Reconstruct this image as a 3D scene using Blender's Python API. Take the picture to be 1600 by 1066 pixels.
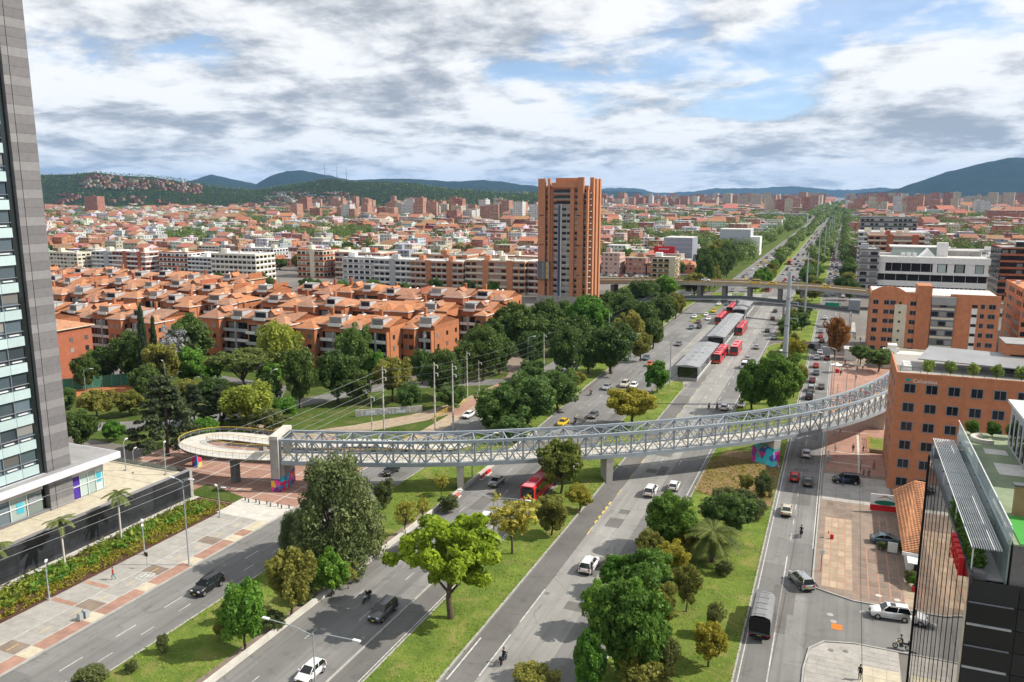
import bpy, bmesh, math, random
import numpy as np
from mathutils import Vector, Matrix

# ------------------------------------------------------------------ camera, sky, sun, exposure
scene = bpy.context.scene
for o in list(bpy.data.objects): bpy.data.objects.remove(o)
PITCH, YAW, CAMZ = math.radians(10.427), math.radians(22.419), 52.0
cam_d = bpy.data.cameras.new('camera'); cam = bpy.data.objects.new('camera', cam_d)
scene.collection.objects.link(cam); scene.camera = cam
cam_d.lens = 28.0; cam_d.sensor_width = 36.0; cam_d.clip_start = 1.0; cam_d.clip_end = 60000
cam.location = (0, 0, CAMZ); cam.rotation_euler = (math.pi/2 - PITCH, 0, YAW)

SUN_EL = math.radians(43.0)
SUN_AZ = math.atan2(0.374, 0.927)          # direction of the sun in plan, from +x towards +y
sun_d = bpy.data.lights.new('sun', 'SUN'); sun = bpy.data.objects.new('sun', sun_d)
scene.collection.objects.link(sun)
sun_d.energy = 4.8; sun_d.angle = math.radians(0.6); sun_d.color = (1.0, 0.93, 0.82)
sv = Vector((math.cos(SUN_AZ)*math.cos(SUN_EL), math.sin(SUN_AZ)*math.cos(SUN_EL), math.sin(SUN_EL)))
sun.rotation_euler = sv.to_track_quat('Z', 'Y').to_euler(); sun.location = (0, 0, 200)

world = bpy.data.worlds.new('World'); scene.world = world; world.use_nodes = True
def build_world():
    nt = world.node_tree; nt.nodes.clear(); L = nt.links
    N = lambda t: nt.nodes.new(t)
    def math_(op, a, b=None, c=None):
        n = N('ShaderNodeMath'); n.operation = op
        for i, v in enumerate((a, b, c)):
            if v is None: continue
            if isinstance(v, (int, float)): n.inputs[i].default_value = v
            else: L.new(v, n.inputs[i])
        return n.outputs[0]
    def ramp01(v, lo, hi):
        n = N('ShaderNodeMapRange'); n.interpolation_type = 'SMOOTHSTEP'
        L.new(v, n.inputs[0]); n.inputs[1].default_value = lo; n.inputs[2].default_value = hi
        return n.outputs[0]
    def mixc(f, a, b):
        n = N('ShaderNodeMix'); n.data_type = 'RGBA'
        if isinstance(f, (int, float)): n.inputs[0].default_value = f
        else: L.new(f, n.inputs[0])
        for s, v in ((n.inputs[6], a), (n.inputs[7], b)):
            if isinstance(v, tuple): s.default_value = v + (1,)
            else: L.new(v, s)
        return n.outputs[2]
    out = N('ShaderNodeOutputWorld')
    sky = N('ShaderNodeTexSky'); sky.sky_type = 'NISHITA'; sky.sun_disc = False
    sky.sun_elevation = SUN_EL; sky.sun_rotation = math.pi/2 - SUN_AZ
    sky.altitude = 2600; sky.air_density = 1.0; sky.dust_density = 0.6
    bg1 = N('ShaderNodeBackground'); bg1.inputs[1].default_value = 0.13; L.new(sky.outputs[0], bg1.inputs[0])
    tc = N('ShaderNodeTexCoord'); sp = N('ShaderNodeSeparateXYZ'); L.new(tc.outputs['Generated'], sp.inputs[0])
    z = math_('MAXIMUM', sp.outputs[2], 0.0); kz = math_('DIVIDE', 0.36, math_('ADD', z, 0.20))   # clouds look smaller towards the horizon
    cv = N('ShaderNodeCombineXYZ'); L.new(math_('MULTIPLY', sp.outputs[0], kz), cv.inputs[0]); L.new(math_('MULTIPLY', sp.outputs[1], kz), cv.inputs[1]); L.new(math_('MULTIPLY', math_('LOGARITHM', math_('ADD', z, 0.20), 2.718), 0.40), cv.inputs[2])
    def noise(off, scale, det, rough, dist, stretch=(1, 1, 1)):
        m = N('ShaderNodeMapping'); L.new(cv.outputs[0], m.inputs[0])
        m.inputs['Location'].default_value = off; m.inputs['Scale'].default_value = stretch
        n = N('ShaderNodeTexNoise'); L.new(m.outputs[0], n.inputs[0])
        n.inputs['Scale'].default_value = scale; n.inputs['Detail'].default_value = det
        n.inputs['Roughness'].default_value = rough; n.inputs['Distortion'].default_value = dist
        return n.outputs[0]
    O = SKY_OFF
    def field(dz, dx):
        a = noise((O[0]+dx, O[1]+dx, dz), 2.1, 3, 0.5, 0.2, (1, 1, 1.15)); b = noise((O[0]+3+dx, O[1]+dx, 1+dz), 5.6, 14, 0.60, 0.15, (1, 1, .82))
        return math_('ADD', math_('MULTIPLY', a, 0.62), math_('MULTIPLY', b, 0.50))
    dens = field(0, 0); up = field(.040, .006); grey = noise((O[0]+7, O[1]+2, 2), 2.9, 6, 0.55, 0.3, (1, 1, 1.5))
    low = ramp01(z, 0.15, 0.0)                                            # solid cloud deck low over the horizon
    d_ = math_('ADD', dens, math_('MULTIPLY', low, 0.13))
    mask = math_('MAXIMUM', ramp01(d_, 0.44, 0.55), 0.22)
    lit = math_('ADD', 0.60, math_('MULTIPLY', math_('SUBTRACT', dens, up), 7.5))   # lit tops, grey undersides
    thick = ramp01(d_, 0.53, 0.72)
    shade = math_('SUBTRACT', lit, math_('MULTIPLY', math_('MULTIPLY', thick, ramp01(grey, 0.38, 0.70)), 0.46))
    shade = ramp01(shade, -0.12, 0.78)
    ccol = mixc(shade, (0.345, 0.37, 0.41), (0.92, 0.92, 0.915))
    mask = math_('MULTIPLY', mask, 0.97)
    bg2 = N('ShaderNodeBackground'); bg2.inputs[1].default_value = SKY_CLOUD; L.new(ccol, bg2.inputs[0])
    mx = N('ShaderNodeMixShader'); L.new(mask, mx.inputs[0]); L.new(bg1.outputs[0], mx.inputs[1]); L.new(bg2.outputs[0], mx.inputs[2])
    L.new(mx.outputs[0], out.inputs[0])
SKY_OFF = (11.3, 2.2); SKY_CLOUD = 0.87
build_world()
vs = scene.view_settings; vs.view_transform = 'Standard'; vs.look = 'None'; vs.exposure = 0.42; vs.gamma = 1.0; vs.use_curve_mapping = False
cy_ = scene.cycles
cy_.use_denoising = True; cy_.max_bounces = 6; cy_.diffuse_bounces = 3; cy_.glossy_bounces = 3; cy_.transmission_bounces = 4
cy_.transparent_max_bounces = 8; cy_.volume_bounces = 0; cy_.use_adaptive_sampling = True; cy_.adaptive_threshold = 0.02
cy_.sample_clamp_indirect = 6.0; cy_.caustics_reflective = False; cy_.caustics_refractive = False

# ------------------------------------------------------------------ helpers
COL = scene.collection
RND = random.Random(11)
def link(o, parent=None):
    COL.objects.link(o)
    if parent is not None: o.parent = parent
    return o
LABELS = {}
def tag(o, label=None, cat=None, group=None, kind=None):
    if label: o['label'] = label
    if cat: o['category'] = cat
    if group: o['group'] = group
    if kind: o['kind'] = kind
    return o
def thing(name, label, cat, loc=(0, 0, 0), rz=0.0, group=None):
    o = bpy.data.objects.new(name, None); o.empty_display_size = .2
    o.location = loc; o.rotation_euler = (0, 0, rz); link(o)
    return tag(o, label, cat, group)
class MB:
    def __init__(s): s.v = []; s.f = []; s.m = []; s.uv = None
    def add(s, vs, fs, mi=0):
        b = len(s.v); s.v += [tuple(p) for p in vs]; s.f += [tuple(b+i for i in f) for f in fs]; s.m += [mi]*len(fs); return s
    def box(s, x0, x1, y0, y1, z0, z1, mi=0, bottom=True):
        v = [(x0,y0,z0),(x1,y0,z0),(x1,y1,z0),(x0,y1,z0),(x0,y0,z1),(x1,y0,z1),(x1,y1,z1),(x0,y1,z1)]
        f = [(4,5,6,7),(0,1,5,4),(1,2,6,5),(2,3,7,6),(3,0,4,7)] + ([(3,2,1,0)] if bottom else [])
        return s.add(v, f, mi)
    def prism(s, poly, z0, z1, mi=0, bottom=False):
        n = len(poly); v = [(x, y, z0) for x, y in poly] + [(x, y, z1) for x, y in poly]
        f = [(i, (i+1) % n, n+(i+1) % n, n+i) for i in range(n)] + [tuple(range(n, 2*n))]
        if bottom: f.append(tuple(reversed(range(n))))
        return s.add(v, f, mi)
    def tube(s, p0, p1, r0, r1=None, n=6, mi=0, cap=True):
        r1 = r0 if r1 is None else r1; p0 = Vector(p0); p1 = Vector(p1); d = (p1-p0).normalized()
        a = d.orthogonal().normalized(); b = d.cross(a); v = []
        for p, r in ((p0, r0), (p1, r1)):
            for i in range(n):
                t = 2*math.pi*i/n; v.append(p + (a*math.cos(t) + b*math.sin(t))*r)
        f = [(i, (i+1) % n, n+(i+1) % n, n+i) for i in range(n)]
        if cap: f += [tuple(range(n, 2*n)), tuple(reversed(range(n)))]
        return s.add(v, f, mi)
    def path(s, pts, r, n=5, mi=0):
        for a, b in zip(pts, pts[1:]): s.tube(a, b, r, r, n, mi, cap=False)
        return s
    def ribbon(s, L, R, z0, z1, mi=0):          # slab between two polylines (lists of (x,y,z)); z offsets for bottom/top
        n = len(L); v = []
        for a, b in zip(L, R): v += [(a[0],a[1],a[2]+z0),(b[0],b[1],b[2]+z0),(a[0],a[1],a[2]+z1),(b[0],b[1],b[2]+z1)]
        f = []
        for i in range(n-1):
            k = 4*i; f += [(k+2,k+3,k+7,k+6),(k,k+4,k+5,k+1),(k,k+2,k+6,k+4),(k+1,k+5,k+7,k+3)]
        f += [(0,1,3,2),(4*n-4,4*n-2,4*n-1,4*n-3)]
        return s.add(v, f, mi)
    def mesh(s, name, mats, smooth=False):
        me = bpy.data.meshes.new(name); me.from_pydata(s.v, [], s.f)
        for m in (mats if isinstance(mats, (list, tuple)) else [mats]): me.materials.append(m)
        if any(s.m): me.polygons.foreach_set('material_index', s.m)
        if smooth: me.polygons.foreach_set('use_smooth', [True]*len(s.f))
        me.update(); return me
    def build(s, name, mats, parent=None, loc=(0,0,0), rz=0, smooth=False):
        o = bpy.data.objects.new(name, s.mesh(name, mats, smooth)); o.location = loc; o.rotation_euler = (0, 0, rz)
        return link(o, parent)
UB = {}
def ubox(mat):
    if mat.name not in UB:
        UB[mat.name] = MB().box(-.5, .5, -.5, .5, -.5, .5).mesh('unit_'+mat.name, mat)
    return UB[mat.name]
def piece(name, mat, c, size, parent, rz=0.0):
    o = bpy.data.objects.new(name, ubox(mat)); o.location = c; o.scale = size; o.rotation_euler = (0, 0, rz)
    return link(o, parent)
def bar(name, mat, p0, p1, w, h, parent):       # square bar between two points, sharing the unit box
    p0 = Vector(p0); p1 = Vector(p1); d = p1-p0
    o = bpy.data.objects.new(name, ubox(mat)); o.location = (p0+p1)/2; o.scale = (w, d.length, h)
    o.rotation_mode = 'QUATERNION'; o.rotation_quaternion = d.to_track_quat('Y', 'Z')
    return link(o, parent)
def struct(name, o): o['kind'] = 'structure'; return o
def copy_tree(root, loc, rz=None, scale=None):
    r = root.copy(); COL.objects.link(r); r.location = loc
    if rz is not None: r.rotation_euler = (0, 0, rz)
    if scale is not None: r.scale = scale
    for ch in root.children:
        c = ch.copy(); COL.objects.link(c); c.parent = r
        for g in ch.children:
            d = g.copy(); COL.objects.link(d); d.parent = c
    return r
def inview(x, y, z=0, m=80):
    c, s = math.cos(YAW), math.sin(YAW); X = x*c+y*s; Y = -x*s+y*c; Z = z-CAMZ
    d = Y*math.cos(PITCH)-Z*math.sin(PITCH)
    if d < 5: return None
    u = 800+1244.4*X/d; v = 533-1244.4*(Y*math.sin(PITCH)+Z*math.cos(PITCH))/d
    return (u, v, 1244.4/d) if -m < u < 1600+m else None

# ------------------------------------------------------------------ materials
def new_mat(name):
    m = bpy.data.materials.new(name); m.use_nodes = True
    nt = m.node_tree; b = nt.nodes['Principled BSDF']; return m, nt, b
def nn(nt, t, **kw):
    n = nt.nodes.new(t)
    for k, v in kw.items(): setattr(n, k, v)
    return n
def setv(n, i, v): n.inputs[i].default_value = v
def mixrgb(nt, f, a, b, mode='MIX'):
    n = nn(nt, 'ShaderNodeMix', data_type='RGBA', blend_type=mode)
    for s, v in ((n.inputs[0], f), (n.inputs[6], a), (n.inputs[7], b)):
        if isinstance(v, (int, float)): s.default_value = v
        elif isinstance(v, (tuple, list)): s.default_value = tuple(v)[:3] + (1,)
        else: nt.links.new(v, s)
    return n.outputs[2]
def mrange(nt, v, a, b, c=0., d=1.):
    n = nn(nt, 'ShaderNodeMapRange'); nt.links.new(v, n.inputs[0])
    for i, q in enumerate((a, b, c, d)): n.inputs[i+1].default_value = q
    return n.outputs[0]
def pos(nt, scale=(1, 1, 1), local=False):
    g = nn(nt, 'ShaderNodeTexCoord').outputs['Object'] if local else nn(nt, 'ShaderNodeNewGeometry').outputs['Position']
    m = nn(nt, 'ShaderNodeMapping'); nt.links.new(g, m.inputs[0]); m.inputs['Scale'].default_value = scale
    return m.outputs[0]
def noise(nt, vec, scale, det=5, rough=.55, dist=0):
    n = nn(nt, 'ShaderNodeTexNoise'); nt.links.new(vec, n.inputs[0])
    setv(n, 'Scale', scale); setv(n, 'Detail', det); setv(n, 'Roughness', rough); setv(n, 'Distortion', dist); return n.outputs[0]
def bumpn(nt, b, h, dist, strength=.6):
    n = nn(nt, 'ShaderNodeBump'); setv(n, 'Strength', strength); setv(n, 'Distance', dist)
    nt.links.new(h, n.inputs['Height']); nt.links.new(n.outputs[0], b.inputs['Normal'])
def k(c, f): return tuple(min(1, q*f) for q in c)
MATS = {}
def M(name, col, rough=.8, var=.18, scale=.6, col2=None, bump=0., bscale=8., metal=0., spec=.3, objvar=0., stretch=(1, 1, 1), grime=0.):
    if name in MATS: return MATS[name]
    m, nt, b = new_mat(name); p = pos(nt, stretch)
    n1 = noise(nt, p, scale, 6, .6); n2 = noise(nt, p, scale*9, 3, .6)
    c = mixrgb(nt, mrange(nt, n1, .3, .7), k(col, 1-var), col2 or k(col, 1+var))
    c = mixrgb(nt, mrange(nt, n2, .3, .7, 0, .35), c, k(col, 1-var*1.6))
    if grime:
        g = noise(nt, pos(nt, (1, 1, .15)), 1.1, 5, .65); c = mixrgb(nt, mrange(nt, g, .52, .72, 0, grime), c, k(col, .35))
    if objvar:
        oi = nn(nt, 'ShaderNodeObjectInfo'); h = nn(nt, 'ShaderNodeHueSaturation'); nt.links.new(c, h.inputs['Color'])
        nt.links.new(mrange(nt, oi.outputs['Random'], 0, 1, 1-objvar, 1+objvar), h.inputs['Value']); c = h.outputs[0]
    nt.links.new(c, b.inputs['Base Color']); setv(b, 'Roughness', rough); setv(b, 'Metallic', metal); setv(b, 'Specular IOR Level', spec)
    if bump: bumpn(nt, b, noise(nt, p, bscale, 4, .6), bump)
    MATS[name] = m; return m
def M_asphalt(name, col, patch=.25, streak=.25, crack=True):
    m, nt, b = new_mat(name); p = pos(nt)
    c = mixrgb(nt, mrange(nt, noise(nt, p, .12, 6, .6, .4), .3, .7), k(col, .80), k(col, 1.15))
    st = noise(nt, pos(nt, (1, .02, 1)), 1.3, 4, .6); c = mixrgb(nt, mrange(nt, st, .45, .7, 0, streak), c, k(col, .45))
    br = nn(nt, 'ShaderNodeTexBrick'); mp = nn(nt, 'ShaderNodeMapping'); g = nn(nt, 'ShaderNodeNewGeometry')
    nt.links.new(g.outputs['Position'], mp.inputs[0]); mp.inputs['Rotation'].default_value = (0, 0, math.pi/2); mp.inputs['Location'].default_value = (2.2, .9, 0)
    nt.links.new(mp.outputs[0], br.inputs[0]); setv(br, 'Scale', 1); setv(br, 'Brick Width', 17.); setv(br, 'Row Height', 3.55); setv(br, 'Mortar Size', .025)
    br.inputs['Color1'].default_value = (0, 0, 0, 1); br.inputs['Color2'].default_value = (1, 1, 1, 1); br.inputs['Mortar'].default_value = (.1, .1, .1, 1)
    sv_ = nn(nt, 'ShaderNodeSeparateColor'); nt.links.new(br.outputs[0], sv_.inputs[0])
    c = mixrgb(nt, mrange(nt, sv_.outputs[0], .2, 1, patch, 0), c, k(col, .42))
    st2 = noise(nt, p, .45, 8, .7, 1.0); c = mixrgb(nt, mrange(nt, st2, .55, .68, 0, .6), c, k(col, .42))
    if crack:
        vo = nn(nt, 'ShaderNodeTexVoronoi', feature='DISTANCE_TO_EDGE'); setv(vo, 'Scale', .16)
        wv = nn(nt, 'ShaderNodeVectorMath', operation='ADD'); nv = nn(nt, 'ShaderNodeTexNoise'); setv(nv, 'Scale', .9); setv(nv, 'Detail', 5)
        nt.links.new(p, nv.inputs[0]); nt.links.new(p, wv.inputs[0]); nt.links.new(nv.outputs[1], wv.inputs[1]); nt.links.new(wv.outputs[0], vo.inputs[0])
        msk = mrange(nt, noise(nt, p, .07, 2), .5, .6)
        cr = nn(nt, 'ShaderNodeMath', operation='MULTIPLY'); nt.links.new(mrange(nt, vo.outputs[0], .003, .011, .5, 0), cr.inputs[0]); nt.links.new(msk, cr.inputs[1])
        c = mixrgb(nt, cr.outputs[0], c, k(col, .25))
    c = mixrgb(nt, mrange(nt, noise(nt, p, 14, 3), .3, .7, 0, .25), c, k(col, .7))
    nt.links.new(c, b.inputs['Base Color']); setv(b, 'Roughness', .85); setv(b, 'Specular IOR Level', .25)
    bumpn(nt, b, noise(nt, p, 9, 4), .02)
    MATS[name] = m; return m
def M_grass(name, a, b_, dry=(.20, .16, .06)):
    m, nt, b = new_mat(name); p = pos(nt)
    c = mixrgb(nt, mrange(nt, noise(nt, p, .22, 6, .65, .5), .32, .68), a, b_)
    c = mixrgb(nt, mrange(nt, noise(nt, p, 1.9, 6, .7), .35, .75, 0, .55), c, k(a, .55))
    c = mixrgb(nt, mrange(nt, noise(nt, pos(nt, (1, 1, 1)), .26, 9, .75, .8), .51, .69, 0, .9), c, dry)
    c = mixrgb(nt, mrange(nt, noise(nt, p, 7.5, 3), .4, .7, 0, .35), c, k(b_, 1.3))
    nt.links.new(c, b.inputs['Base Color']); setv(b, 'Roughness', .95); setv(b, 'Specular IOR Level', .1)
    bumpn(nt, b, noise(nt, p, 3.5, 6, .7), .35, .8)
    MATS[name] = m; return m
def M_leaf(name, dark, light, trans=.25):
    m, nt, b = new_mat(name)
    at = nn(nt, 'ShaderNodeAttribute', attribute_name='var'); oi = nn(nt, 'ShaderNodeObjectInfo')
    c = mixrgb(nt, at.outputs['Fac'], dark, light)
    h = nn(nt, 'ShaderNodeHueSaturation'); nt.links.new(c, h.inputs['Color'])
    nt.links.new(mrange(nt, oi.outputs['Random'], 0, 1, .485, .515), h.inputs['Hue']); nt.links.new(mrange(nt, oi.outputs['Random'], 0, 1, 1.2, .82), h.inputs['Value'])
    nt.links.new(h.outputs[0], b.inputs['Base Color']); setv(b, 'Roughness', .6); setv(b, 'Specular IOR Level', .25)
    t = nn(nt, 'ShaderNodeBsdfTranslucent'); nt.links.new(mixrgb(nt, .5, h.outputs[0], k(light, 1.5)), t.inputs[0])
    mx = nn(nt, 'ShaderNodeMixShader'); setv(mx, 0, trans); nt.links.new(b.outputs[0], mx.inputs[1]); nt.links.new(t.outputs[0], mx.inputs[2])
    nt.links.new(mx.outputs[0], nt.nodes['Material Output'].inputs[0]); MATS[name] = m; return m
def M_glass(name, col, rough=.08, spec=.6, metal=0.):
    m, nt, b = new_mat(name); oi = nn(nt, 'ShaderNodeObjectInfo')
    c = mixrgb(nt, mrange(nt, oi.outputs['Random'], .1, 1), k(col, .5), k(col, 1.5))
    nt.links.new(c, b.inputs['Base Color']); setv(b, 'Roughness', rough); setv(b, 'Specular IOR Level', spec); setv(b, 'Metallic', metal)
    MATS[name] = m; return m
def M_roof(name, col):
    m, nt, b = new_mat(name); p = pos(nt)
    w = nn(nt, 'ShaderNodeTexWave', wave_type='BANDS', bands_direction='X'); nt.links.new(p, w.inputs[0]); setv(w, 'Scale', .75); setv(w, 'Distortion', .6); setv(w, 'Detail', 2)
    w2 = nn(nt, 'ShaderNodeTexWave', wave_type='BANDS', bands_direction='Z'); nt.links.new(p, w2.inputs[0]); setv(w2, 'Scale', 1.1); setv(w2, 'Distortion', .8)
    c = mixrgb(nt, mrange(nt, noise(nt, p, .8, 7, .7), .3, .72), k(col, .62), k(col, 1.22))
    c = mixrgb(nt, mrange(nt, noise(nt, p, 5, 3), .4, .75, 0, .5), c, (.55, .27, .14))
    c = mixrgb(nt, mrange(nt, w.outputs[1], 0, .5, .45, 0), c, k(col, .4)); c = mixrgb(nt, mrange(nt, w2.outputs[1], 0, .4, .35, 0), c, k(col, .45))
    c = mixrgb(nt, mrange(nt, noise(nt, p, .45, 7, .75), .50, .68, 0, .6), c, (.16, .085, .055))
    oi = nn(nt, 'ShaderNodeObjectInfo'); h = nn(nt, 'ShaderNodeHueSaturation'); nt.links.new(c, h.inputs['Color']); nt.links.new(mrange(nt, oi.outputs['Random'], 0, 1, .74, 1.14), h.inputs['Value']); nt.links.new(mrange(nt, oi.outputs['Random'], 0, 1, .8, 1.05), h.inputs['Saturation'])
    nt.links.new(h.outputs[0], b.inputs['Base Color']); setv(b, 'Roughness', .85)
    bumpn(nt, b, w.outputs[1], .06, .7); MATS[name] = m; return m
def M_brick(name, col, objvar=.1):
    m, nt, b = new_mat(name); p = pos(nt)
    c = mixrgb(nt, mrange(nt, noise(nt, p, .7, 6, .65), .3, .7), k(col, .82), k(col, 1.14))
    w = nn(nt, 'ShaderNodeTexWave', wave_type='BANDS', bands_direction='Z'); nt.links.new(p, w.inputs[0]); setv(w, 'Scale', 1.6); setv(w, 'Distortion', .4); setv(w, 'Detail', 2)
    c = mixrgb(nt, mrange(nt, w.outputs[1], 0, .35, .22, 0), c, k(col, .6))
    c = mixrgb(nt, mrange(nt, noise(nt, pos(nt, (1.2, 1.2, 3.5)), 2.2, 4, .7), .45, .75, 0, .4), c, k(col, .68))
    c = mixrgb(nt, mrange(nt, noise(nt, pos(nt, (1, 1, .12)), .9, 5, .65), .55, .75, 0, .4), c, k(col, .5))
    oi = nn(nt, 'ShaderNodeObjectInfo'); h = nn(nt, 'ShaderNodeHueSaturation'); nt.links.new(c, h.inputs['Color'])
    nt.links.new(mrange(nt, oi.outputs['Random'], 0, 1, 1-objvar, 1+objvar), h.inputs['Value'])
    nt.links.new(h.outputs[0], b.inputs['Base Color']); setv(b, 'Roughness', .88); setv(b, 'Specular IOR Level', .2); MATS[name] = m; return m
def M_city(name, wall_var=.12):
    # far walls: colour comes from the face attribute 'col'; window grid from metres in the uv map
    m, nt, b = new_mat(name); at = nn(nt, 'ShaderNodeAttribute', attribute_name='col'); p = pos(nt)
    uv = nn(nt, 'ShaderNodeUVMap'); sp = nn(nt, 'ShaderNodeSeparateXYZ'); nt.links.new(uv.outputs[0], sp.inputs[0])
    def mt(op, a, b_=None):
        n = nn(nt, 'ShaderNodeMath', operation=op)
        for i, v in enumerate((a, b_)):
            if v is None: continue
            if isinstance(v, (int, float)): n.inputs[i].default_value = v
            else: nt.links.new(v, n.inputs[i])
        return n.outputs[0]
    fu = mt('FRACT', mt('MULTIPLY', sp.outputs[0], 1/3.1)); fv = mt('FRACT', mt('MULTIPLY', sp.outputs[1], 1/2.9))
    win = mt('MULTIPLY', mt('MULTIPLY', mt('GREATER_THAN', fu, .28), mt('LESS_THAN', fu, .80)), mt('MULTIPLY', mt('GREATER_THAN', fv, .34), mt('LESS_THAN', fv, .82)))
    wn = nn(nt, 'ShaderNodeTexWhiteNoise', noise_dimensions='2D'); cb = nn(nt, 'ShaderNodeCombineXYZ')
    nt.links.new(mt('FLOOR', mt('MULTIPLY', sp.outputs[0], 1/3.1)), cb.inputs[0]); nt.links.new(mt('FLOOR', mt('MULTIPLY', sp.outputs[1], 1/2.9)), cb.inputs[1]); nt.links.new(cb.outputs[0], wn.inputs[0])
    wc = mixrgb(nt, mrange(nt, wn.outputs[0], .55, 1), (.045, .05, .06), (.38, .38, .37))
    c = mixrgb(nt, mrange(nt, noise(nt, p, .15, 6, .7), .35, .75, 0, .4), at.outputs['Color'], mixrgb(nt, .6, at.outputs['Color'], (.05, .04, .04)))
    c = mixrgb(nt, mt('MULTIPLY', win, .88), c, wc)
    nt.links.new(c, b.inputs['Base Color']); setv(b, 'Roughness', .8); MATS[name] = m; return m
def M_mural(name, cols, scale):
    m, nt, b = new_mat(name); vo = nn(nt, 'ShaderNodeTexVoronoi'); nt.links.new(pos(nt, (1, 1, 1)), vo.inputs[0]); setv(vo, 'Scale', scale)
    sp = nn(nt, 'ShaderNodeSeparateColor'); nt.links.new(vo.outputs['Color'], sp.inputs[0])
    r = nn(nt, 'ShaderNodeValToRGB'); r.color_ramp.interpolation = 'CONSTANT'; nt.links.new(sp.outputs[0], r.inputs[0])
    e = r.color_ramp.elements
    while len(e) < len(cols): e.new(1)
    for i, c in enumerate(cols): e[i].position = i/len(cols); e[i].color = c + (1,)
    nt.links.new(r.outputs[0], b.inputs['Base Color']); setv(b, 'Roughness', .7); MATS[name] = m; return m

asph = M_asphalt('asphalt', (.225, .222, .216), .45, .5); asph_d = M_asphalt('asphalt_dark', (.155, .150, .143), .15)
conc_road = M_asphalt('concrete_road', (.30, .295, .28), .22, .45)
paint = M('road_paint', (.52, .52, .50), .7, .35, 1.5); paint_y = M('yellow_paint', (.62, .45, .12), .7, .25, 1.2)
grass = M_grass('lawn', (.070, .130, .020), (.205, .265, .050), (.30, .235, .10)); grass_d = M_grass('park_grass', (.040, .080, .012), (.10, .14, .03), (.17, .13, .07))
city_ground = M('city_ground', (.17, .155, .14), .9, .35, .02)
kerb_m = M('kerb_concrete', (.36, .35, .33), .85, .2, .8); conc = M('concrete', (.36, .345, .32), .85, .2, .5, grime=.4)
conc_l = M('pale_concrete', (.52, .50, .455), .85, .16, .6, grime=.25); conc_d = M('dark_concrete', (.17, .165, .16), .85, .25, .5)
pave_g = M('grey_paving', (.34, .325, .30), .85, .16, .9, objvar=.07); pave_t = M('tan_paving', (.36, .285, .205), .85, .22, .7, objvar=.12)
pave_r = M('red_paving', (.35, .205, .155), .85, .2, .8, objvar=.10); pave_p = M('salmon_line', (.39, .215, .155), .85, .2, 1.2)
pave_d = M('worn_paving', (.22, .172, .138), .85, .25, .5, objvar=.12); tactile = M('sand_paving', (.50, .45, .34), .85, .2, .9)
soil = M('bare_soil', (.30, .20, .10), .95, .3, .5, (.22, .14, .07), .1, 2.); mulch = M('dark_mulch', (.085, .04, .028), .95, .3, 2.)
stone_l = M('light_stone', (.225, .22, .225), .5, .10, 1.5, objvar=.08); stone_d = M('dark_stone', (.165, .16, .165), .5, .12, 1.5, objvar=.1)
granite = M('black_granite', (.030, .032, .038), .28, .35, .5, spec=.5, objvar=.25)
steel = M('galvanised_steel', (.30, .345, .385), .5, .14, .7, metal=.25); steel_d = M('dark_steel', (.09, .10, .105), .5, .2, 1); galv = M('pole_steel', (.40, .44, .47), .45, .1, .5, metal=.4)
white = M('white_paint', (.72, .72, .70), .6, .08, .6, grime=.18); offwhite = M('cream_wall', (.60, .55, .43), .8, .1, .5, grime=.25); grey_w = M('grey_wall', (.40, .41, .42), .8, .12, .5, grime=.3)
grey_roof = M('grey_roof', (.30, .30, .30), .8, .22, .25, grime=.3); white_roof = M('pale_roof', (.56, .55, .53), .75, .2, .3, grime=.3); metal_roof = M('sheet_metal_roof', (.31, .315, .32), .5, .15, .2, metal=.3)
canopy_w = M('canopy_fascia', (.56, .565, .62), .5, .06, .6)
brick = M_brick('orange_brick', (.50, .205, .105)); brick_r = M_brick('red_brick', (.37, .125, .070)); brick_t = M_brick('tower_brick', (.49, .22, .12)); brick_s = M_brick('salmon_brick', (.46, .22, .14)); brick_y = M_brick('sand_brick', (.33, .22, .12))
brick_c = M_brick('complex_brick', (.42, .168, .080), .18); tile = M_roof('clay_tile', (.46, .185, .080)); tile2 = M_roof('clay_tile_pale', (.51, .23, .11)); tile_r = M_roof('clay_tile_red', (.38, .09, .06))
glass = M_glass('window_glass', (.018, .021, .025), .16, .28); glass_c = M_glass('curtained_glass', (.20, .20, .19), .3); glass_b = M_glass('blue_glass', (.075, .105, .125), .06, .8); spandrel = M('mint_spandrel', (.42, .53, .54), .15, .05, .8, spec=.6, objvar=.07)
mirror = M_glass('mirror_glass', (.33, .315, .295), .025, .9, 1.0); black_glass = M_glass('black_glass', (.010, .014, .014), .06, .6); clear = M_glass('pale_glass', (.30, .38, .36), .05, .8)
frame_g = M('window_frame_grey', (.20, .215, .235), .5, .08, 1); black = M('matt_black', (.012, .012, .013), .6, .2, 2); rubber = M('rubber', (.018, .018, .018), .85, .2, 3); chrome = M('alloy', (.45, .46, .47), .3, .05, 2, metal=.8)
yellow_rail = M('yellow_rail', (.60, .42, .06), .6, .12, 1); green_deck = M('green_roof_paint', (.06, .30, .05), .7, .2, .4); green_worn = M('worn_green_roof', (.22, .27, .17), .8, .28, .3, grime=.3)
bark = M('bark', (.10, .075, .05), .95, .25, 3.); clay = M('clay_court', (.42, .15, .06), .95, .15, .5); fence_green = M('green_mesh', (.06, .22, .15), .8, .2, 1.5)
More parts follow.
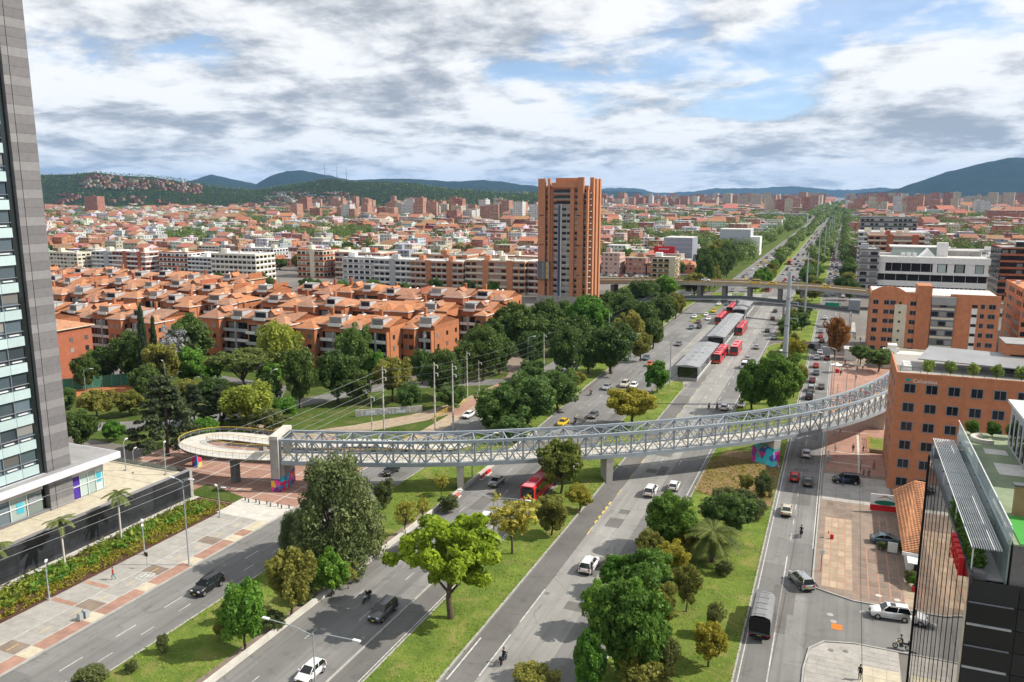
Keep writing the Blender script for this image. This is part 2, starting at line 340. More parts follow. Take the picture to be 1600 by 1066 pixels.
bus_red = M('bus_red', (.52, .018, .028), .35, .06, 1., spec=.5); red_m = M('sign_red', (.55, .015, .02), .5, .06, 1); teal = M('teal', (.03, .38, .36), .5, .05, 1); purple = M('purple_panel', (.07, .03, .30), .4, .15, 1); cyan = M('cyan_panel', (.05, .38, .50), .4, .1, 1); umb_green = M('umbrella_green', (.04, .42, .10), .6, .1, 1)
lamp_m = M('lamp_head', (.62, .64, .65), .4, .05, 1); wire_m = M('wire', (.30, .31, .32), .6, .05, 1); wire_d = M('wire_dark', (.03, .03, .03), .7, .1, 1); orange_m = M('orange_board', (.65, .17, .02), .6, .1, 1)
skin_m = M('skin', (.38, .22, .15), .6, .05, 2)
city_m = M_city('city_wall'); mural_m = M_mural('mural', [(.02, .25, .55), (.65, .03, .12), (.75, .05, .35), (.05, .5, .6), (.12, .04, .2), (.75, .5, .05)], 1.0); mural2_m = M_mural('mural_facets', [(.05, .45, .5), (.5, .03, .22), (.06, .08, .3), (.03, .5, .65), (.3, .02, .3), (.1, .35, .3)], .9)

# ------------------------------------------------------------------ the setting
def sheet(name, x0, x1, y0, y1, z, mat, parent=None, nseg=1):
    mb = MB(); mb.add([(x0,y0,z),(x1,y0,z),(x1,y1,z),(x0,y1,z)], [(0,1,2,3)])
    o = mb.build(name, mat, parent)
    if parent is None: o['kind'] = 'structure'
    return o
def polysheet(name, poly, z, mat, parent=None):
    mb = MB(); mb.add([(x, y, z) for x, y in poly], [tuple(range(len(poly)))]); o = mb.build(name, mat, parent)
    if parent is None: o['kind'] = 'structure'
    return o
def raised(name, poly, h, mat, kerb=True):      # island with a real kerb step
    o = MB().prism(poly, 0, h, 0).build(name, mat); o['kind'] = 'structure'
    return o
def kerb_line(pts, w=.22, h=.17, mat=None):
    pts = [Vector((x, y, 0)) for x, y in pts]; L = []; R_ = []
    for i, p in enumerate(pts):
        d = (pts[min(i+1, len(pts)-1)]-pts[max(i-1, 0)]).normalized(); n = Vector((-d.y, d.x, 0))
        L.append(p+n*w/2); R_.append(p-n*w/2)
    o = MB().ribbon(L, R_, 0, h).build('kerb', mat or kerb_m); o['kind'] = 'structure'; return o
G = 26000
sheet('ground', -G, G, -2000, G, 0, city_ground)
# big grass areas and roads, each sheet a few millimetres above the one below
polysheet('park_ground', [(-260,118),(-84,118),(-82.5,200),(-70,420),(-72,520),(-112,520),(-118,330),(-118,290),(-104,275),(-104,215),(-112,186),(-185,186),(-200,148),(-260,148)], .006, grass_d)
road_l = sheet('left_service_road', -82, -71.8, -60, 700, .012, asph)
carr_l = polysheet('left_carriageway', [(-59.6,-60),(-44.9,-60),(-44.9,222),(-42.5,235),(-42.5,420),(-44.5,460),(-44.5,6500),(-62,6500),(-62,430),(-64,379),(-61,205)], .016, asph)
carr_r = polysheet('right_carriageway', [(-37.2,-60),(-21.7,-60),(-21.7,6500),(-37.2,6500)], .020, asph)
sheet('bus_lane', -42.6, -37.1, 218, 440, .012, conc_road)
sheet('concrete_lane', -33.6, -27.2, 60, 430, .0245, conc_road)
sheet('bus_lane_right', -37.0, -33.6, -60, 205, .0245, asph_d)
sheet('bus_lane_left', -48.2, -45.0, -60, 205, .0205, asph_d)
sheet('bus_lane_far_left', -48.2, -42.7, 225, 440, .0205, conc_road)
road_r = sheet('right_service_road', -7.6, -.7, -60, 1600, .012, asph)
sheet('side_street', -.7, 70, 94.6, 105.2, .016, asph)
polysheet('side_street_mouth', [(-.72,86),(1.2,93.2),(5,94.7),(5,105.1),(2,106.2),(-.2,107),(-.72,109)], .0125, asph)
# grass islands
raised('left_grass_strip', [(-71.6,-60),(-60.9,-60),(-60.3,118),(-61,160),(-62.6,205),(-65.6,379),(-64.5,408),(-71,408),(-71.6,200)], .14, grass)
raised('median_strip', [(-44.7,-60),(-37.4,-60),(-37.4,214),(-39,221),(-41.5,221),(-44.7,205)], .14, grass)
raised('right_island', [(-21.5,-60),(-7.9,-60),(-7.9,286),(-10,292),(-19.5,292),(-21.5,286)], .14, grass)
raised('right_island', [(-20.5,300),(-8.2,300),(-7.9,304),(-7.9,385),(-20,385)], .14, grass)
raised('far_median', [(-44.3,440),(-37.4,440),(-37.4,1700),(-44.3,1700)], .14, grass)
raised('far_island', [(-21.5,410),(-7.9,410),(-7.9,1700),(-21.5,1700)], .14, grass)
raised('far_verge', [(-84,440),(-62.3,440),(-62.3,1700),(-84,1700)], .14, grass_d)
raised('flyover_lawn', [(-62,395),(-46,430),(-46,438),(-62,438)], .1, grass)
raised('flyover_lawn', [(-57,330),(-54.4,330),(-50,385),(-53,385)], .1, grass)
for pts in ([(-71.7,-60),(-71.7,200),(-71.1,408)], [(-60.6,-60),(-60.1,118),(-60.8,160),(-62.4,205),(-65.4,379),(-64.3,408)], [(-44.75,-60),(-44.75,205),(-41.5,221.2),(-39,221.2),(-37.3,214),(-37.3,-60)],
            [(-21.45,-60),(-21.45,286),(-19.5,292.1),(-10,292.1),(-7.8,286),(-7.8,-60)], [(-20.6,300),(-8.1,299.9),(-7.8,304),(-7.8,385)], [(-82.1,-60),(-82.1,118)], [(-48.35,20),(-48.35,92)], [(-48.35,104),(-48.35,150)],
            [(-37.35,440),(-37.35,1700)], [(-44.4,440),(-44.4,1700)], [(-21.45,410),(-21.45,1700)], [(-7.8,410),(-7.8,1700)], [(-.6,109),(-.6,280)], [(-.6,284),(-.6,1200)], [(-.6,107.6),(.2,107.05),(2,106.3),(4.6,105.3),(30,105.3)], [(-.8,60),(-.75,87),(-.3,91.5),(1.2,93.6),(4.5,94.5),(30,94.5)]):
    kerb_line(pts)
# lane lines (each dash its own piece of the road)
def dashes(parent, x, y0, y1, dash, gap, w, z, mat, ymax=330):
    y = y0
    while y < y1:
        if inview(x, y): piece('lane_mark', mat, (x, y+dash/2, z), (w, dash, .003), parent)
        y += dash+gap
dashes(road_l, -77, 40, 200, 3, 4.5, .14, .016, paint)
dashes(road_l, -74.6, 40, 120, 2, 4.0, .11, .016, paint)
dashes(carr_l, -55.9, 50, 330, 2.4, 8, .10, .021, paint); dashes(carr_l, -52.2, 54, 330, 2.4, 9, .10, .021, paint)
piece('edge_line', paint, (-45.25, 50, .0265), (.13, 190, .003), carr_l)
dashes(carr_r, -33.6, 72, 86, 9, 3, .16, .0295, paint); dashes(carr_r, -33.6, 112, 330, 3, 6, .14, .0295, paint_y); dashes(carr_r, -36.6, 70, 80, 9, 30, .2, .0295, paint)
dashes(carr_r, -30.2, 150, 340, 3, 6, .12, .0295, paint); dashes(carr_r, -26.6, 150, 340, 3, 6, .12, .0265, paint)
piece('edge_line', paint, (-22.2, 250, .0255), (.12, 500, .003), carr_r); piece('edge_line', paint_y, (-37.0, 330, .028), (.12, 200, .003), carr_r)
piece('edge_line', paint, (-4.3, 98, .017), (.15, 36, .003), road_r); dashes(road_r, -4.2, 122, 300, 2.4, 4, .13, .017, paint)
piece('edge_line', paint, (-.95, 200, .0165), (.14, 160, .003), road_r); piece('edge_line', paint, (-7.3, 180, .0165), (.12, 300, .003), road_r)
RP = random.Random(8)
for i in range(46):
    rd_, xa, xb, z_ = RP.choice([(carr_l, -59, -49, .0225), (carr_r, -33, -22.5, .0275), (road_l, -81.5, -72.5, .0165), (road_r, -7.2, -1.2, .0165)]); y_ = RP.uniform(60, 230); w_ = RP.uniform(.8, 3.2); piece('asphalt_patch', asph_d, (RP.uniform(xa+w_/2, xb-w_/2), y_, z_), (w_, RP.uniform(1.5, 9), .004), rd_)
for i in range(22):
    rd_, xa, xb, z_ = RP.choice([(carr_l, -59, -46, .027), (carr_r, -36, -22.5, .031), (road_l, -81.5, -72.5, .0205), (road_r, -7.2, -1.2, .0205)]); x_, y_ = RP.uniform(xa, xb), RP.uniform(62, 200); MB().tube((x_, y_, z_), (x_, y_, z_+.004), .38, .38, 12).build('manhole_cover', conc_d, rd_)
# yellow separators in the bus lane under the bridge
for i in range(5): piece('lane_separator', paint_y, (-33.7, 117+i*2.1, .09), (.22, 1.3, .13), carr_r)
# barrier along the left carriageway: low concrete wall with a walkway behind
barrier = MB(); barrier.ribbon([(-60.2,-60,0),(-59.9,118,0),(-60.4,160,0)], [(-59.8,-60,0),(-59.5,118,0),(-60.0,160,0)], 0, .75)
b_o = barrier.build('roadside_barrier', conc_l); tag(b_o, 'long low concrete barrier between the left lawn and the left carriageway', 'barrier')
cw = MB().ribbon([(-61.9,-60,0),(-61.3,110,0)], [(-60.75,-60,0),(-60.25,110,0)], .10, .16).build('narrow_walkway', pave_d); cw['kind'] = 'structure'

# left pavement: grey slabs, white cycle lines, red and sand strips at the kerb
lp = sheet('left_pavement', -93.3, -82.2, -60, 101, .13, conc)
for j in range(34):
    y = 30+j*2.1
    for i, (a, b) in enumerate(((-92.1,-90.0),(-89.98,-87.9))):
        if y < 100: piece('paving_slab', pave_g, ((a+b)/2, y+1.03, .134), (b-a-.03, 2.06, .012), lp)
    if y < 100: piece('cycle_slab', pave_d if j % 5 == 2 else pave_g, (-86.1, y+1.03, .134), (3.2, 2.07, .012), lp)
    piece('kerb_slab', tactile if j % 4 == 0 or y > 92 else pave_r, (-83.3, y+1.03, .135), (2.0, 2.07, .014), lp)
    if j % 2 == 0: piece('cycle_dash', paint_y, (-86.1, y+1, .142), (.12, 1.5, .004), lp)
for x in (-87.8, -84.4): piece('cycle_line', paint, (x, 65, .1425), (.13, 72, .004), lp)
for (x, y, w, h) in ((-85.9, 74.3, 1.6, .16), (-85.9, 76.3, 1.6, .16), (-86.7, 75.3, .16, 2.0), (-85.1, 75.3, .16, 2.0), (-86.2, 75.3, .3, 1.2), (-85.6, 75.3, .3, 1.2)): piece('cycle_mark', paint, (x, y, .1435), (w, h, .004), lp)
for y in (66, 71): piece('red_band', pave_r, (-90, y, .143), (4.2, .8, .006), lp)
# planting bed beside it
sheet('planting_bed', -101.6, -92.4, -60, 100.6, .15, mulch)
cwk = sheet('wall_foot_path', -101.9, -100.6, -60, 101, .155, conc_l)
# red brick plaza at the ramp with white bands
plaza = polysheet('left_plaza', [(-128,101),(-82.2,101),(-82.2,132),(-100,140),(-128,132)], .010, pave_r)
for i in range(9):
    for j in range(6):
        x0 = -127+i*5; y0 = 102+j*5
        if (x0 > -83-5): continue
        piece('brick_panel', pave_r, (x0+2.4, y0+2.4, .02), (4.75, 4.75, .03), plaza)
for i in range(10): piece('white_band', conc_l, (-127.1+i*5, 117, .016), (.22, 30, .018), plaza)
for j in range(7): piece('white_band', conc_l, (-105, 101.95+j*5, .0165), (45, .22, .018), plaza)
cross = sheet('plaza_apron', -93.2, -82.3, 96.6, 103.5, .15, conc_l)
for i in range(5):
    for j in range(3): piece('concrete_slab', conc_l, (-92+i*2.15, 97.8+j*2.2, .156), (2.1, 2.15, .014), cross)
raised('plaza_lawn', [(-104,101.2),(-93.6,101.2),(-92.6,103.6),(-104,106.5)], .12, grass_d)
# park streets and paths
def strip(name, pts, w, z, mat):
    pts = [Vector((x, y, 0)) for x, y in pts]; L = []; R_ = []
    for i, p in enumerate(pts):
        d = (pts[min(i+1, len(pts)-1)]-pts[max(i-1, 0)]).normalized(); n = Vector((-d.y, d.x, 0)); L.append(p+n*w/2); R_.append(p-n*w/2)
    mb = MB()
    for i in range(len(pts)-1): mb.add([(*L[i].xy, z), (*R_[i].xy, z), (*R_[i+1].xy, z), (*L[i+1].xy, z)], [(1,2,3,0)])
    o = mb.build(name, mat); o['kind'] = 'structure'; return o
strip('park_street', [(-200,112),(-160,122),(-140,134),(-128,152),(-114,184),(-92,198),(-82,204)], 7, .0135, asph)
strip('park_street', [(-128,152),(-140,172),(-175,176),(-205,166)], 5, .0165, conc_d)
strip('park_path', [(-122,140),(-108,136),(-98,147),(-90,160),(-85,175),(-83,200)], 6.5, .0195, pave_t)
strip('park_path', [(-84,132),(-82.2,150),(-83,200)], 4.0, .0225, pave_t)
strip('park_path', [(-83.5,165),(-85,200)], 3.0, .0255, pave_r)
strip('park_path', [(-100,240),(-86,214),(-84,206)], 6, .0165, pave_d)
cc = polysheet('tennis_court', [(-196,141),(-181,158),(-163,155),(-175,141)], .03, clay)
# right forecourt: tan slabs between red brick lines
fore = polysheet('right_forecourt', [(-.5,109.4),(.3,107.3),(2,106.5),(4.7,105.5),(40,105.5),(40,284),(-.5,284)], .12, pave_d)
def slabs(parent, x0, x1, y0, y1, nx, ny, mat, gap, z=.128, name='paving_slab'):
    dx = (x1-x0)/nx; dy = (y1-y0)/ny
    for i in range(nx):
        for j in range(ny):
            piece(name, mat, (x0+(i+.5)*dx, y0+(j+.5)*dy, z), (dx-gap, dy-gap, .018), parent)
sheet('red_joint', .5, 4.45, 108, 133.4, .124, pave_p, fore); slabs(fore, .5, 4.45, 108, 133.3, 4, 12, pave_t, .15)
sheet('red_joint', 5.1, 10.4, 106.5, 123.4, .124, pave_p, fore); slabs(fore, 5.1, 10.4, 106.4, 123.4, 4, 9, pave_d, .16)
sheet('red_joint', 10.6, 16, 106.2, 113.3, .124, pave_p, fore); slabs(fore, 10.6, 16, 106.2, 113.3, 3, 3, pave_t, .18)
slabs(fore, .6, 4.6, 133.7, 141, 4, 6, pave_d, .05); sheet('red_joint', 7.4, 10.8, 127.5, 137, .124, pave_p, fore); slabs(fore, 7.4, 10.8, 127.5, 137, 3, 4, pave_d, .2)
slabs(fore, -.3, 10.8, 141.2, 155.5, 5, 5, pave_g, .05)
rp = sheet('red_plaza', -.4, 30, 157.5, 262, .126, pave_p, fore); slabs(fore, -.3, 13.2, 157.7, 205, 5, 16, pave_r, .14, .134, 'brick_panel'); slabs(fore, -.3, 11, 205, 262, 4, 14, pave_r, .16, .134, 'brick_panel')
for y in (163, 170, 186): piece('pale_band', conc_l, (4, y, .148), (8, .35, .006), fore)
piece('pale_band', conc_l, (6, 171, .149), (.5, 26, .006), fore)
low = polysheet('near_corner_pavement', [(-.65,60),(-.6,87),(-.15,91.4),(1.3,93.4),(4.6,94.3),(9.2,94.3),(9.2,60)], .12, conc)
slabs(low, -.4, 4.4, 78, 91, 5, 14, pave_g, .05); slabs(low, 5.0, 9.1, 90.2, 94.1, 4, 4, pave_g, .05); slabs(low, 5.0, 9.1, 78, 90, 3, 6, tactile, .06)
for (x, y) in ((2.0, 91.9), (3.6, 92.3)): MB().tube((x, y, .12), (x, y, .142), .32, .32, 14).build('manhole_cover', conc_d, low)
for (x, y, p_, z_) in ((2.2, 99, road_r, .017), (5.6, 102.8, road_r, .017), (7.6, 108, fore, .139), (9.8, 107.6, fore, .139), (1.8, 100.6, road_r, .017)): MB().tube((x, y, z_), (x, y, z_+.008), .4, .4, 14).build('manhole_cover', conc if p_ is road_r else conc_l, p_)
piece('steel_plate', orange_m, (2.6, 97.8, .03), (1.25, 1.3, .012), road_r)
raised('bare_earth_mound', [(-21.3,137),(-15,134),(-8.2,134),(-8.1,157),(-13,164),(-19,162),(-21.3,152)], .22, soil)

# ------------------------------------------------------------------ hills and mountains
def fbm(x, y, seed=0, o=5):
    r = np.zeros_like(x); a = 1.; f = 1.
    rs = np.random.RandomState(seed)
    for i in range(o):
        for k_ in range(4):
            th = rs.rand()*6.28; ph = rs.rand()*6.28; r += a*np.sin((x*math.cos(th)+y*math.sin(th))*f*(1+.3*rs.rand())+ph)/4
        a *= .55; f *= 2.1
    return r
def ridge(name, prof, D, depth_f, depth_b, mat, rough, seed, nu=260, nd=26):
    us = np.array([p[0] for p in prof]); vs_ = np.array([p[1] for p in prof]); uu = np.linspace(us[0], us[-1], nu)
    h = (304-np.interp(uu, us, vs_))/1244.4*D+CAMZ
    t = np.linspace(-1, 1, nd); V = []; c, s = math.cos(YAW), math.sin(YAW)
    ang = (uu-800)/1244.4
    for tt in t:
        Y = D+tt*(depth_f if tt < 0 else depth_b); w = (0.5+0.5*np.cos(np.pi*min(1, abs(tt))))**(.8 if tt < 0 else 1)
        X = ang*Y; z = h*w + rough*fbm(X/260, np.full_like(X, Y)/260, seed)*(0.25+.75*w)*(1 if abs(tt) > .04 else .35) - 1.5*(abs(tt) > .97)*60
        for xx, zz in zip(X, z): V.append((xx*c-Y*s, xx*s+Y*c, zz))
    F = [(j*nu+i, j*nu+i+1, (j+1)*nu+i+1, (j+1)*nu+i) for j in range(nd-1) for i in range(nu-1)]
    me = bpy.data.meshes.new(name); me.from_pydata(V, [], F); me.materials.append(mat); me.polygons.foreach_set('use_smooth', [True]*len(F)); me.update()
    o = bpy.data.objects.new(name, me); link(o); o['kind'] = 'structure'; return o, (uu, h)
def M_forest(name, a, b_, scale):
    m, nt, b = new_mat(name); p = pos(nt)
    c = mixrgb(nt, mrange(nt, noise(nt, p, scale, 8, .75), .35, .68), a, b_); c = mixrgb(nt, mrange(nt, noise(nt, p, scale*6, 4, .7), .4, .7, 0, .6), c, k(a, .5))
    nt.links.new(c, b.inputs['Base Color']); setv(b, 'Roughness', .95); setv(b, 'Specular IOR Level', .05); bumpn(nt, b, noise(nt, p, scale*3, 6, .75), 14., .9); return m
forest = M_forest('hill_forest', (.012, .028, .016), (.050, .068, .028), .03); blue_f = M_forest('mountain_forest_hazed', (.008, .022, .022), (.022, .042, .030), .006)  # mountain forest colour has some blue of the distant haze mixed in
hill, HP = ridge('hills', [(-160,282),(40,279),(90,276),(130,275),(160,271),(200,275),(250,277),(300,284),(350,292),(400,298),(450,291),(480,288),(520,282),(560,287),(600,287),(650,289),(700,296),(760,300),(830,302),(900,304)], 3300, 900, 900, forest, 9, 3)
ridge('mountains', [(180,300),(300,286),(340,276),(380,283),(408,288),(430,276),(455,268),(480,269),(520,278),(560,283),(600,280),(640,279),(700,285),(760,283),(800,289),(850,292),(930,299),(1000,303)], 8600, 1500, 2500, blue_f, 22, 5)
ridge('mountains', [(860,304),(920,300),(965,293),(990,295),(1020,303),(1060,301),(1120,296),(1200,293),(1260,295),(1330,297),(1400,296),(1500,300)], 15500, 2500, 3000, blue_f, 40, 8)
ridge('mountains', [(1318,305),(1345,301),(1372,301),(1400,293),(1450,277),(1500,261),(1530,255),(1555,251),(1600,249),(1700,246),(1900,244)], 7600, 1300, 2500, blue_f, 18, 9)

# ------------------------------------------------------------------ left tower, podium, granite wall
def left_tower():
    t = thing('office_tower', 'tall office tower with mint glass bands and striped stone pier, left edge', 'tower', (-109, 70, 4.6))
    def P(n, m, x0, x1, y0, y1, z0, z1, par=None): return piece(n, m, ((x0+x1)/2+109, (y0+y1)/2-70, (z0+z1)/2-4.6), (x1-x0, y1-y0, z1-z0), par or t)
    P('core', black_glass, -138, -109.6, 48, 79.2, 4.6, 90); P('stone_core', stone_d, -134, -108.85, 79.3, 83.3, 4.6, 90)
    P('recess', black_glass, -109.6, -109.2, 78.3, 79.3, 10.6, 90)
    for i in range(20):
        z = 10.9+3.9*i
        for j in range(7):
            y = 60.1+2.6*j
            P('spandrel_panel', spandrel, -109.25, -108.95, y+.03, y+2.57, z, z+1.35)
            P('window_pane', glass_b, -109.5, -109.35, y+.05, y+2.55, z+1.36, z+3.88)
            P('mullion', frame_g, -109.36, -109.1, y-.04, y+.04, z+1.36, z+3.88)
            if (i*3+j) % 3 != 1: P('opening_sash', lamp_m, -109.34, -109.16, y+.5, y+2.0, z+1.55, z+1.72)
            if (i*7+j*3) % 5 == 0: P('blind', glass_c, -109.34, -109.3, y+.1, y+2.5, z+2.4, z+3.86)
        P('floor_rail', frame_g, -109.3, -109.05, 60, 78.3, z+2.05, z+2.12)
    for i in range(62):
        z = 4.62+1.3*i; m = stone_l if i % 3 == 0 else stone_d
        if z+1.3 > 90: break
        P('stone_panel', m, -108.85, -108.62, 79.32, 80.25, z+.012, z+1.288); P('stone_panel', m, -108.85, -108.60, 80.33, 83.28, z+.012, z+1.288)
    # shop fronts under the canopy
    P('shop_base', stone_d, -109.6, -108.9, 60, 79.3, 4.6, 4.95); P('shop_sign_band', conc_l, -109.45, -108.92, 60, 78.5, 8.35, 9.5); P('shop_sign_band', conc_l, -109.45, -108.9, 83.35, 89.2, 8.35, 9.5)
    for j in range(7):
        y = 60.3+2.6*j; P('shop_pane', clear if j == 5 or j == 6 else glass_b, -109.4, -109.2, y, y+2.5, 4.95, 8.34); P('shop_mullion', lamp_m, -109.2, -109.02, y-.06, y+.02, 4.95, 8.34)
    P('shop_transom', lamp_m, -109.2, -109.0, 60.3, 78.4, 6.7, 6.8); P('shop_back', white, -114, -113.8, 74, 79, 4.6, 9); P('shop_poster', cyan, -109.18, -109.15, 74.3, 75.4, 5.8, 7.4); P('shop_poster', frame_g, -109.18, -109.15, 76.3, 77.6, 6.4, 7.8)
    P('shop_core', conc_d, -124, -110.2, 83.35, 89.0, 4.6, 9.4)
    for j in range(4):
        y = 83.4+1.45*j; P('shop_pane', purple if j == 0 else clear, -109.3, -109.1, y, y+1.38, 4.7, 8.34); P('shop_mullion', lamp_m, -109.1, -108.95, y+1.37, y+1.46, 4.7, 8.34)
    P('shop_transom', lamp_m, -109.08, -108.9, 83.4, 89.2, 6.6, 6.7); P('shop_poster', cyan, -109.08, -109.05, 87.9, 88.8, 6.1, 7.6); P('shop_pane', clear, -124, -109.3, 89.05, 89.2, 4.7, 8.34)
    P('canopy', canopy_w, -126, -107.1, 83.3, 91.2, 9.55, 10.6); P('canopy', canopy_w, -109.55, -107.1, 48, 83.298, 9.552, 10.598); P('canopy_roof', grey_roof, -125.7, -107.4, 83.6, 90.9, 10.6, 10.66)
    P('canopy_roof', grey_roof, -108.6, -107.4, 48, 83.59, 10.6, 10.66)
    return t
left_tower()
def podium():
    t = thing('podium', 'sand-paved terrace podium around the office tower', 'terrace', (-118, 66, 0))
    piece('podium_body', conc_d, (-.0, 0, 2.27), (31.0, 68, 4.54), t)
    piece('terrace_floor', tactile, (-.0, 0, 4.56), (31.2, 68.2, .06), t)
    for y in (-30, -20, -10, 0, 10, 20, 28): piece('floor_joint', conc_d, (8, y, 4.6), (15, .05, .012), t)
    for i in range(14): piece('rail_post', galv, (-14+i*2, 33.6, 5.1), (.05, .05, 1.0), t)
    piece('glass_rail', clear, (0, 33.6, 5.1), (28, .02, .8), t)
podium()
gw = thing('granite_wall', 'long black polished granite retaining wall behind the planting bed', 'wall', (-102, 66, 0))
piece('wall_core', black, (0, 0, 2.5), (.3, 68.4, 5.0), gw); piece('wall_end', granite, (-8, 34.4, 2.5), (16, .3, 4.98), gw)
for r in range(5):
    for j in range(26): piece('granite_panel', granite, (.16, -34.2+2.63*(j+.5), .5+r*1.0), (.06, 2.61, .985), gw)
piece('wall_cap', stone_l, (-.1, 0, 5.04), (.9, 68.8, .09), gw)
for j in range(2): piece('end_pier', conc, (.25, 34.5-.3*j, 2.5), (.4, .28, 5.1), gw)

# ------------------------------------------------------------------ brick clinic with sign (right)
def make_text(body, size, depth=.02):
    cu = bpy.data.curves.new('txt', 'FONT'); cu.body = body; cu.size = size; cu.extrude = depth; cu.align_x = 'LEFT'
    o = bpy.data.objects.new('txt', cu); COL.objects.link(o); dg = bpy.context.evaluated_depsgraph_get(); me = bpy.data.meshes.new_from_object(o.evaluated_get(dg)); bpy.data.objects.remove(o); return me
def text_obj(name, body, size, mat, loc, rot, parent):
    me = make_text(body, size); me.materials.clear(); me.materials.append(mat); o = bpy.data.objects.new(name, me); o.location = loc; o.rotation_euler = rot; return link(o, parent)
def window(parent, mat_f, mat_g, x, y, z, w, h, face, sill=True, name='window'):
    # face: 's' looks to -y, 'e' to +x, 'w' to -x. frame proud of the wall, pane a sub-part
    if face == 's': f = piece(name, mat_g, (x, y-.01, z), (w, .10, h), parent)
    else: f = piece(name, mat_g, (x+(.01 if face == 'e' else -.01), y, z), (.10, w, h), parent)
    return f
def framed_window(parent, x, y, z, w, h, face='s'):
    o = bpy.data.objects.new('window', FW[face]); o.location = (x, y, z); o.scale = (w, 1, h) if face == 's' else (1, w, h); return link(o, parent)
FW = {}
def mk_fw(face):
    mb = MB(); r = .10; R_ = lambda a: a
    def bx(x0, x1, z0, z1, d0, d1, mi):
        if face == 's': mb.box(x0, x1, -d1, -d0, z0, z1, mi)
        else: mb.box(*( (d0, d1) if face == 'e' else (-d1, -d0)), x0, x1, z0, z1, mi)
    bx(-.5, .5, -.5, -.42, 0, .07, 0); bx(-.5, .5, .42, .5, 0, .07, 0); bx(-.5, -.43, -.42, .42, 0, .07, 0); bx(.43, .5, -.42, .42, 0, .07, 0); bx(-.43, .43, -.42, .42, 0, .02, 1); bx(-.02, .02, -.42, .42, .02, .05, 0)
    return mb.mesh('framed_window_'+face, [frame_g, glass])
for f_ in 'sew': FW[f_] = mk_fw(f_)
def clinic():
    t = thing('clinic_building', 'orange brick clinic with square dark windows and a white sign at its top corner', 'building', (10.4, 151.4, 0))
    piece('wall', brick, (18, 10, 10.5), (36, 20, 21), t)
    piece('parapet', brick, (18, .12, 21.2), (36, .24, .5), t); piece('parapet', brick, (.12, 10, 21.2), (.24, 19.5, .5), t)
    for r in range(6):
        for j in range(10): framed_window(t, 2.2+3.42*j, -.002, 18.75-3.42*r, 1.95, 1.75)
        for j in range(3): framed_window(t, -.002, 4+5.5*j, 18.75-3.42*r, .9, 1.3, 'w')
    piece('roof_deck', pave_g, (18, 10, 21.03), (35.4, 19.4, .06), t)
    text_obj('sign_lettering', 'Colsanitas', .92, white, (2.55, -.05, 19.85), (math.pi/2, 0, 0), t)
    lg = MB()
    for a in (-50, -15, 20, 55):
        r_ = math.radians(a+90); c_, s_ = math.cos(r_), math.sin(r_); lg.add([(1.85, -.06, 19.9), (1.85+c_*.35-s_*.18, -.06, 19.9+s_*.45+c_*.1), (1.85+c_*.62, -.06, 19.9+s_*.85), (1.85+c_*.35+s_*.18, -.06, 19.9+s_*.45-c_*.1)], [(0, 1, 2, 3)])
    lg.build('sign_logo', teal, t)
    # roof pavilion
    MB().add([(3.5, 5, 23.0), (27, 3.5, 22.4), (30, 13, 23.2), (6, 14.5, 23.8), (3.5, 5, 23.2), (27, 3.5, 22.6), (30, 13, 23.4), (6, 14.5, 24.0)], [(4,5,6,7), (3,2,1,0), (0,1,5,4), (1,2,6,5), (2,3,7,6), (3,0,4,7)]).build('pavilion_roof', metal_roof, t)
    for (x, y) in ((4.6, 5.6), (5.4, 5.6), (12, 5.2), (19, 4.8), (26, 4.4), (7, 13.5), (27, 12.6)): piece('pavilion_post', steel_d, (x, y, 22.1), (.18, .18, 2.2), t)
    piece('stair_house', brick, (22.5, 15.5, 23.4), (9, 7, 4.6), t); piece('stair_door', black, (20.3, 11.95, 22.6), (3.0, .08, 2.4), t); piece('stair_cap', grey_roof, (22.5, 15.5, 25.75), (9.3, 7.3, .12), t)
    for i in range(11):
        piece('rail_post', steel_d, (.5+i*3.2, .35, 21.9), (.06, .06, 1.0), t)
    piece('rail', steel_d, (17, .35, 22.4), (33, .05, .06), t)
    for i in range(3): piece('roof_unit', white, (1.9, 4.5+i*1.8, 21.5), (1.3, 1.1, .9), t)
    piece('roof_unit', white, (31.5, 2.6, 21.7), (7, 1.8, 1.3), t)
clinic()
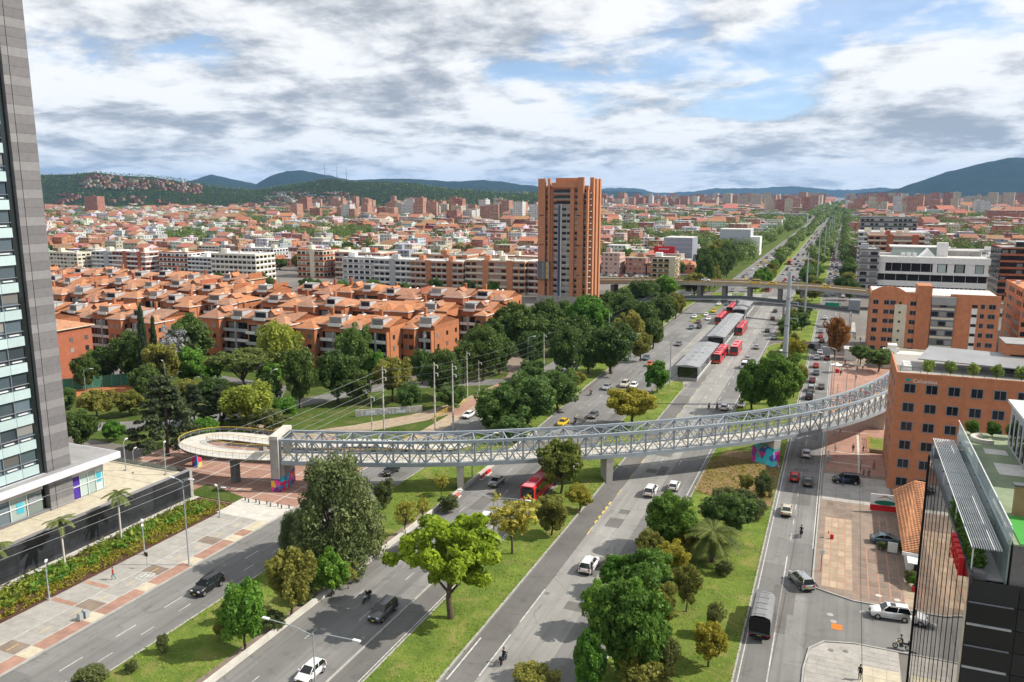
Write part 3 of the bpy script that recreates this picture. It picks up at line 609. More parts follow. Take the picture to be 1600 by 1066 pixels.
# ------------------------------------------------------------------ near mirror-glass building (right edge)
def mirror_building():
    t = thing('glass_building', 'near mirrored glass building with slatted pergola and green roof at the right edge', 'building', (9.6, 59, 0))
    W = 30; D = 28.6; H = 26.0
    piece('wall', black, (W/2+.15, D/2, H/2-.4), (W-.3, D-.3, H-.8), t)
    n = 12
    for j in range(n): # mirrored panes on the road face, in a slightly uneven plane
        for r in range(8):
            o = piece('mirror_pane', mirror, (.06, (j+.5)*D/n, (r+.5)*(H/8)), (.06, D/n-.03, H/8-.03), t); o.rotation_euler = (0, math.radians(RND.uniform(-.12, .12)), math.radians(RND.uniform(-.12, .12)))
    for r in range(16):
        for j in range(10): piece('dark_pane', black_glass, (.1+(j+.5)*3, .08, (r+.5)*(H/16)), (2.96, .06, H/16-.05), t)
        if r: piece('floor_ledge', grey_w if r % 2 == 0 else frame_g, (1.5, .0, r*H/16), (2.7, .16, .12 if r % 2 == 0 else .05), t)
    for q in range(9): piece('service_hatch', black, (3.6+(q*1.37) % 4, .03, 3+q*2.5), (.9, .06, .6), t)
    piece('corner_edge', black, (.0, D, H/2), (.16, .16, H), t); [piece('pane_joint', black, (.02, (j+1)*D/n, H/2), (.04, .014, H), t) for j in range(n-1)]; piece('corner_edge', tactile, (.0, .0, H/2-1), (.12, .14, H-2), t)
    # narrow planted terrace behind the parapet, pergola over it
    piece('terrace_floor', grey_w, (1.2, D/2+.5, H-.35), (2.2, D-1.4, .1), t); piece('parapet', granite, (.14, D/2, H+.0), (.2, D, .7), t); piece('back_wall', frame_g, (1.2, D-.3, H+.4), (2.0, .2, 1.2), t)
    piece('planter', conc_d, (.75, 6.6, H-.05), (.8, 11.5, .55), t)
    piece('upper_wall', clear, (2.3, D/2, H+1.2), (.1, D-1, 3.0), t)
    piece('upper_block', conc_d, (16.2, D/2+.15, H+1.2), (27.4, D-.5, 3.2), t); piece('upper_roof', green_worn, (16.2, D/2, H+2.85), (27.5, D-.3, .12), t)
    piece('green_deck', green_deck, (16.2, 2.9, H+2.94), (26.8, 5.4, .06), t); piece('deck_border', green_worn, (16.2, 2.7, H+2.985), (24.4, 3.6, .04), t); piece('green_deck', green_deck, (16.2, 2.7, H+3.02), (24.0, 3.2, .05), t)
    piece('brick_parapet', brick_y, (14.0, 6.1, H+4.0), (21.4, .5, 2.3), t); piece('parapet_cap', steel_d, (14.0, 6.1, H+5.2), (21.7, .7, .12), t)
    for (x, y, w_, d_) in ((5.2, 17, 2.6, 3.2), (4.6, 22, 1.8, 1.6)): piece('pale_patch', white_roof, (x, y, H+2.93), (w_, d_, .02), t)
    for i in range(9): piece('glass_rail', clear, (2.25, 1.5+i*3.05, H+3.45), (.04, 2.95, 1.1), t)
    piece('top_rail', lamp_m, (2.25, D/2, H+4.05), (.07, D-1, .06), t)
    piece('rooftop_house', grey_w, (10.0, 19.5, H+4.9), (8, 11, 4.2), t); piece('rooftop_roof', white_roof, (10.0, 19.5, H+7.1), (8.6, 11.6, .25), t)
    for i in range(6): piece('slit_window', black_glass, (5.96, 14.8+i*1.75, H+4.7), (.1, .7, 2.8), t)
    for i in range(13): piece('pergola_slat', lamp_m, (.15+i*.15, D/2+.1, H+2.0), (.055, D-1.6, .10), t)
    for i in range(9): piece('pergola_beam', steel_d, (1.05, 1.2+i*3.3, H+1.9), (2.1, .09, .10), t)
    for i in range(4): piece('pergola_post', lamp_m, (.28, 1.2+i*8.8, H+.85), (.08, .08, 2.1), t)
    # red letters standing on the parapet
    red = thing('roof_sign', 'row of upright red letters along the mirrored parapet', 'sign', (9.45, 61.0, 25.1))
    for i in range(5):
        lb = MB(); y = .4+i*1.0; lb.box(-.16, .16, y, y+.16, 0, 1.35); lb.box(-.16, .16, y+.16, y+.7, 1.12, 1.35); lb.box(-.16, .16, y+.16, y+(.7 if i % 2 else .5), .58, .78); lb.box(-.16, .16, y+.56, y+.72, .0 if i % 2 else .78, 1.12); lb.box(-.16, .16, y+.16, y+.56, 0, .2)
        lb.build('letter', red_m, red)
    return t
mirror_building()

# ------------------------------------------------------------------ house with tiled roof and sign board, right forecourt
def tile_house():
    t = thing('tiled_house', 'low white house with orange clay tile roof beside the mirrored building', 'house', (11.2, 113.6, 0))
    MB().prism([(0.2,3.2),(4.6,3.2),(5.6,27),(.2,27)], 0, 3.1).build('wall', white, t)
    r = MB(); r.add([(-.5,2.6,3.1),(5.2,2.4,3.5),(6.2,28,5.2),(-.5,28,3.3),(2.6,2.5,4.3),(2.6,28,5.4)], [(0,4,5,3),(4,1,2,5),(0,1,4),(3,5,2)]); r.add([(-.5,2.6,2.95),(5.2,2.4,3.35),(6.2,28,5.05),(-.5,28,3.15)], [(3,2,1,0)]); r.build('roof', tile2, t)
    for j in range(20):
        for i in range(2): piece('tile_course', tile2, (.98+i*3.0+(.2*i), 3.2+j*1.28, 3.83+.03*j+(.13 if i else 0)), (.06, .06, .05), t) if False else None
    # rows of cover tiles as real ridges
    for i in range(16):
        f = i/15.; z0 = lambda y: 0
        a = Vector((-.45+6*f*.5, 2.6, 3.12+1.2*f)) if f < .0 else None
    mb = MB()
    for j in range(34):
        y = 2.8+j*.74; u_ = (y-2.5)/25.5; zr = 4.3+1.1*u_; ze = 3.1+.2*u_; xe2 = 5.2+1.0*u_; ze2 = 3.5+1.7*u_
        mb.tube((-.5, y, ze+.04), (2.6, y, zr+.04), .11, .11, 5, cap=False); mb.tube((2.6, y, zr+.04), (xe2, y, ze2+.04), .11, .11, 5, cap=False)
    o = mb.build('cover_tiles', tile2, t); o['kind'] = 'stuff'
    piece('fascia', white, (2.3, 2.45, 3.1), (5.8, .12, .5), t); piece('porch_post', white, (1.9, .5, 1.4), (.25, .25, 2.8), t); piece('porch_roof', white, (1.2, 1.2, 2.85), (2.4, 2.4, .12), t)
    piece('door', black, (1.6, 3.15, 1.1), (1.0, .1, 2.2), t); piece('window', glass, (.15, 12, 1.7), (.1, 1.6, 1.1), t); piece('window', glass, (.15, 19, 1.7), (.1, 1.6, 1.1), t)
tile_house()
sb = thing('sign_board', 'white sign board with red mountain and green oval above a red base', 'sign', (7.3, 138.6, 0), math.radians(4))
piece('board', white, (2.1, 0, 2.3), (4.3, .16, 1.9), sb); piece('board_base', red_m, (2.1, -.01, .9), (4.3, .2, 1.0), sb)
MB().add([(.6,-.1,2.4),(1.5,-.1,2.8),(2.2,-.1,3.15),(2.9,-.1,2.75),(3.6,-.1,2.4),(2.2,-.1,2.85)], [(0,1,2,5),(5,2,3,4)]).build('mountain_mark', pave_p, sb)
ov = MB(); ov.add([(2.2+1.7*math.cos(a*math.pi/10), -.11, 1.85+.42*math.sin(a*math.pi/10)) for a in range(20)], [tuple(range(20))]); ov.build('oval_mark', M('deep_green', (.01, .16, .10), .6, .1, 1), sb)

# ------------------------------------------------------------------ generic mid-distance buildings
def band_block(name, label, cat, x, y, w, d, h, wall, rz=0., floors=5, style='band', roof=None, group=None, bands=None, cols=None, sides='se'):
    """apartment block: walls, floor bands or brick piers, windows as real openings (frames set proud), roof gear"""
    t = thing(name, label, cat, (x, y, 0), rz, group)
    piece('wall', wall, (w/2, d/2, h/2), (w, d, h), t); fh = h/floors; R_ = random.Random(int(x*7+y*3))
    piece('roof', roof or grey_roof, (w/2, d/2, h+.06), (w-.5, d-.5, .12), t)
    pm = MB()
    for a in ((0, w, 0, .25), (0, w, d-.25, d), (0, .25, .25, d-.25), (w-.25, w, .25, d-.25)): pm.box(a[0], a[1], a[2], a[3], h, h+.7)
    pm.build('parapet', bands or wall, t)
    mb = MB(); bb = MB(); step = 3.2
    for face, L in (('s', w), ('e', d), ('w', d)):
        if face not in sides and face != 's': continue
        n = max(2, int(L/step)); dx = L/n
        for f in range(floors):
            z0 = f*fh+fh*.32; z1 = f*fh+fh*.80
            for j in range(n):
                if style == 'pier' and j % 4 == 3: continue
                a = j*dx+dx*.14; b = (j+1)*dx-dx*.14; mi = 1 if R_.random() < .3 else 0
                if face == 's': mb.box(a, b, -.05, .02, z0, z1, mi)
                elif face == 'e': mb.box(w-.02, w+.05, a, b, z0, z1, mi)
                else: mb.box(-.05, .02, a, b, z0, z1, mi)
            if bands is not None and f < floors:
                if face == 's': bb.box(-.1, w+.1, -.35, -.06, f*fh-.05+.0, f*fh+fh*.30)
                elif face == 'e': bb.box(w+.06, w+.32, .0, d, f*fh-.045, f*fh+fh*.295)
        if style == 'pier':
            for j in range(3, n, 4):
                if face == 's': bb.box(j*dx, (j+1)*dx, -.5, -.02, 0, h+.9, 1)
    o = mb.build('windows', [glass, glass_c], t); o['kind'] = 'stuff'
    if bb.v: o = bb.build('floor_bands' if style != 'pier' else 'brick_piers', [bands or wall, wall], t); o['kind'] = 'stuff'
    for q in range(max(1, int(w/14))):
        bx_ = R_.uniform(2, max(2.5, w-5)); piece('roof_house', R_.choice([wall, white, offwhite]), (bx_, d*.5, h+1.4), (R_.uniform(2.5, 4.5), R_.uniform(2.5, 4), 2.7), t)
    for q in range(2): piece('water_tank', white_roof, (R_.uniform(1.5, w-1.5), d*.7, h+.7), (1.3, 1.3, 1.2), t)
    return t
SLABS = [
 (-500,384,26,14,13,offwhite,'cream block with green roof at the left end of the pale apartment row',None,'band'), (-470,392,22,14,14,grey_w,'grey balcony block right of the green-roofed one',white,'pier'),
 (-444,386,30,14,15,brick_r,'dark brick block in the left pale apartment row',white,'pier'), (-410,392,24,15,15,white,'white gabled block between the dark brick ones',brick_r,'band'),
 (-382,388,20,14,13,grey_w,'low grey and white block left of the big white slab',white,'band'),
 (-360,385,34,18,16,offwhite,'big white slab with long window bands above the tile roofs',white,'band'), (-322,420,20,18,17,offwhite,'cream block behind the big white slab',brick_r,'pier'), (-296,424,34,20,16,brick_r,'dark red brick block right of the cream one',offwhite,'band'),
 (-266,388,22,16,16,white,'white end section of the long curved apartment slab',grey_w,'band'), (-243.5,386,24,16,16,grey_w,'blue-grey section of the long curved apartment slab',white,'pier'),
 (-219,384,32,16,16,brick_t,'brick section in the middle of the long curved slab',conc_l,'pier'), (-186.5,386,34,16,17,brick_t,'orange brick section at the right end of the long curved slab',offwhite,'pier'), (-152,390,12,16,17,brick_s,'salmon block between the long slab and the brick tower',white,'band'),
 (-250,440,40,15,15,brick,'orange block standing behind the curved slab on the left',offwhite,'pier'), (-205,445,50,15,15,offwhite,'long cream block standing behind the curved slab',brick_r,'band'),
 (-104,470,14,16,15,offwhite,'narrow cream and white block right of the brick tower',brick_y,'pier'),
 (-420,470,40,16,13,white,'white block in the second row behind the pale apartments',grey_w,'band'), (-350,480,50,15,12,brick_r,'long low brick block in the second row',white,'band'), (-480,490,45,15,12,offwhite,'cream block far left in the second row',white,'band')]
for (x, y, w, d, h, wl, lb, bd, st) in SLABS:
    band_block('apartment_block', lb, 'building', x, y, w, d, h, wl, math.radians(RND.uniform(-3, 3)), 5, st, white_roof if wl is not brick else grey_roof, 'pale and brick apartment blocks behind the tile roofs', bd)
# blocks on the right side of the avenue
RIGHT = [(54,294,26,30,22,brick,'orange brick apartment block cut by the right edge behind the clinic',None,'pier',brick), (72,330,30,30,20,brick_r,'red brick block at the far right edge behind the orange one',None,'band',grey_roof),
 (8.6,446,9,26,24,grey_w,'narrow grey block with dark window bands left of the white office',conc_d,'band',grey_roof), (72,452,30,30,26,black_glass,'dark glass office right of the white-banded office',brick_r,'band',grey_roof),
 (14,520,30,26,28,brick_r,'brick block with a red roof edge behind the white-banded office',offwhite,'pier',tile_r), (10,610,44,30,26,grey_w,'pale grey shopping block farther up the right side',white,'band',white_roof),
 (12,690,40,34,34,conc,'grey office with dark glass top far up the right side',glass_b,'band',grey_roof), (70,560,60,20,14,brick_s,'long salmon block on the right among red roofs',offwhite,'band',white_roof), (140,600,50,24,15,brick,'orange block far right among red roofs',offwhite,'band',grey_roof), (110,500,40,24,17,brick_r,'dark brick block far right behind the glass office',white,'band',grey_roof),
 (60,640,50,20,13,white,'white low block behind the salmon one on the right',grey_w,'band',white_roof), (120,700,60,30,16,offwhite,'cream block in the far right quarter',white,'band',white_roof)]
for (x, y, w, d, h, wl, lb, bd, st, rf) in RIGHT: band_block('city_block', lb, 'building', x, y, w, d, h, wl, 0, max(4, int(h/3.1)), st, rf, 'blocks on the right side of the avenue', bd, sides='sew')
def white_office():
    t = thing('white_office', 'white office building with strip windows and a glass penthouse terrace on the right', 'building', (17, 448, 0)); W, D = 50, 30
    piece('wall', glass, (W/2, D/2, 10.4), (W-1, D-1, 20.8), t)
    for z0, z1, g in ((0, 4.2, -1.2), (6.3, 9.0, 0), (12.4, 13.7, 1.2), (18.0, 21.0, 1.2)): piece('white_band', white, (W/2, D/2, (z0+z1)/2), (W-.4+g, D-.4+g, z1-z0), t)
    for x0, x1 in ((0.3, 4), (25.5, 27.5), (32, 35), (39.8, 44), (48, 49.7)): piece('white_pier', white, ((x0+x1)/2, .25, 15.85), (x1-x0, .5, 4.3), t)
    for i in range(5): piece('terrace_mullion', lamp_m, (7+i*4.4, .42, 15.8), (.12, .1, 4.2), t)
    for x_ in (29.6, 37.4, 46): piece('tall_pane', clear, (x_, .4, 15.8), (3.4, .12, 3.9), t)
    for i in range(9): piece('strip_mullion', lamp_m, (4+i*5.2, .42, 10.7), (.14, .1, 3.3), t)
    for i in range(24): piece('low_mullion', grey_w, (2+i*2.0, .4, 5.25), (.5, .1, 2.1), t)
    piece('roof_deck', white_roof, (W/2, D/2, 21.05), (W-.8, D-.8, .1), t); piece('penthouse', clear, (18, 18, 23.2), (22, 14, 4), t); piece('penthouse_roof', white_roof, (20, 18, 25.4), (28, 17, .5), t)
    piece('stair_shaft', white, (30, 10, 24.5), (5, 4, 7), t); MB().add([(19,6,21.1),(27,6,21.1),(27,12,21.1),(19,12,21.1),(23,9,25.5)], [(0,1,4),(1,2,4),(2,3,4),(3,0,4)]).build('white_tent', white, t)
    for i in range(16): piece('rail_post', lamp_m, (1+i*3.2, .3, 21.6), (.08, .08, 1.1), t)
    piece('rail', lamp_m, (W/2, .3, 22.1), (W-1, .06, .08), t); piece('roof_wall', conc, (40, 20, 22.4), (16, 10, 2.6), t)
    for i in range(3): piece('roof_unit', white, (12+i*2.6, 4, 22), (1.8, 1.8, 1.7), t)
white_office()
def brick_clinic2():
    t = thing('brick_apartments', 'brick building with arched parapet, cream strip and glazed stairwell behind the clinic', 'building', (10, 286, 0)); W, D, H = 37, 22, 20
    piece('wall', brick, (W/2, D/2, H/2), (W, D, H), t); piece('roof', white_roof, (W/2, D/2, H+.08), (W-.6, D-.6, .16), t)
    mb = MB(); pts = [(0, H), (0, H+.9)] + [(1+4.2*(1-math.cos(a*math.pi/8))/2*2, H+.9+1.7*math.sin(a*math.pi/8)) for a in range(1, 8)] + [(10.2, H+.9), (14, H+.6), (14, H)]
    n = len(pts); mb.add([(x, -.15, z) for x, z in pts]+[(x, .35, z) for x, z in pts], [tuple(range(n)), tuple(reversed(range(n, 2*n)))]+[(i, n+i, n+(i+1) % n, (i+1) % n) for i in range(n)]); mb.build('arched_parapet', brick, t)
    piece('stair_tower', brick, (15.6, 4, 11.6), (4.2, 9, 23.2), t); piece('cream_strip', offwhite, (9.0, -.06, 8.5), (3.6, .14, 16.6), t); piece('glazed_bay', glass_b, (21.2, -.25, 9), (6.6, .5, 18), t); piece('bay_hood', metal_roof, (21.2, -.5, 18.6), (6.9, 1.6, 2.6), t); piece('white_slot', white, (30, -.05, 8.5), (1.6, .12, 16), t); piece('parapet', brick, (30, .2, H+.4), (14, .4, .8), t)
    for f in range(6):
        z = 2+3.05*f
        for x, w in ((1.5, 1.7), (4.7, 1.6), (6.6, 1.8), (12.6, 1.9), (32.2, 1.2), (34.8, 2.1)): framed_window(t, x, -.002, z, w, 1.55)
        piece('window', black, (8.8, -.15, z), (.6, .08, .7), t); piece('slot_window', black, (30, -.13, z), (1.5, .08, .9), t)
        for i in range(3): piece('bay_pane', glass_c if (f+i) % 2 else glass, (18.9+i*2.25, -.53, z+.1), (1.9, .08, 1.5), t)
        piece('bay_band', offwhite, (21.2, -.56, z-1.3), (6.4, .1, .7), t)
        for j in range(4): framed_window(t, -.002, 3+5*j, z, 1.4, 1.3, 'w')
brick_clinic2()
band_block('low_pavilion', 'white-roofed low pavilion between the two brick buildings on the right', 'building', 14, 262, 16, 10, 4, offwhite, 0, 1, 'band', white_roof)

# ------------------------------------------------------------------ tall brick tower
def brick_tower():
    t = thing('apartment_tower', 'tall orange brick apartment tower with corner fins standing alone in the middle', 'tower', (-137.2, 369, 0), 0); W, D, H = 24.2, 17, 58
    piece('wall', brick_t, (W/2, D/2, 28), (W, D, 56), t); fh = 2.85
    for x0, x1, h in ((-.6, 3.0, 59.5), (4.4, 5.4, 59.5), (19.4, 22.3, 60), (23.7, 24.6, 54)): piece('brick_fin', brick_t, ((x0+x1)/2, -.9, h/2), (x1-x0, 1.8, h), t)
    for y0, y1, h in ((3, 5.5, 60), (8, 11.5, 59.5), (14, 16.5, 59.5)): piece('brick_fin', brick_t, (W+.7, (y0+y1)/2, h/2), (1.8, y1-y0, h), t)
    piece('crown', brick_t, (12.5, 3.5, 56.4), (13, 9, 2.4), t); piece('crown_house', brick_t, (13, 5, 58.6), (12, 6, 2.4), t); piece('roof', grey_roof, (W/2, D/2, 56.05), (W-.4, D-.4, .1), t)
    piece('brick_panel', brick_t, (5.5, -.35, 27), (1.8, .7, 54), t); piece('brick_panel', brick_t, (16.4, -.35, 28), (2.0, .7, 56), t); piece('concrete_bay', conc, (11.4, -.06, 25), (7.6, .14, 46), t); piece('painted_shade_strip', conc_d, (3.7, -.03, 28), (1.4, .1, 54), t)  # dark strip between the fins paints the shade of the recess
    piece('stair_glass', M_glass('stair_glass', (.05, .07, .16), .1), (10.0, -.3, 24), (1.3, .5, 46), t); piece('white_fin', white, (10.85, -.5, 24), (.28, .9, 47), t)
    for f in range(19):
        z = 2.2+fh*f; r = random.Random(f)
        for x, w in ((3.7, 1.2), (7.9, 2.0), (12.3, 2.1), (14.5, 1.6), (18.4, 1.5), (23.0, 1.3)):
            window(t, None, glass_c if r.random() < .36 else glass, x, -.14, z, w, 1.35, 's'); piece('sill', conc_l, (x, -.2, z-.85), (w+.1, .2, .3), t)
        for y in (1.5, 6.7, 12.6): window(t, None, glass, W+.05, y, z, 1.5, 1.4, 'e')
        if f % 5 == 4:
            for x in (1.3, 20): piece('dark_slot', black, (x, -1.83, z), (2.2, .08, .4), t)
        piece('balcony', conc_l, (22.6, -.55, z-.85), (1.7, .9, .3), t); piece('balcony', conc_l, (W+.5, 1.4, z-.85), (1.0, 2.2, .3), t)
    for f in range(3):
        z = 48.2+2.7*f; piece('penthouse_window', glass, (12.2, -.12, z), (7.8, .2, 1.5), t); piece('penthouse_band', conc, (12.2, -.25, z-1.05), (8.2, .4, .5), t)
    b = piece('glazed_bay', glass_b, (2.6, -2.4, 15.5), (6.4, 1.4, 8.4), t)
    for f in range(4): piece('bay_slab', conc_d, (2.6, -2.5, 11.4+2.75*f), (6.8, 1.8, .25), t)
    for x in (-.4, 2.6, 5.6): piece('bay_mullion', lamp_m, (x, -3.15, 15.5), (.15, .1, 8.2), t)
    piece('yellow_panel', M('yellow_panel', (.55, .38, .05), .6, .1, 1), (4.8, -3.17, 15.5), (.9, .1, 8.2), t)
    piece('base', conc, (W/2, 0, 1.5), (W+2, 4, 3), t)
brick_tower()

# ------------------------------------------------------------------ tile-roofed brick apartment complex
def hip_roof(w, d, h, pitch, over=.7):
    x0, x1, y0, y1 = -over, w+over, -over, d+over; run = min(w, d)/2+over; z1 = h+run*pitch
    mb = MB()
    if w >= d: rl, rr = (x0+run, (y0+y1)/2, z1), (x1-run, (y0+y1)/2, z1); fs = [(0,1,5,4),(1,2,5),(2,3,4,5),(3,0,4)]
    else: rl, rr = ((x0+x1)/2, y0+run, z1), ((x0+x1)/2, y1-run, z1); fs = [(0,1,4),(1,2,5,4),(2,3,5),(3,0,4,5)]
    mb.add([(x0,y0,h),(x1,y0,h),(x1,y1,h),(x0,y1,h),rl,rr], fs); mb.add([(x0,y0,h-.25),(x1,y0,h-.25),(x1,y1,h-.25),(x0,y1,h-.25),(x0,y0,h),(x1,y0,h),(x1,y1,h),(x0,y1,h)], [(3,2,1,0),(0,1,5,4),(1,2,6,5),(2,3,7,6),(3,0,4,7)], 1)
    return mb
def gable_roof(w, d, h, pitch, over=.7):
    z1 = h+(d/2+over)*pitch; ym = d/2; y0, y1 = -over, d+over; mb = MB(); a, b = -.25, w+.25
    mb.add([(a,y0,h),(b,y0,h),(b,ym,z1),(a,ym,z1),(b,y1,h),(a,y1,h)], [(0,1,2,3),(3,2,4,5)])
    mb.add([(a,y0,h-.22),(b,y0,h-.22),(b,ym,z1-.22),(a,ym,z1-.22),(b,y1,h-.22),(a,y1,h-.22)], [(3,2,1,0),(5,4,2,3)]); mb.add([(a,y0,h-.22),(b,y0,h-.22),(b,y0,h),(a,y0,h)], [(0,1,2,3)], 1)
    for x in (a+.25, b-.25): mb.add([(x,0,h-.1),(x,d,h-.1),(x,ym,z1-.25)], [(0,1,2),(2,1,0)], 2)
    return mb
def complex_block(i, x, y, w, d, h, label, seed):
    R_ = random.Random(seed); t = thing('tiled_apartments', label, 'building', (x, y, 0), math.radians(R_.uniform(-2, 2)), 'brick apartments with clay tile roofs')
    bm_ = brick_c if R_.random() < .72 else brick_r; piece('wall', bm_, (w/2, d/2, h/2), (w, d, h), t)
    h += 1.6; UBx = None
    piece('wall_top', bm_, (w/2, d/2, h-.8), (w, d, 1.6), t); (gable_roof(w, d, h, .27) if R_.random() < .7 else hip_roof(w, d, h, .30)).build('roof', [tile if R_.random() < .7 else tile2, offwhite, bm_], t)
    # projecting front wing with its own hipped roof
    ww = w*R_.uniform(.34, .44); wx = R_.choice([0.2, w-ww-.2]); wd = R_.uniform(2.6, 4.2); wh = h-R_.uniform(.2, 1.2)
    piece('wing_wall', bm_, (wx+ww/2, -wd/2, wh/2), (ww, wd, wh), t); o = hip_roof(ww, wd+ww*.55, wh, .50, .45).build('wing_roof', [tile if R_.random() < .6 else tile2, white], t, (wx, -wd, 0.0))
    fl = 4; fh = (wh-.4)/4.3
    for f in range(4):
        z = fh*(f+.62)
        for q in (.28, .72): window(t, None, glass_c if R_.random() < .45 else glass, wx+ww*q, -wd-.03, z, 1.35, 1.25, 's')
        window(t, None, glass_c if R_.random() < .4 else glass, wx+ww+.03, -wd*.5, z, .9, 1.25, 'e')
        for q in range(max(2, int(d/4))): window(t, None, glass_c if R_.random() < .4 else glass, w+.03, 2+q*(d-4)/max(1, int(d/4)-1), z, 1.1, 1.25, 'e')
    # balcony bay: recessed dark openings, white slabs, grey column
    bx0, bx1 = (wx+ww+.4, w-.5) if wx < w/2-1 else (.5, wx-.4); bw = bx1-bx0
    if bw > 2:
        piece('balcony_back', black_glass, ((bx0+bx1)/2, .0, wh*.45), (bw, .12, wh*.9), t)
        for f in range(4):
            z = fh*(f+.15); piece('balcony_slab', grey_w, ((bx0+bx1)/2, -.75, z), (bw, 1.6, .18), t); piece('balcony_parapet', white if R_.random() < .6 else grey_w, ((bx0+bx1)/2, -1.5, z+.5), (bw, .14, .85), t)
            if R_.random() < .7: piece('balcony_window', glass_c, (bx0+bw*.3, -.09, z+1.5), (bw*.4, .08, 1.7), t)
        piece('grey_column', grey_w, ((bx0+bx1)/2, -1.45, wh*.46), (.45, .5, wh*.92), t); piece('side_wall', bm_, (bx1+.15, -.8, wh*.47), (.3, 1.7, wh*.94), t)
    # roof terrace cut into the slope: white parapet, dark glazing behind
    tw = R_.uniform(3.2, 4.6); tx = min(max(.8, (bx0+bx1)/2-tw/2), w-tw-.8); piece('terrace_box', grey_w, (tx+tw/2, 2.2, h+.7), (tw, 4.6, 2.6), t); piece('terrace_glass', glass if R_.random() < .6 else glass_c, (tx+tw/2, -.12, h+.95), (tw-.7, .08, 1.5), t); piece('terrace_parapet', white, (tx+tw/2, -.9, h-.15), (tw, .16, .9), t); piece('terrace_roof', tile2 if R_.random() < .5 else grey_roof, (tx+tw/2, 2.2, h+2.06), (tw+.3, 4.8, .12), t)
    if R_.random() < .22: piece('party_wall', bm_, (w-.1, d/2-.8, h+1.4), (.35, d-3, 2.6), t)
    # dormers, gable and chimney
    for q in range(R_.choice([0, 1, 1])):
        dx = R_.uniform(1.5, w-4); gz = h+.4; gw_ = R_.uniform(2.4, 3.6); dy = d*.10
        mb = MB(); a = gw_/2; mb.add([(dx,dy,gz-.6),(dx+gw_,dy,gz-.6),(dx+gw_,dy,gz+.9),(dx+a,dy,gz+2.2),(dx,dy,gz+.9),(dx,dy+4,gz+.9),(dx+gw_,dy+4,gz+.9),(dx+a,dy+5,gz+2.2)], [(0,1,2,3,4)], 1)
        mb.add([(dx-.25,dy-.3,gz+.78),(dx+a,dy-.3,gz+2.35),(dx+a,dy+5,gz+2.35),(dx-.25,dy+4,gz+.78),(dx+gw_+.25,dy-.3,gz+.78),(dx+gw_+.25,dy+4,gz+.78)], [(0,1,2,3),(1,4,5,2)], 0); dm = mb.build('dormer', [tile, bm_], t)
        piece('dormer_window', glass if q else glass_c, (dx+a, dy-.04, gz+.4), (gw_*.55, .08, 1.0), t)
    cx_ = R_.uniform(2, w-2); piece('chimney', bm_, (cx_, d*.45, h+2.2), (.9, .7, 3.2), t); piece('chimney_cap', tile2, (cx_, d*.45, h+3.85), (1.1, .9, .14), t); piece('aerial', steel_d, (cx_+1.5, d*.5, h+3.2), (.07, .07, 3.4), t)
    for q in range(2): o = piece('skylight', white, (R_.uniform(2, w-2), d*.25, h+d*.13+.75), (.7, .9, .08), t); o.rotation_euler = (.48, 0, 0)
    return t
ROWS = [  # x, y, width, depth, height
 [(-214,152,12,14,13.0),(-233,164,13,13,13.0)],
 [(-258,186,16,12,12.4),(-241,188,16,12,12.0),(-224,185,16,12,13.0),(-207,184,15,12,12.8)],
 [(-186,195,18,12,12.8),(-167,192,18,12,13.4),(-148.5,194.5,17,12,12.8),(-131,192.5,14,13,13.6),(-116.5,202,9,15,13.2)],
 [(-302,216,18,12,12.6),(-283,219,18,12,13.2),(-264,216,18,12,12.4),(-245,219,17,12,13.4),(-227,217,16,12,12.6),(-210,220,15,12,13.2)],
 [(-192,229,18,12,13.0),(-173,226,18,12,13.4),(-154,229,18,12,12.8),(-135,227,17,13,13.5),(-116,236,11,14,13.0)],
 [(-335,248,18,12,13.0),(-316,246,18,12,12.8),(-297,249,18,12,13.4),(-278,247,18,12,12.7),(-259,250,18,12,13.4),(-240,248,18,12,12.8),(-221,251,16,12,13.2)],
 [(-203,264,18,12,13.0),(-184,266,18,12,13.5),(-165,264,18,12,12.8),(-146,266,18,13,13.4),(-127,268,15,13,13.0)],
 [(-372,272,18,12,12.8),(-353,275,18,12,13.2),(-334,277,18,12,13.5),(-315,276,18,12,12.8),(-296,279,18,12,13.4),(-277,277,17,12,12.7),(-259,280,17,12,13.2)]]
ROWN = ['front-left', 'second left', 'front', 'third left', 'second', 'fourth left', 'third', 'back left', 'back']
ORD = ['leftmost', 'second from left', 'third from left', 'fourth from left', 'fifth from left', 'sixth from left', 'seventh from left']
for r, row in enumerate(ROWS):
    for i, (x, y, w, d, h) in enumerate(row):
        if i+1 < len(row) and 0 < row[i+1][0]-x < 24: w = row[i+1][0]-x-.3
        complex_block(i, x, y, w, d, h, 'tile-roofed brick apartments, %s in the %s row of the complex' % (ORD[i], ROWN[r]), r*37+i*11+5)

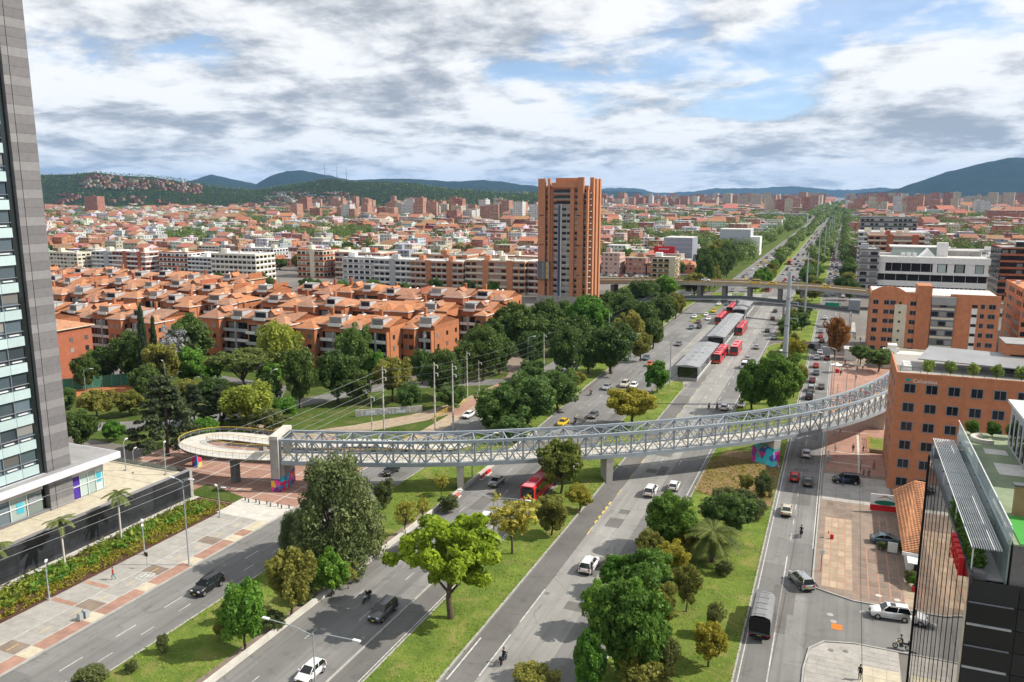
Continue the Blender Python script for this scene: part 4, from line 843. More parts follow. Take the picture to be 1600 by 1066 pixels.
# ------------------------------------------------------------------ the far city
PAL = {'brick': ((.37,.15,.095), 'red-brick'), 'salmon': ((.45,.23,.15), 'salmon brick'), 'white': ((.60,.59,.57), 'white'), 'cream': ((.52,.45,.34), 'cream'), 'grey': ((.36,.36,.37), 'grey'), 'orange': ((.47,.19,.085), 'orange brick'), 'maroon': ((.26,.06,.05), 'maroon')}
ROOFC = {'flat grey': (.30,.295,.29), 'flat white': (.55,.54,.53), 'clay tile': (.38,.16,.09), 'brown sheet': (.24,.17,.13)}
class City:
    def __init__(s): s.v = []; s.f = []; s.uv = []; s.c = []; s.mi = []
    def quad(s, p, uv, c, mi=0):
        b = len(s.v); s.v += p; s.f.append(tuple(range(b, b+len(p)))); s.uv += uv; s.c.append(c); s.mi.append(mi)
    def house(s, x, y, w, d, h, rz, wc, rc, rt, R_):
        c_, s_ = math.cos(rz), math.sin(rz); P = lambda a, b, z: (x+a*c_-b*s_, y+a*s_+b*c_, z); cr = [(-w/2,-d/2),(w/2,-d/2),(w/2,d/2),(-w/2,d/2)]
        o = R_.random()*50
        for i in range(4):
            a, b = cr[i], cr[(i+1) % 4]; L = w if i % 2 == 0 else d
            s.quad([P(*a,0),P(*b,0),P(*b,h),P(*a,h)], [(o,0),(o+L,0),(o+L,h),(o,h)], wc)
        Z = [(0.,0.)]*4; flat = lambda n: [(0.,0.)]*n
        if rt == 'clay tile':
            e = h+min(w, d)*.24; s.quad([P(-w/2-.4,-d/2-.4,h),P(w/2+.4,-d/2-.4,h),P(w/2+.4,0,e),P(-w/2-.4,0,e)], flat(4), rc, 1); s.quad([P(-w/2-.4,0,e),P(w/2+.4,0,e),P(w/2+.4,d/2+.4,h),P(-w/2-.4,d/2+.4,h)], flat(4), rc, 1)
            s.quad([P(-w/2,-d/2,h),P(-w/2,0,e),P(-w/2,d/2,h)], flat(3), wc, 1); s.quad([P(w/2,-d/2,h),P(w/2,d/2,h),P(w/2,0,e)], flat(3), wc, 1)
        else:
            s.quad([P(*q,h-.01) for q in cr], flat(4), rc, 1)
            if R_.random() < .75:
                bx_, by_, bw, bd, bh = R_.uniform(-w*.3, w*.3), R_.uniform(-d*.3, d*.3), R_.uniform(2, 4), R_.uniform(2, 4), R_.uniform(1.5, 3)
                q = [(bx_-bw/2,by_-bd/2),(bx_+bw/2,by_-bd/2),(bx_+bw/2,by_+bd/2),(bx_-bw/2,by_+bd/2)]
                for i in range(4): s.quad([P(*q[i],h),P(*q[(i+1)%4],h),P(*q[(i+1)%4],h+bh),P(*q[i],h+bh)], flat(4), wc, 1)
                s.quad([P(*a,h+bh) for a in q], flat(4), rc, 1)
    def build(s, name):
        me = bpy.data.meshes.new(name); me.from_pydata(s.v, [], s.f); me.materials.append(city_m); me.materials.append(city_plain)
        me.polygons.foreach_set('material_index', s.mi)
        ul = me.uv_layers.new(name='UVMap'); ul.data.foreach_set('uv', np.array(s.uv, dtype=np.float32).ravel())
        ca = me.attributes.new('col', 'FLOAT_COLOR', 'FACE'); ca.data.foreach_set('color', np.array([(*c, 1) for c in s.c], dtype=np.float32).ravel()); me.update()
        return link(bpy.data.objects.new(name, me))
def city_plain_mat():
    m, nt, b = new_mat('city_roof'); at = nn(nt, 'ShaderNodeAttribute', attribute_name='col'); p = pos(nt)
    c = mixrgb(nt, mrange(nt, noise(nt, p, .35, 6, .7), .35, .75, 0, .55), at.outputs['Color'], mixrgb(nt, .75, at.outputs['Color'], (.03, .03, .03))); nt.links.new(c, b.inputs['Base Color']); setv(b, 'Roughness', .85); return m
city_plain = city_plain_mat()
far_trees = []
def reserved(x, y):
    if -86 < x < 6: return True
    if y < 545 and -300 < x < -100 and y < 470: return True
    if x < -86 and y < 440: return True
    if -86 < x < -60: return True
    if x > 0 and y < 480: return True
    if 0 < x < 140 and y < 720: return True
    if -175 < x < -86 and y < 505: return True
    return False
def city():
    R_ = random.Random(77); mass = City(); count = 0; cells = []
    for (y0, y1, st) in ((440, 950, 15), (950, 1900, 23), (1900, 3600, 42), (3600, 7200, 85)):
        y = y0
        while y < y1:
            x = -y*1.25-200
            while x < y*.30+160+0.1*y:
                xx = x+R_.uniform(-.2, .2)*st; yy = y+R_.uniform(-.2, .2)*st
                iv = inview(xx, yy, 8, 40)
                if iv and not reserved(xx, yy):
                    g = math.sin(xx*.011+2)*math.sin(yy*.009+1)+.5*math.sin(xx*.031+yy*.023); street = (int(round(x/st)) % 6 == 0) or (int(round(y/st)) % 5 == 0)
                    if g > .36 and R_.random() < .72: far_trees.append((xx, yy, st))
                    elif street and y < 2000:
                        if R_.random() < .42: far_trees.append((xx, yy, st*.7))
                    else: cells.append((xx, yy, st, iv))
                x += st
            y += st
    cells.sort(key=lambda q: q[1])
    indiv = 0
    for (x, y, st, iv) in cells:
        right = x > 0; r = R_.random(); u = iv[0]
        if right: pal = ['brick']*5+['orange']*3+['salmon']*3+['white', 'cream', 'grey']
        elif u < 560: pal = ['brick']*3+['salmon']*2+['orange']*2+['white']*5+['cream']*3+['grey']*2
        else: pal = ['white']*4+['cream']*3+['grey']*2+['brick']*3+['orange']*2+['salmon']*2+['maroon']
        key = R_.choice(pal); wc = tuple(q*R_.uniform(.8, 1.12) for q in PAL[key][0]); rt = R_.choice(['flat grey', 'flat grey', 'flat grey', 'flat white', 'flat white', 'flat white', 'brown sheet', 'clay tile', 'flat grey' if u > 700 else 'clay tile']); rc = tuple(q*R_.uniform(.75, 1.15) for q in ROOFC[rt])
        f = R_.choice([2, 3, 3, 4, 5]) if y < 1000 else R_.choice([2, 3, 3, 4, 5, 6])
        w, d = st*R_.uniform(.7, .98), st*R_.uniform(.7, .98); h = f*2.9
        if y > 1200 and (math.sin(x*.004+1.3)*math.sin(y*.0035) > .45) and R_.random() < .30: h = R_.uniform(22, 48); w = R_.uniform(14, 22); d = 14; rt = 'flat grey'; wc = PAL[R_.choice(['brick', 'salmon', 'salmon', 'cream', 'white'])][0]
        if y > 3000 and R_.random() < .22: h = R_.uniform(30, 62); w = R_.uniform(20, 40); d = 20; rt = 'flat grey'; wc = tuple(q*.9 for q in PAL[R_.choice(['brick', 'salmon', 'cream'])][0])
        rz = R_.uniform(-.05, .05)+(0 if y < 1000 else R_.choice([0, .3, -.2]))
        if indiv < 290:
            one = City(); one.house(0, 0, w, d, h, 0, wc, rc, rt, R_); o = one.build('city_house'); o.location = (x, y, 0); o.rotation_euler = (0, 0, rz)
            area = ('far right of the avenue' if right else 'dense quarter far left' if u < 330 else 'dense quarter left of the brick tower' if u < 830 else 'quarter right of the brick tower' if u < 1010 else 'quarter near the avenue')
            sz = {2: 'two-storey', 3: 'three-storey', 4: 'four-storey', 5: 'five-storey'}[f]
            tag(o, '%s %s house, %s roof, %s' % (sz, PAL[key][1], rt, area), 'house', 'houses of the dense city'); indiv += 1
        else: mass.house(x, y, w, d, h, rz, wc, rc, rt, R_)
    # clusters of flats climbing the hill on the left
    for (u0, u1, t0, t1, n, keys) in ((140, 320, -.52, -.26, 120, ['salmon', 'brick', 'cream']), (100, 300, -.78, -.62, 22, ['salmon', 'brick']), (420, 560, -.85, -.45, 110, ['brick', 'white', 'salmon', 'cream']), (300, 460, -.95, -.72, 40, ['salmon', 'white', 'brick']), (640, 830, -.98, -.7, 40, ['brick', 'salmon', 'grey'])):
        for q in range(n):
            u = R_.uniform(u0, u1); tt = R_.uniform(t0, t1); Y = 3300+tt*900; X = (u-800)/1244.4*Y; h = float(np.interp(u, HP[0], HP[1])); w_ = (.5+.5*math.cos(math.pi*abs(tt)))**.8
            c_, s_ = math.cos(YAW), math.sin(YAW); b = len(mass.v); key = R_.choice(keys); hh = R_.uniform(6, 11); zb = h*w_-2
            mass.house(X*c_-Y*s_, X*s_+Y*c_, R_.uniform(16, 40), 9, hh, R_.uniform(-.3, .3), tuple(q_*R_.uniform(.45, .75) for q_ in PAL[key][0]), ROOFC['flat grey'], 'flat grey', R_)
            for i in range(b, len(mass.v)): mass.v[i] = (mass.v[i][0], mass.v[i][1], mass.v[i][2]+zb)
    o = mass.build('distant_city'); tag(o, 'endless mass of brick and pale houses filling the plain to the hills', 'city', kind='stuff')
city()
# landmark blocks on the skyline
LM = [(-1570,1330,40,20,48,'brick','broad brick slab tower at the foot of the left hill'), (-1165,1560,24,20,46,'brick','narrow brick tower at the foot of the hill, left of the cell masts'), (-840,1690,90,30,30,'white','long white office complex with a red emblem in the distance'), (-2050,1560,70,24,26,'brick','low brick flats beside the stone tower on the skyline'),
      (470,1500,44,30,52,'salmon','tallest brick tower in front of the right mountain'), (330,1480,30,24,34,'salmon','pair-mate of brick flats left of the tallest right tower'), (620,1500,70,30,36,'brick','broad brick flats at the far right skyline'), (250,1560,60,30,26,'brick','brick flats behind the trees on the far right'),
      (-640,1500,20,16,30,'brick','slim brick flats rising from the left quarter'), (-110,1650,90,30,16,'grey','dark grey shed roofed store near the avenue in the distance')]
for (x, y, w, d, h, key, lb) in LM:
    R_ = random.Random(int(x)); one = City(); one.house(0, 0, w, d, h, 0, PAL[key][0], ROOFC['flat grey'], 'flat grey', R_); o = one.build('skyline_block'); o.location = (x, y, 0); tag(o, lb, 'building')
def bg_block(x, y, w, d, h):
    t = thing('metal_clad_block', 'windowless blue-grey block with pale horizontal lines right of the red billboard', 'building', (x, y, 0))
    piece('wall', M('bluegrey_clad', (.27, .29, .34), .6, .08, .3), (w/2, d/2, h/2), (w, d, h), t); piece('roof', white_roof, (w/2, d/2, h+.1), (w-.4, d-.4, .2), t)
    for i in range(1, 7): piece('pale_line', canopy_w, (w/2, -.04, i*h/7), (w, .1, .16), t)
bg_block(-117, 566, 20, 22, 22)
t_ = thing('grey_cube_building', 'plain light grey cube building behind the roadside trees', 'building', (-100, 720, 0)); piece('wall', M('lightgrey_clad', (.42, .44, .48), .6, .06, .3), (13, 12, 11), (26, 24, 22), t_); piece('roof', white_roof, (13, 12, 22.1), (26.3, 24.3, .3), t_); piece('side_bay', white, (30, 10, 8), (8, 18, 16), t_)
bb_ = thing('billboard', 'red roadside billboard on a mast with pale lettering', 'billboard', (-112, 520, 0)); piece('mast', galv, (5, .5, 7), (.7, .7, 14), bb_); piece('panel', red_m, (5, 0, 16.5), (13.5, .5, 4.6), bb_); [piece('pale_stroke', canopy_w, (1.6+.62*i, -.28, 16.9+.12*(i % 2)), (.44, .06, .7 if i % 3 else 1.0), bb_) for i in range(11)]
for i, (x, y, w, lb) in enumerate(((-150,520,26,'long tile-roofed row house beside the car lot behind the flyover'), (-122,528,24,'tile-roofed house below the red billboard'), (-104,536,14,'stepped pale-gabled house right of the billboard mast'), (-150,545,28,'pink-roofed house behind the long tiled row'))):
    t_ = thing('row_house', lb, 'house', (x, y, 0)); piece('wall', brick_s if i != 3 else offwhite, (w/2, 6, 3), (w, 12, 6), t_); hip_roof(w, 12, 6, .5, .4).build('roof', [tile if i != 3 else tile2, offwhite], t_)
    for q in range(3): piece('gable_fin', brick_s, (w*(.2+.3*q), 3, 6.6), (.5, 7, 3.4), t_)
    for q in range(4): piece('window', glass, (w*(.15+.23*q), -.03, 3.4), (1.4, .1, 1.4), t_)

# ------------------------------------------------------------------ footbridge (curved steel truss)
NEAR = [(-89.2,109.0),(-75,113.8),(-60.6,120),(-48.6,127.0),(-36.4,134.7),(-24.5,143.9),(-11.5,155.2),(-1.2,167),(6.0,178),(11.6,189.6),(16.5,203),(20,216)]
def catmull(P, n):
    out = []
    for i in range(len(P)-1):
        p0, p1, p2, p3 = P[max(i-1, 0)], P[i], P[i+1], P[min(i+2, len(P)-1)]
        for j in range(n):
            t = j/n; out.append(tuple(.5*((2*b)+(-a+c)*t+(2*a-5*b+4*c-d)*t*t+(-a+3*b-3*c+d)*t**3) for a, b, c, d in zip(p0, p1, p2, p3)))
    out.append(tuple(P[-1])); return out
def resample(P, step):
    P = [Vector((*p[:2], p[2] if len(p) > 2 else 0)) for p in P]; L = [0]
    for a, b in zip(P, P[1:]): L.append(L[-1]+(b-a).length)
    n = max(2, int(round(L[-1]/step))); out = []; k_ = 0
    for i in range(n+1):
        s = L[-1]*i/n
        while k_ < len(P)-2 and L[k_+1] < s: k_ += 1
        f = (s-L[k_])/max(1e-6, L[k_+1]-L[k_]); out.append(P[k_].lerp(P[k_+1], min(1, f)))
    return out
def offset(P, w):
    out = []
    for i, p in enumerate(P):
        d = (P[min(i+1, len(P)-1)]-P[max(i-1, 0)]); d.z = 0; d.normalize(); out.append(p+Vector((-d.y, d.x, 0))*w)
    return out
def footbridge():
    t = thing('footbridge', 'long curved grey steel truss footbridge crossing the whole avenue', 'bridge', (-37, 134, 0)); o0 = Vector((-37, 134, 0))
    A = resample(catmull(NEAR, 10), 2.85); W = 5.6; B = offset(A, W); z0, z1 = 5.25, 9.35; Z = lambda p, z: Vector((p.x, p.y, z))-o0
    n = len(A); C = offset(A, W/2)
    def deck_pts(off): return [Z(p, 0) for p in offset(A, off)]
    MB().ribbon(deck_pts(W-.3), deck_pts(.3), 5.2, 5.42).build('deck', conc_l, t)
    for P_, nm in ((A, 'near'), (B, 'far')):
        s = -1 if nm == 'near' else 1
        for i in range(n-1):
            bar('bottom_chord', steel, Z(P_[i], z0), Z(P_[i+1], z0), .42, .70, t); bar('top_chord', steel, Z(P_[i], z1), Z(P_[i+1], z1), .42, .5, t)
            bar('diagonal_brace', steel, Z(P_[i], z0+.25), Z(P_[i+1], z1-.2), .18, .2, t); bar('diagonal_brace', steel, Z(P_[i], z1-.2), Z(P_[i+1], z0+.25), .17, .19, t)
        for i in range(n): bar('vertical_post', steel, Z(P_[i], z0), Z(P_[i], z1), .28, .26, t)
        r = MB(); q = offset(A, .55 if nm == 'near' else W-.55); r.path([Z(p, 6.5) for p in q], .05, 4)
        r.build('handrail', yellow_rail, t)
        g = MB(); [g.tube(Z(p, 5.4), Z(p, 6.5), .03, .03, 4) for p in resample(q, .9)]; g.path([Z(p, 5.9) for p in q], .02, 4); go = g.build('railing_bars', galv, t); go['kind'] = 'stuff'
    for i in range(n):
        bar('cross_beam', steel, Z(A[i], z1), Z(B[i], z1), .16, .18, t) if i % 2 == 0 else None
        bar('floor_beam', steel, Z(A[i], z0-.1), Z(B[i], z0-.1), .2, .3, t) if i % 2 else None
    for i in range(0, n-2, 2):
        m = Z(C[i+1], z1+.12); bar('top_brace', steel, Z(A[i], z1), m, .13, .13, t); bar('top_brace', steel, m, Z(B[i], z1), .13, .13, t); bar('top_brace', steel, Z(A[i+2], z1), m, .13, .13, t); bar('top_brace', steel, m, Z(B[i+2], z1), .13, .13, t)
    # concrete piers
    def pier(x, y, ang, w, d, h, name='pier'):
        c_, s_ = math.cos(ang), math.sin(ang); f = lambda a, b: (x+a*c_-b*s_, y+a*s_+b*c_)
        mb = MB(); lo = [f(-w/2*.8, -d/2*.8), f(w/2*.8, -d/2*.8), f(w/2*.8, d/2*.8), f(-w/2*.8, d/2*.8)]; hi = [f(-w/2, -d/2), f(w/2, -d/2), f(w/2, d/2), f(-w/2, d/2)]
        mb.add([(a-o0.x, b-o0.y, 0) for a, b in lo]+[(a-o0.x, b-o0.y, h) for a, b in hi], [(0,1,5,4),(1,2,6,5),(2,3,7,6),(3,0,4,7),(4,5,6,7)]); return mb.build(name, conc_l, t)
    pier(-60.6, 122.6, math.radians(25), 1.3, 4.2, 4.9); pier(-37.4, 136.6, math.radians(32), 1.4, 4.4, 4.9); pier(-10.6, 159.2, math.radians(42), 1.6, 5.0, 4.9); pier(10.0, 192, math.radians(65), 1.5, 4.6, 4.9)
    for (x, y, a, w, d, h, m) in ((-10.6, 159.2, math.radians(42), 1.56, 4.9, 3.2, mural2_m),):
        o = piece('mural', m, (x-o0.x, y-o0.y, h/2), (w*.96, d*.96, h), t, a)
    MB().add([(-13.8-o0.x,157.2-o0.y,.2),(-9.4-o0.x,154.6-o0.y,.2),(-8.2-o0.x,155.6-o0.y,.2),(-9.6-o0.x,157.0-o0.y,2.6),(-12.0-o0.x,158.6-o0.y,3.8),(-13.8-o0.x,159.4-o0.y,2.8),(-9.2-o0.x,158.6-o0.y,.2)], [(0,1,3,4),(1,2,3),(0,4,5),(2,6,3),(3,6,4)]).build('mural_ramp', mural2_m, t)
    # end portal on the left
    for off in (-.35, W+.35):
        p = offset(A, off)[0]; d = (A[1]-A[0]).normalized(); p = p-d*.9; an = math.atan2(d.y, d.x); piece('portal_column', conc, (p.x-o0.x, p.y-o0.y, 4.95), (1.5, .9, 9.9), t, an)
    d = (A[1]-A[0]).normalized(); p = offset(A, W/2)[0]-d*.9; an = math.atan2(d.y, d.x); piece('portal_beam', conc_l, (p.x-o0.x, p.y-o0.y, 10.0), (1.52, W+1.7, .62), t, an); piece('portal_wall', conc, (p.x-o0.x+.8, p.y-o0.y+.3, 2.5), (.9, W-.4, 5.0), t, an); piece('mural', mural_m, (p.x-o0.x+.82, p.y-o0.y+.3, 1.3), (.98, W-.3, 2.6), t, an)
    q = offset(A, -.35)[0]-d*.9; piece('mural', mural_m, (q.x-o0.x, q.y-o0.y, 1.25), (1.54, .95, 2.5), t, an)
    return A, d
BA, BD = footbridge()
def ramp():
    t = thing('access_ramp', 'looping pale concrete access ramp with yellow handrails at the left end of the footbridge', 'ramp', (-105, 117, 0)); o0 = Vector((-105, 117, 0))
    mid = catmull([(-89.4,113.0,5.25),(-96,111.0,5.2),(-103,110.0,5.1),(-109,110.6,5.0),(-113.2,112.8,4.85),(-114.4,116.0,4.7),(-113.2,119.2,4.5),(-109,121.3,4.25),(-103,122.4,3.95),(-95,124.6,3.4),(-86,132.2,2.6),(-78,136.2,1.7),(-72.8,141.2,.8),(-71.6,146,.12)], 8)
    P = resample(mid, 1.3); w = 2.5; L = [p-o0 for p in offset(P, w)]; R_ = [p-o0 for p in offset(P, -w)]
    MB().ribbon(L, R_, -.12, .0).build('deck', conc_l, t); MB().ribbon([p-o0 for p in offset(P, w*.9)], [p-o0 for p in offset(P, -w*.9)], -.65, -.12).build('deck_girder', M('brown_girder', (.16, .12, .09), .8, .15, .5), t)
    for E_ in (L, R_):
        MB().path([p+Vector((0, 0, 1.1)) for p in E_], .055, 5).build('handrail', yellow_rail, t); g = MB()
        for p in E_[::1]: g.tube(p, p+Vector((0, 0, 1.1)), .03, .03, 4)
        g.path([p+Vector((0, 0, .55)) for p in E_], .022, 4); g.path([p+Vector((0, 0, .82)) for p in E_], .022, 4); go = g.build('railing_bars', galv, t); go['kind'] = 'stuff'
    for (x, y, h, m) in ((-113.0,113.4,4.3,mural_m), (-100,109.4,4.5,conc_d), (-107,125.4,3.6,conc), (-92,130,2.7,conc)): piece('support', conc if m is mural_m else m, (x+105, y-117, h/2), (1.2, 1.2, h), t); m is mural_m and piece('mural', m, (x+105, y-117, 1.1), (1.26, 1.26, 2.2), t)
    MB().prism([(-12,9),(2,11),(9,13),(8,16),(-2,14),(-13,13)], 0, .9).build('retaining_wedge', conc, t)
ramp()
# ------------------------------------------------------------------ flyover, second footbridge, stations
def flyover():
    t = thing('flyover', 'concrete road flyover with orange guard rails crossing the avenue in the distance', 'bridge', (-45, 400, 0)); xs = [-190, -150, -110, -80, -45, -10, 20, 55, 90]; zs = [4.0, 6.2, 7.9, 9.1, 9.6, 9.0, 7.4, 5.4, 3.4]
    N_ = [(x+45, -4, z) for x, z in zip(xs, zs)]; F_ = [(x+45, 8, z) for x, z in zip(xs, zs)]
    MB().ribbon(F_, N_, -1.3, 0).build('deck', conc, t); MB().ribbon([(x, 7.6, z) for x, _, z in F_], [(x, -3.6, z) for x, _, z in N_], .0, .06).build('road_surface', asph, t)
    for y in (-3.9, 7.7): MB().ribbon([(x, y+.25, z) for x, _, z in N_], [(x, y, z) for x, _, z in N_], .0, .85).build('parapet', M('ochre_parapet', (.42, .29, .13), .8, .2, .4), t)
    for x, z in ((-64, 8.6), (-52, 8.8), (-40, 8.9), (-26, 8.6), (-16, 8.3), (-90, 7.6), (-108, 7.0), (-126, 6.2)):
        for y in (-2, 5): piece('pier', conc_d, (x+45, y, z/2-.4), (1.8, 1.8, z-.8), t)
flyover()
def far_footbridge():
    t = thing('far_footbridge', 'thin grey footbridge at the bus stations in front of the flyover', 'bridge', (-40, 352, 0)); P = [(-92,352,3.0),(-70,355,6.3),(-40,358,7.3),(-20,351,7.1),(8,338,6.2)]
    L = [(x+40, y-352+1.3, z) for x, y, z in P]; R_ = [(x+40, y-352-1.3, z) for x, y, z in P]; MB().ribbon(L, R_, -.5, 0).build('deck', galv, t)
    for E_ in (L, R_): MB().ribbon([(x, y+.05, z) for x, y, z in E_], [(x, y-.05, z) for x, y, z in E_], .0, 1.1).build('rail_panel', steel_d, t)
    for x, y, h in ((-68,355,6), (-41,358,7), (-21,351.5,6.7), (5,339.5,6)): piece('pier', conc, (x+40, y-352, h/2-.3), (.9, .9, h-.6), t)
far_footbridge()
def station(label, x, y, L, W):
    t = thing('bus_station', label, 'station', (x, y, 0)); piece('platform', conc, (W/2, L/2, .45), (W-.3, L, .9), t)
    MB().add([(-.5,-.6,4.3),(W/2,-.6,4.75),(W+.5,-.6,4.3),(-.5,L+.6,4.3),(W/2,L+.6,4.75),(W+.5,L+.6,4.3),(-.5,-.6,4.05),(W+.5,-.6,4.05),(-.5,L+.6,4.05),(W+.5,L+.6,4.05)], [(0,1,4,3),(1,2,5,4),(0,6,7,2,1),(3,4,5,9,8),(0,3,8,6),(2,7,9,5),(6,8,9,7)]).build('roof', metal_roof, t)
    for i in range(int(L/3)): piece('roof_seam', lamp_m, (W/2, 1.5+i*3, 4.66), (W*.5, .06, .2), t) if i % 2 == 0 else None
    n = int(L/2.6)
    for i in range(n):
        yy = (i+.5)*L/n
        for xx in (.12, W-.12): piece('glass_panel', glass_b if i % 3 else black_glass, (xx, yy, 2.35), (.08, L/n-.35, 2.4), t); piece('frame_post', lamp_m, (xx, yy+L/n/2, 2.5), (.16, .16, 3.2), t)
    for xx in (.1, W-.1): piece('sill_beam', lamp_m, (xx, L/2, 1.05), (.2, L, .28), t); piece('eave_beam', lamp_m, (xx, L/2, 3.75), (.2, L, .25), t)
    piece('end_wall', black_glass, (W/2, .15, 2.3), (W-.6, .1, 2.8), t)
station('nearest silver bus station with a ridged roof in the middle of the avenue', -41.0, 222.5, 38, 5.8); station('second silver bus station behind the nearest one', -40.4, 274, 56, 5.2); station('third narrow bus station beyond the thin footbridge', -40.6, 345, 36, 4.6)

# ------------------------------------------------------------------ vegetation
LEAF = {'dense': ((.035,.062,.022), (.125,.155,.055)), 'olive': ((.085,.095,.018), (.215,.215,.045)), 'bright': ((.045,.115,.014), (.145,.27,.035)), 'shrub': ((.055,.075,.025), (.13,.155,.05)), 'sparse': ((.13,.15,.025), (.34,.31,.05)), 'hero': ((.075,.135,.010), (.225,.32,.022)), 'russet': ((.06,.115,.02), (.20,.20,.04)),
        'yellow': ((.12,.125,.018), (.30,.27,.03)), 'lush': ((.034,.078,.012), (.105,.195,.028)), 'round': ((.03,.065,.016), (.10,.16,.04)), 'weep': ((.055,.075,.02), (.14,.155,.05)), 'mass': ((.035,.075,.018), (.12,.19,.045)), 'dark': ((.027,.055,.012), (.09,.14,.03)), 'willow': ((.11,.15,.02), (.27,.30,.045)), 'cedarround': ((.055,.085,.02), (.15,.18,.05)), 'cedar': ((.020,.035,.016), (.065,.085,.035)),
        'column': ((.015,.035,.015), (.045,.075,.03)), 'violet': ((.16,.17,.17), (.34,.34,.35)), 'autumn': ((.10,.06,.015), (.26,.13,.03)), 'turf': ((.085,.16,.016), (.21,.28,.045)), 'pale': ((.10,.16,.03), (.25,.32,.07)), 'box': ((.03,.08,.012), (.10,.17,.025))}
LEAF = {q: tuple(tuple(c*1.28 for c in v) for v in vv) for q, vv in LEAF.items()}
LM_ = {q: M_leaf('leaf_'+q, *v, trans=.24 if q in ('dense', 'cedar', 'column', 'dark') else .34) for q, v in LEAF.items()}
def leaf_mesh(name, pts, nrm, size, var, mat, rs, elong=1.5):
    n = len(pts); N_ = nrm/np.maximum(1e-6, np.linalg.norm(nrm, axis=1, keepdims=True)); r = rs.normal(size=(n, 3)); a = np.cross(N_, r); a /= np.maximum(1e-6, np.linalg.norm(a, axis=1, keepdims=True)); b = np.cross(N_, a)
    s = (size*np.clip(rs.lognormal(-.05, .38, n), .4, 2.2))[:, None]; V = np.empty((n, 4, 3)); fold = N_*s*.18
    V[:, 0] = pts-a*s*elong*.5; V[:, 1] = pts+b*s*.42+fold; V[:, 2] = pts+a*s*elong*.5; V[:, 3] = pts-b*s*.42+fold
    me = bpy.data.meshes.new(name); me.vertices.add(4*n); me.vertices.foreach_set('co', V.reshape(-1).astype(np.float32)); me.loops.add(4*n); me.loops.foreach_set('vertex_index', np.arange(4*n, dtype=np.int32)); me.polygons.add(n); me.polygons.foreach_set('loop_start', np.arange(0, 4*n, 4, dtype=np.int32))
    me.materials.append(mat); at = me.attributes.new('var', 'FLOAT', 'FACE'); at.data.foreach_set('value', var.astype(np.float32)); me.update(calc_edges=True); return me
def blob_crown(rs, env, nb, rb, nleaf, size, squash=.8, jitter=.5, droop=0.):
    """clumps of leaves on the shells of blobs spread through the crown's volume; env(u) -> list of centres"""
    C = env(nb, rs); R_ = rb*rs.uniform(.65, 1.25, len(C)); bc = rs.uniform(0, 1, len(C)); per = rs.multinomial(nleaf, R_**2/np.sum(R_**2)); P = []; Nn = []; Va = []
    for i in range(len(C)):
        d = rs.normal(size=(per[i], 3)); d /= np.maximum(1e-6, np.linalg.norm(d, axis=1, keepdims=True)); rad = R_[i]*(rs.uniform(.55, 1.08, per[i])**.6)[:, None]; p = C[i]+d*rad*np.array([1, 1, squash]); p[:, 2] -= droop*(np.abs(d[:, 0])+np.abs(d[:, 1]))*R_[i]*rs.uniform(0, 1, per[i]); P.append(p); Nn.append(d+np.array([0, 0, .35])+rs.normal(size=d.shape)*jitter); Va.append(np.clip(.5*bc[i]+.5*rs.uniform(0, 1, per[i]), 0, 1))
    return np.vstack(P), np.vstack(Nn), np.concatenate(Va), C
def limbs(rs, C, trunk_h, r0, lean=(0, 0), nmax=14):
    mb = MB(); top = Vector((lean[0], lean[1], trunk_h)); m = Vector((lean[0]*.35+.03, lean[1]*.35, trunk_h*.5)); mb.tube((0, 0, -.02), m, r0*1.15, r0*.85, 8, cap=False); mb.tube(m, top, r0*.85, r0*.62, 8, cap=False)
    idx = rs.permutation(len(C))[:nmax]
    for i in idx:
        e = Vector(C[i]); f = rs.uniform(.55, 1.0); s = m.lerp(top, (f-.5)*2); md = s.lerp(e, .5)+Vector((rs.normal()*.02, rs.normal()*.02, .03)); mb.tube(s, md, r0*.45, r0*.28, 5, cap=False); mb.tube(md, e, r0*.28, r0*.08, 5, cap=False)
    return mb
def ell(cx=0, cz=.62, rx=.40, rz=.34, hollow=.35):
    def f(n, rs):
        d = rs.normal(size=(n, 3)); d /= np.linalg.norm(d, axis=1, keepdims=True); ph = rs.uniform(0, 6.28, 4); az = np.arctan2(d[:, 1], d[:, 0]); lob = .88+.13*np.sin(2*az+ph[0])*np.cos(2.6*d[:, 2]+ph[1])+.11*np.sin(3*az+ph[2]+2*d[:, 2])+rs.normal(size=n)*.075; r = (rs.uniform(hollow**3, 1, n)**(1/3)*lob)[:, None]; p = d*r*1.06*np.array([rx, rx, rz]); p[:, 2] += cz; p[:, 0] += cx; return p
    return f
def cone(z0, z1, r0, r1, p_=1.0):
    def f(n, rs):
        t = rs.uniform(0, 1, n)**1.15; a = rs.uniform(0, 6.283, n); R_ = (r0+(r1-r0)*t**p_)*rs.uniform(.35, 1, n)**.5; return np.stack([R_*np.cos(a), R_*np.sin(a), z0+(z1-z0)*t], 1)
    return f
def tiers(n_t, z0, z1, r0):
    def f(n, rs):
        k_ = rs.randint(0, n_t, n); t = k_/(n_t-1); a = np.round(rs.uniform(0, 7, n)+k_*.4)*.9; R_ = r0*(1-t*.85)*rs.uniform(.25, 1, n); return np.stack([R_*np.cos(a), R_*np.sin(a), z0+(z1-z0)*t+rs.normal(size=n)*.01-R_*.10], 1)
    return f
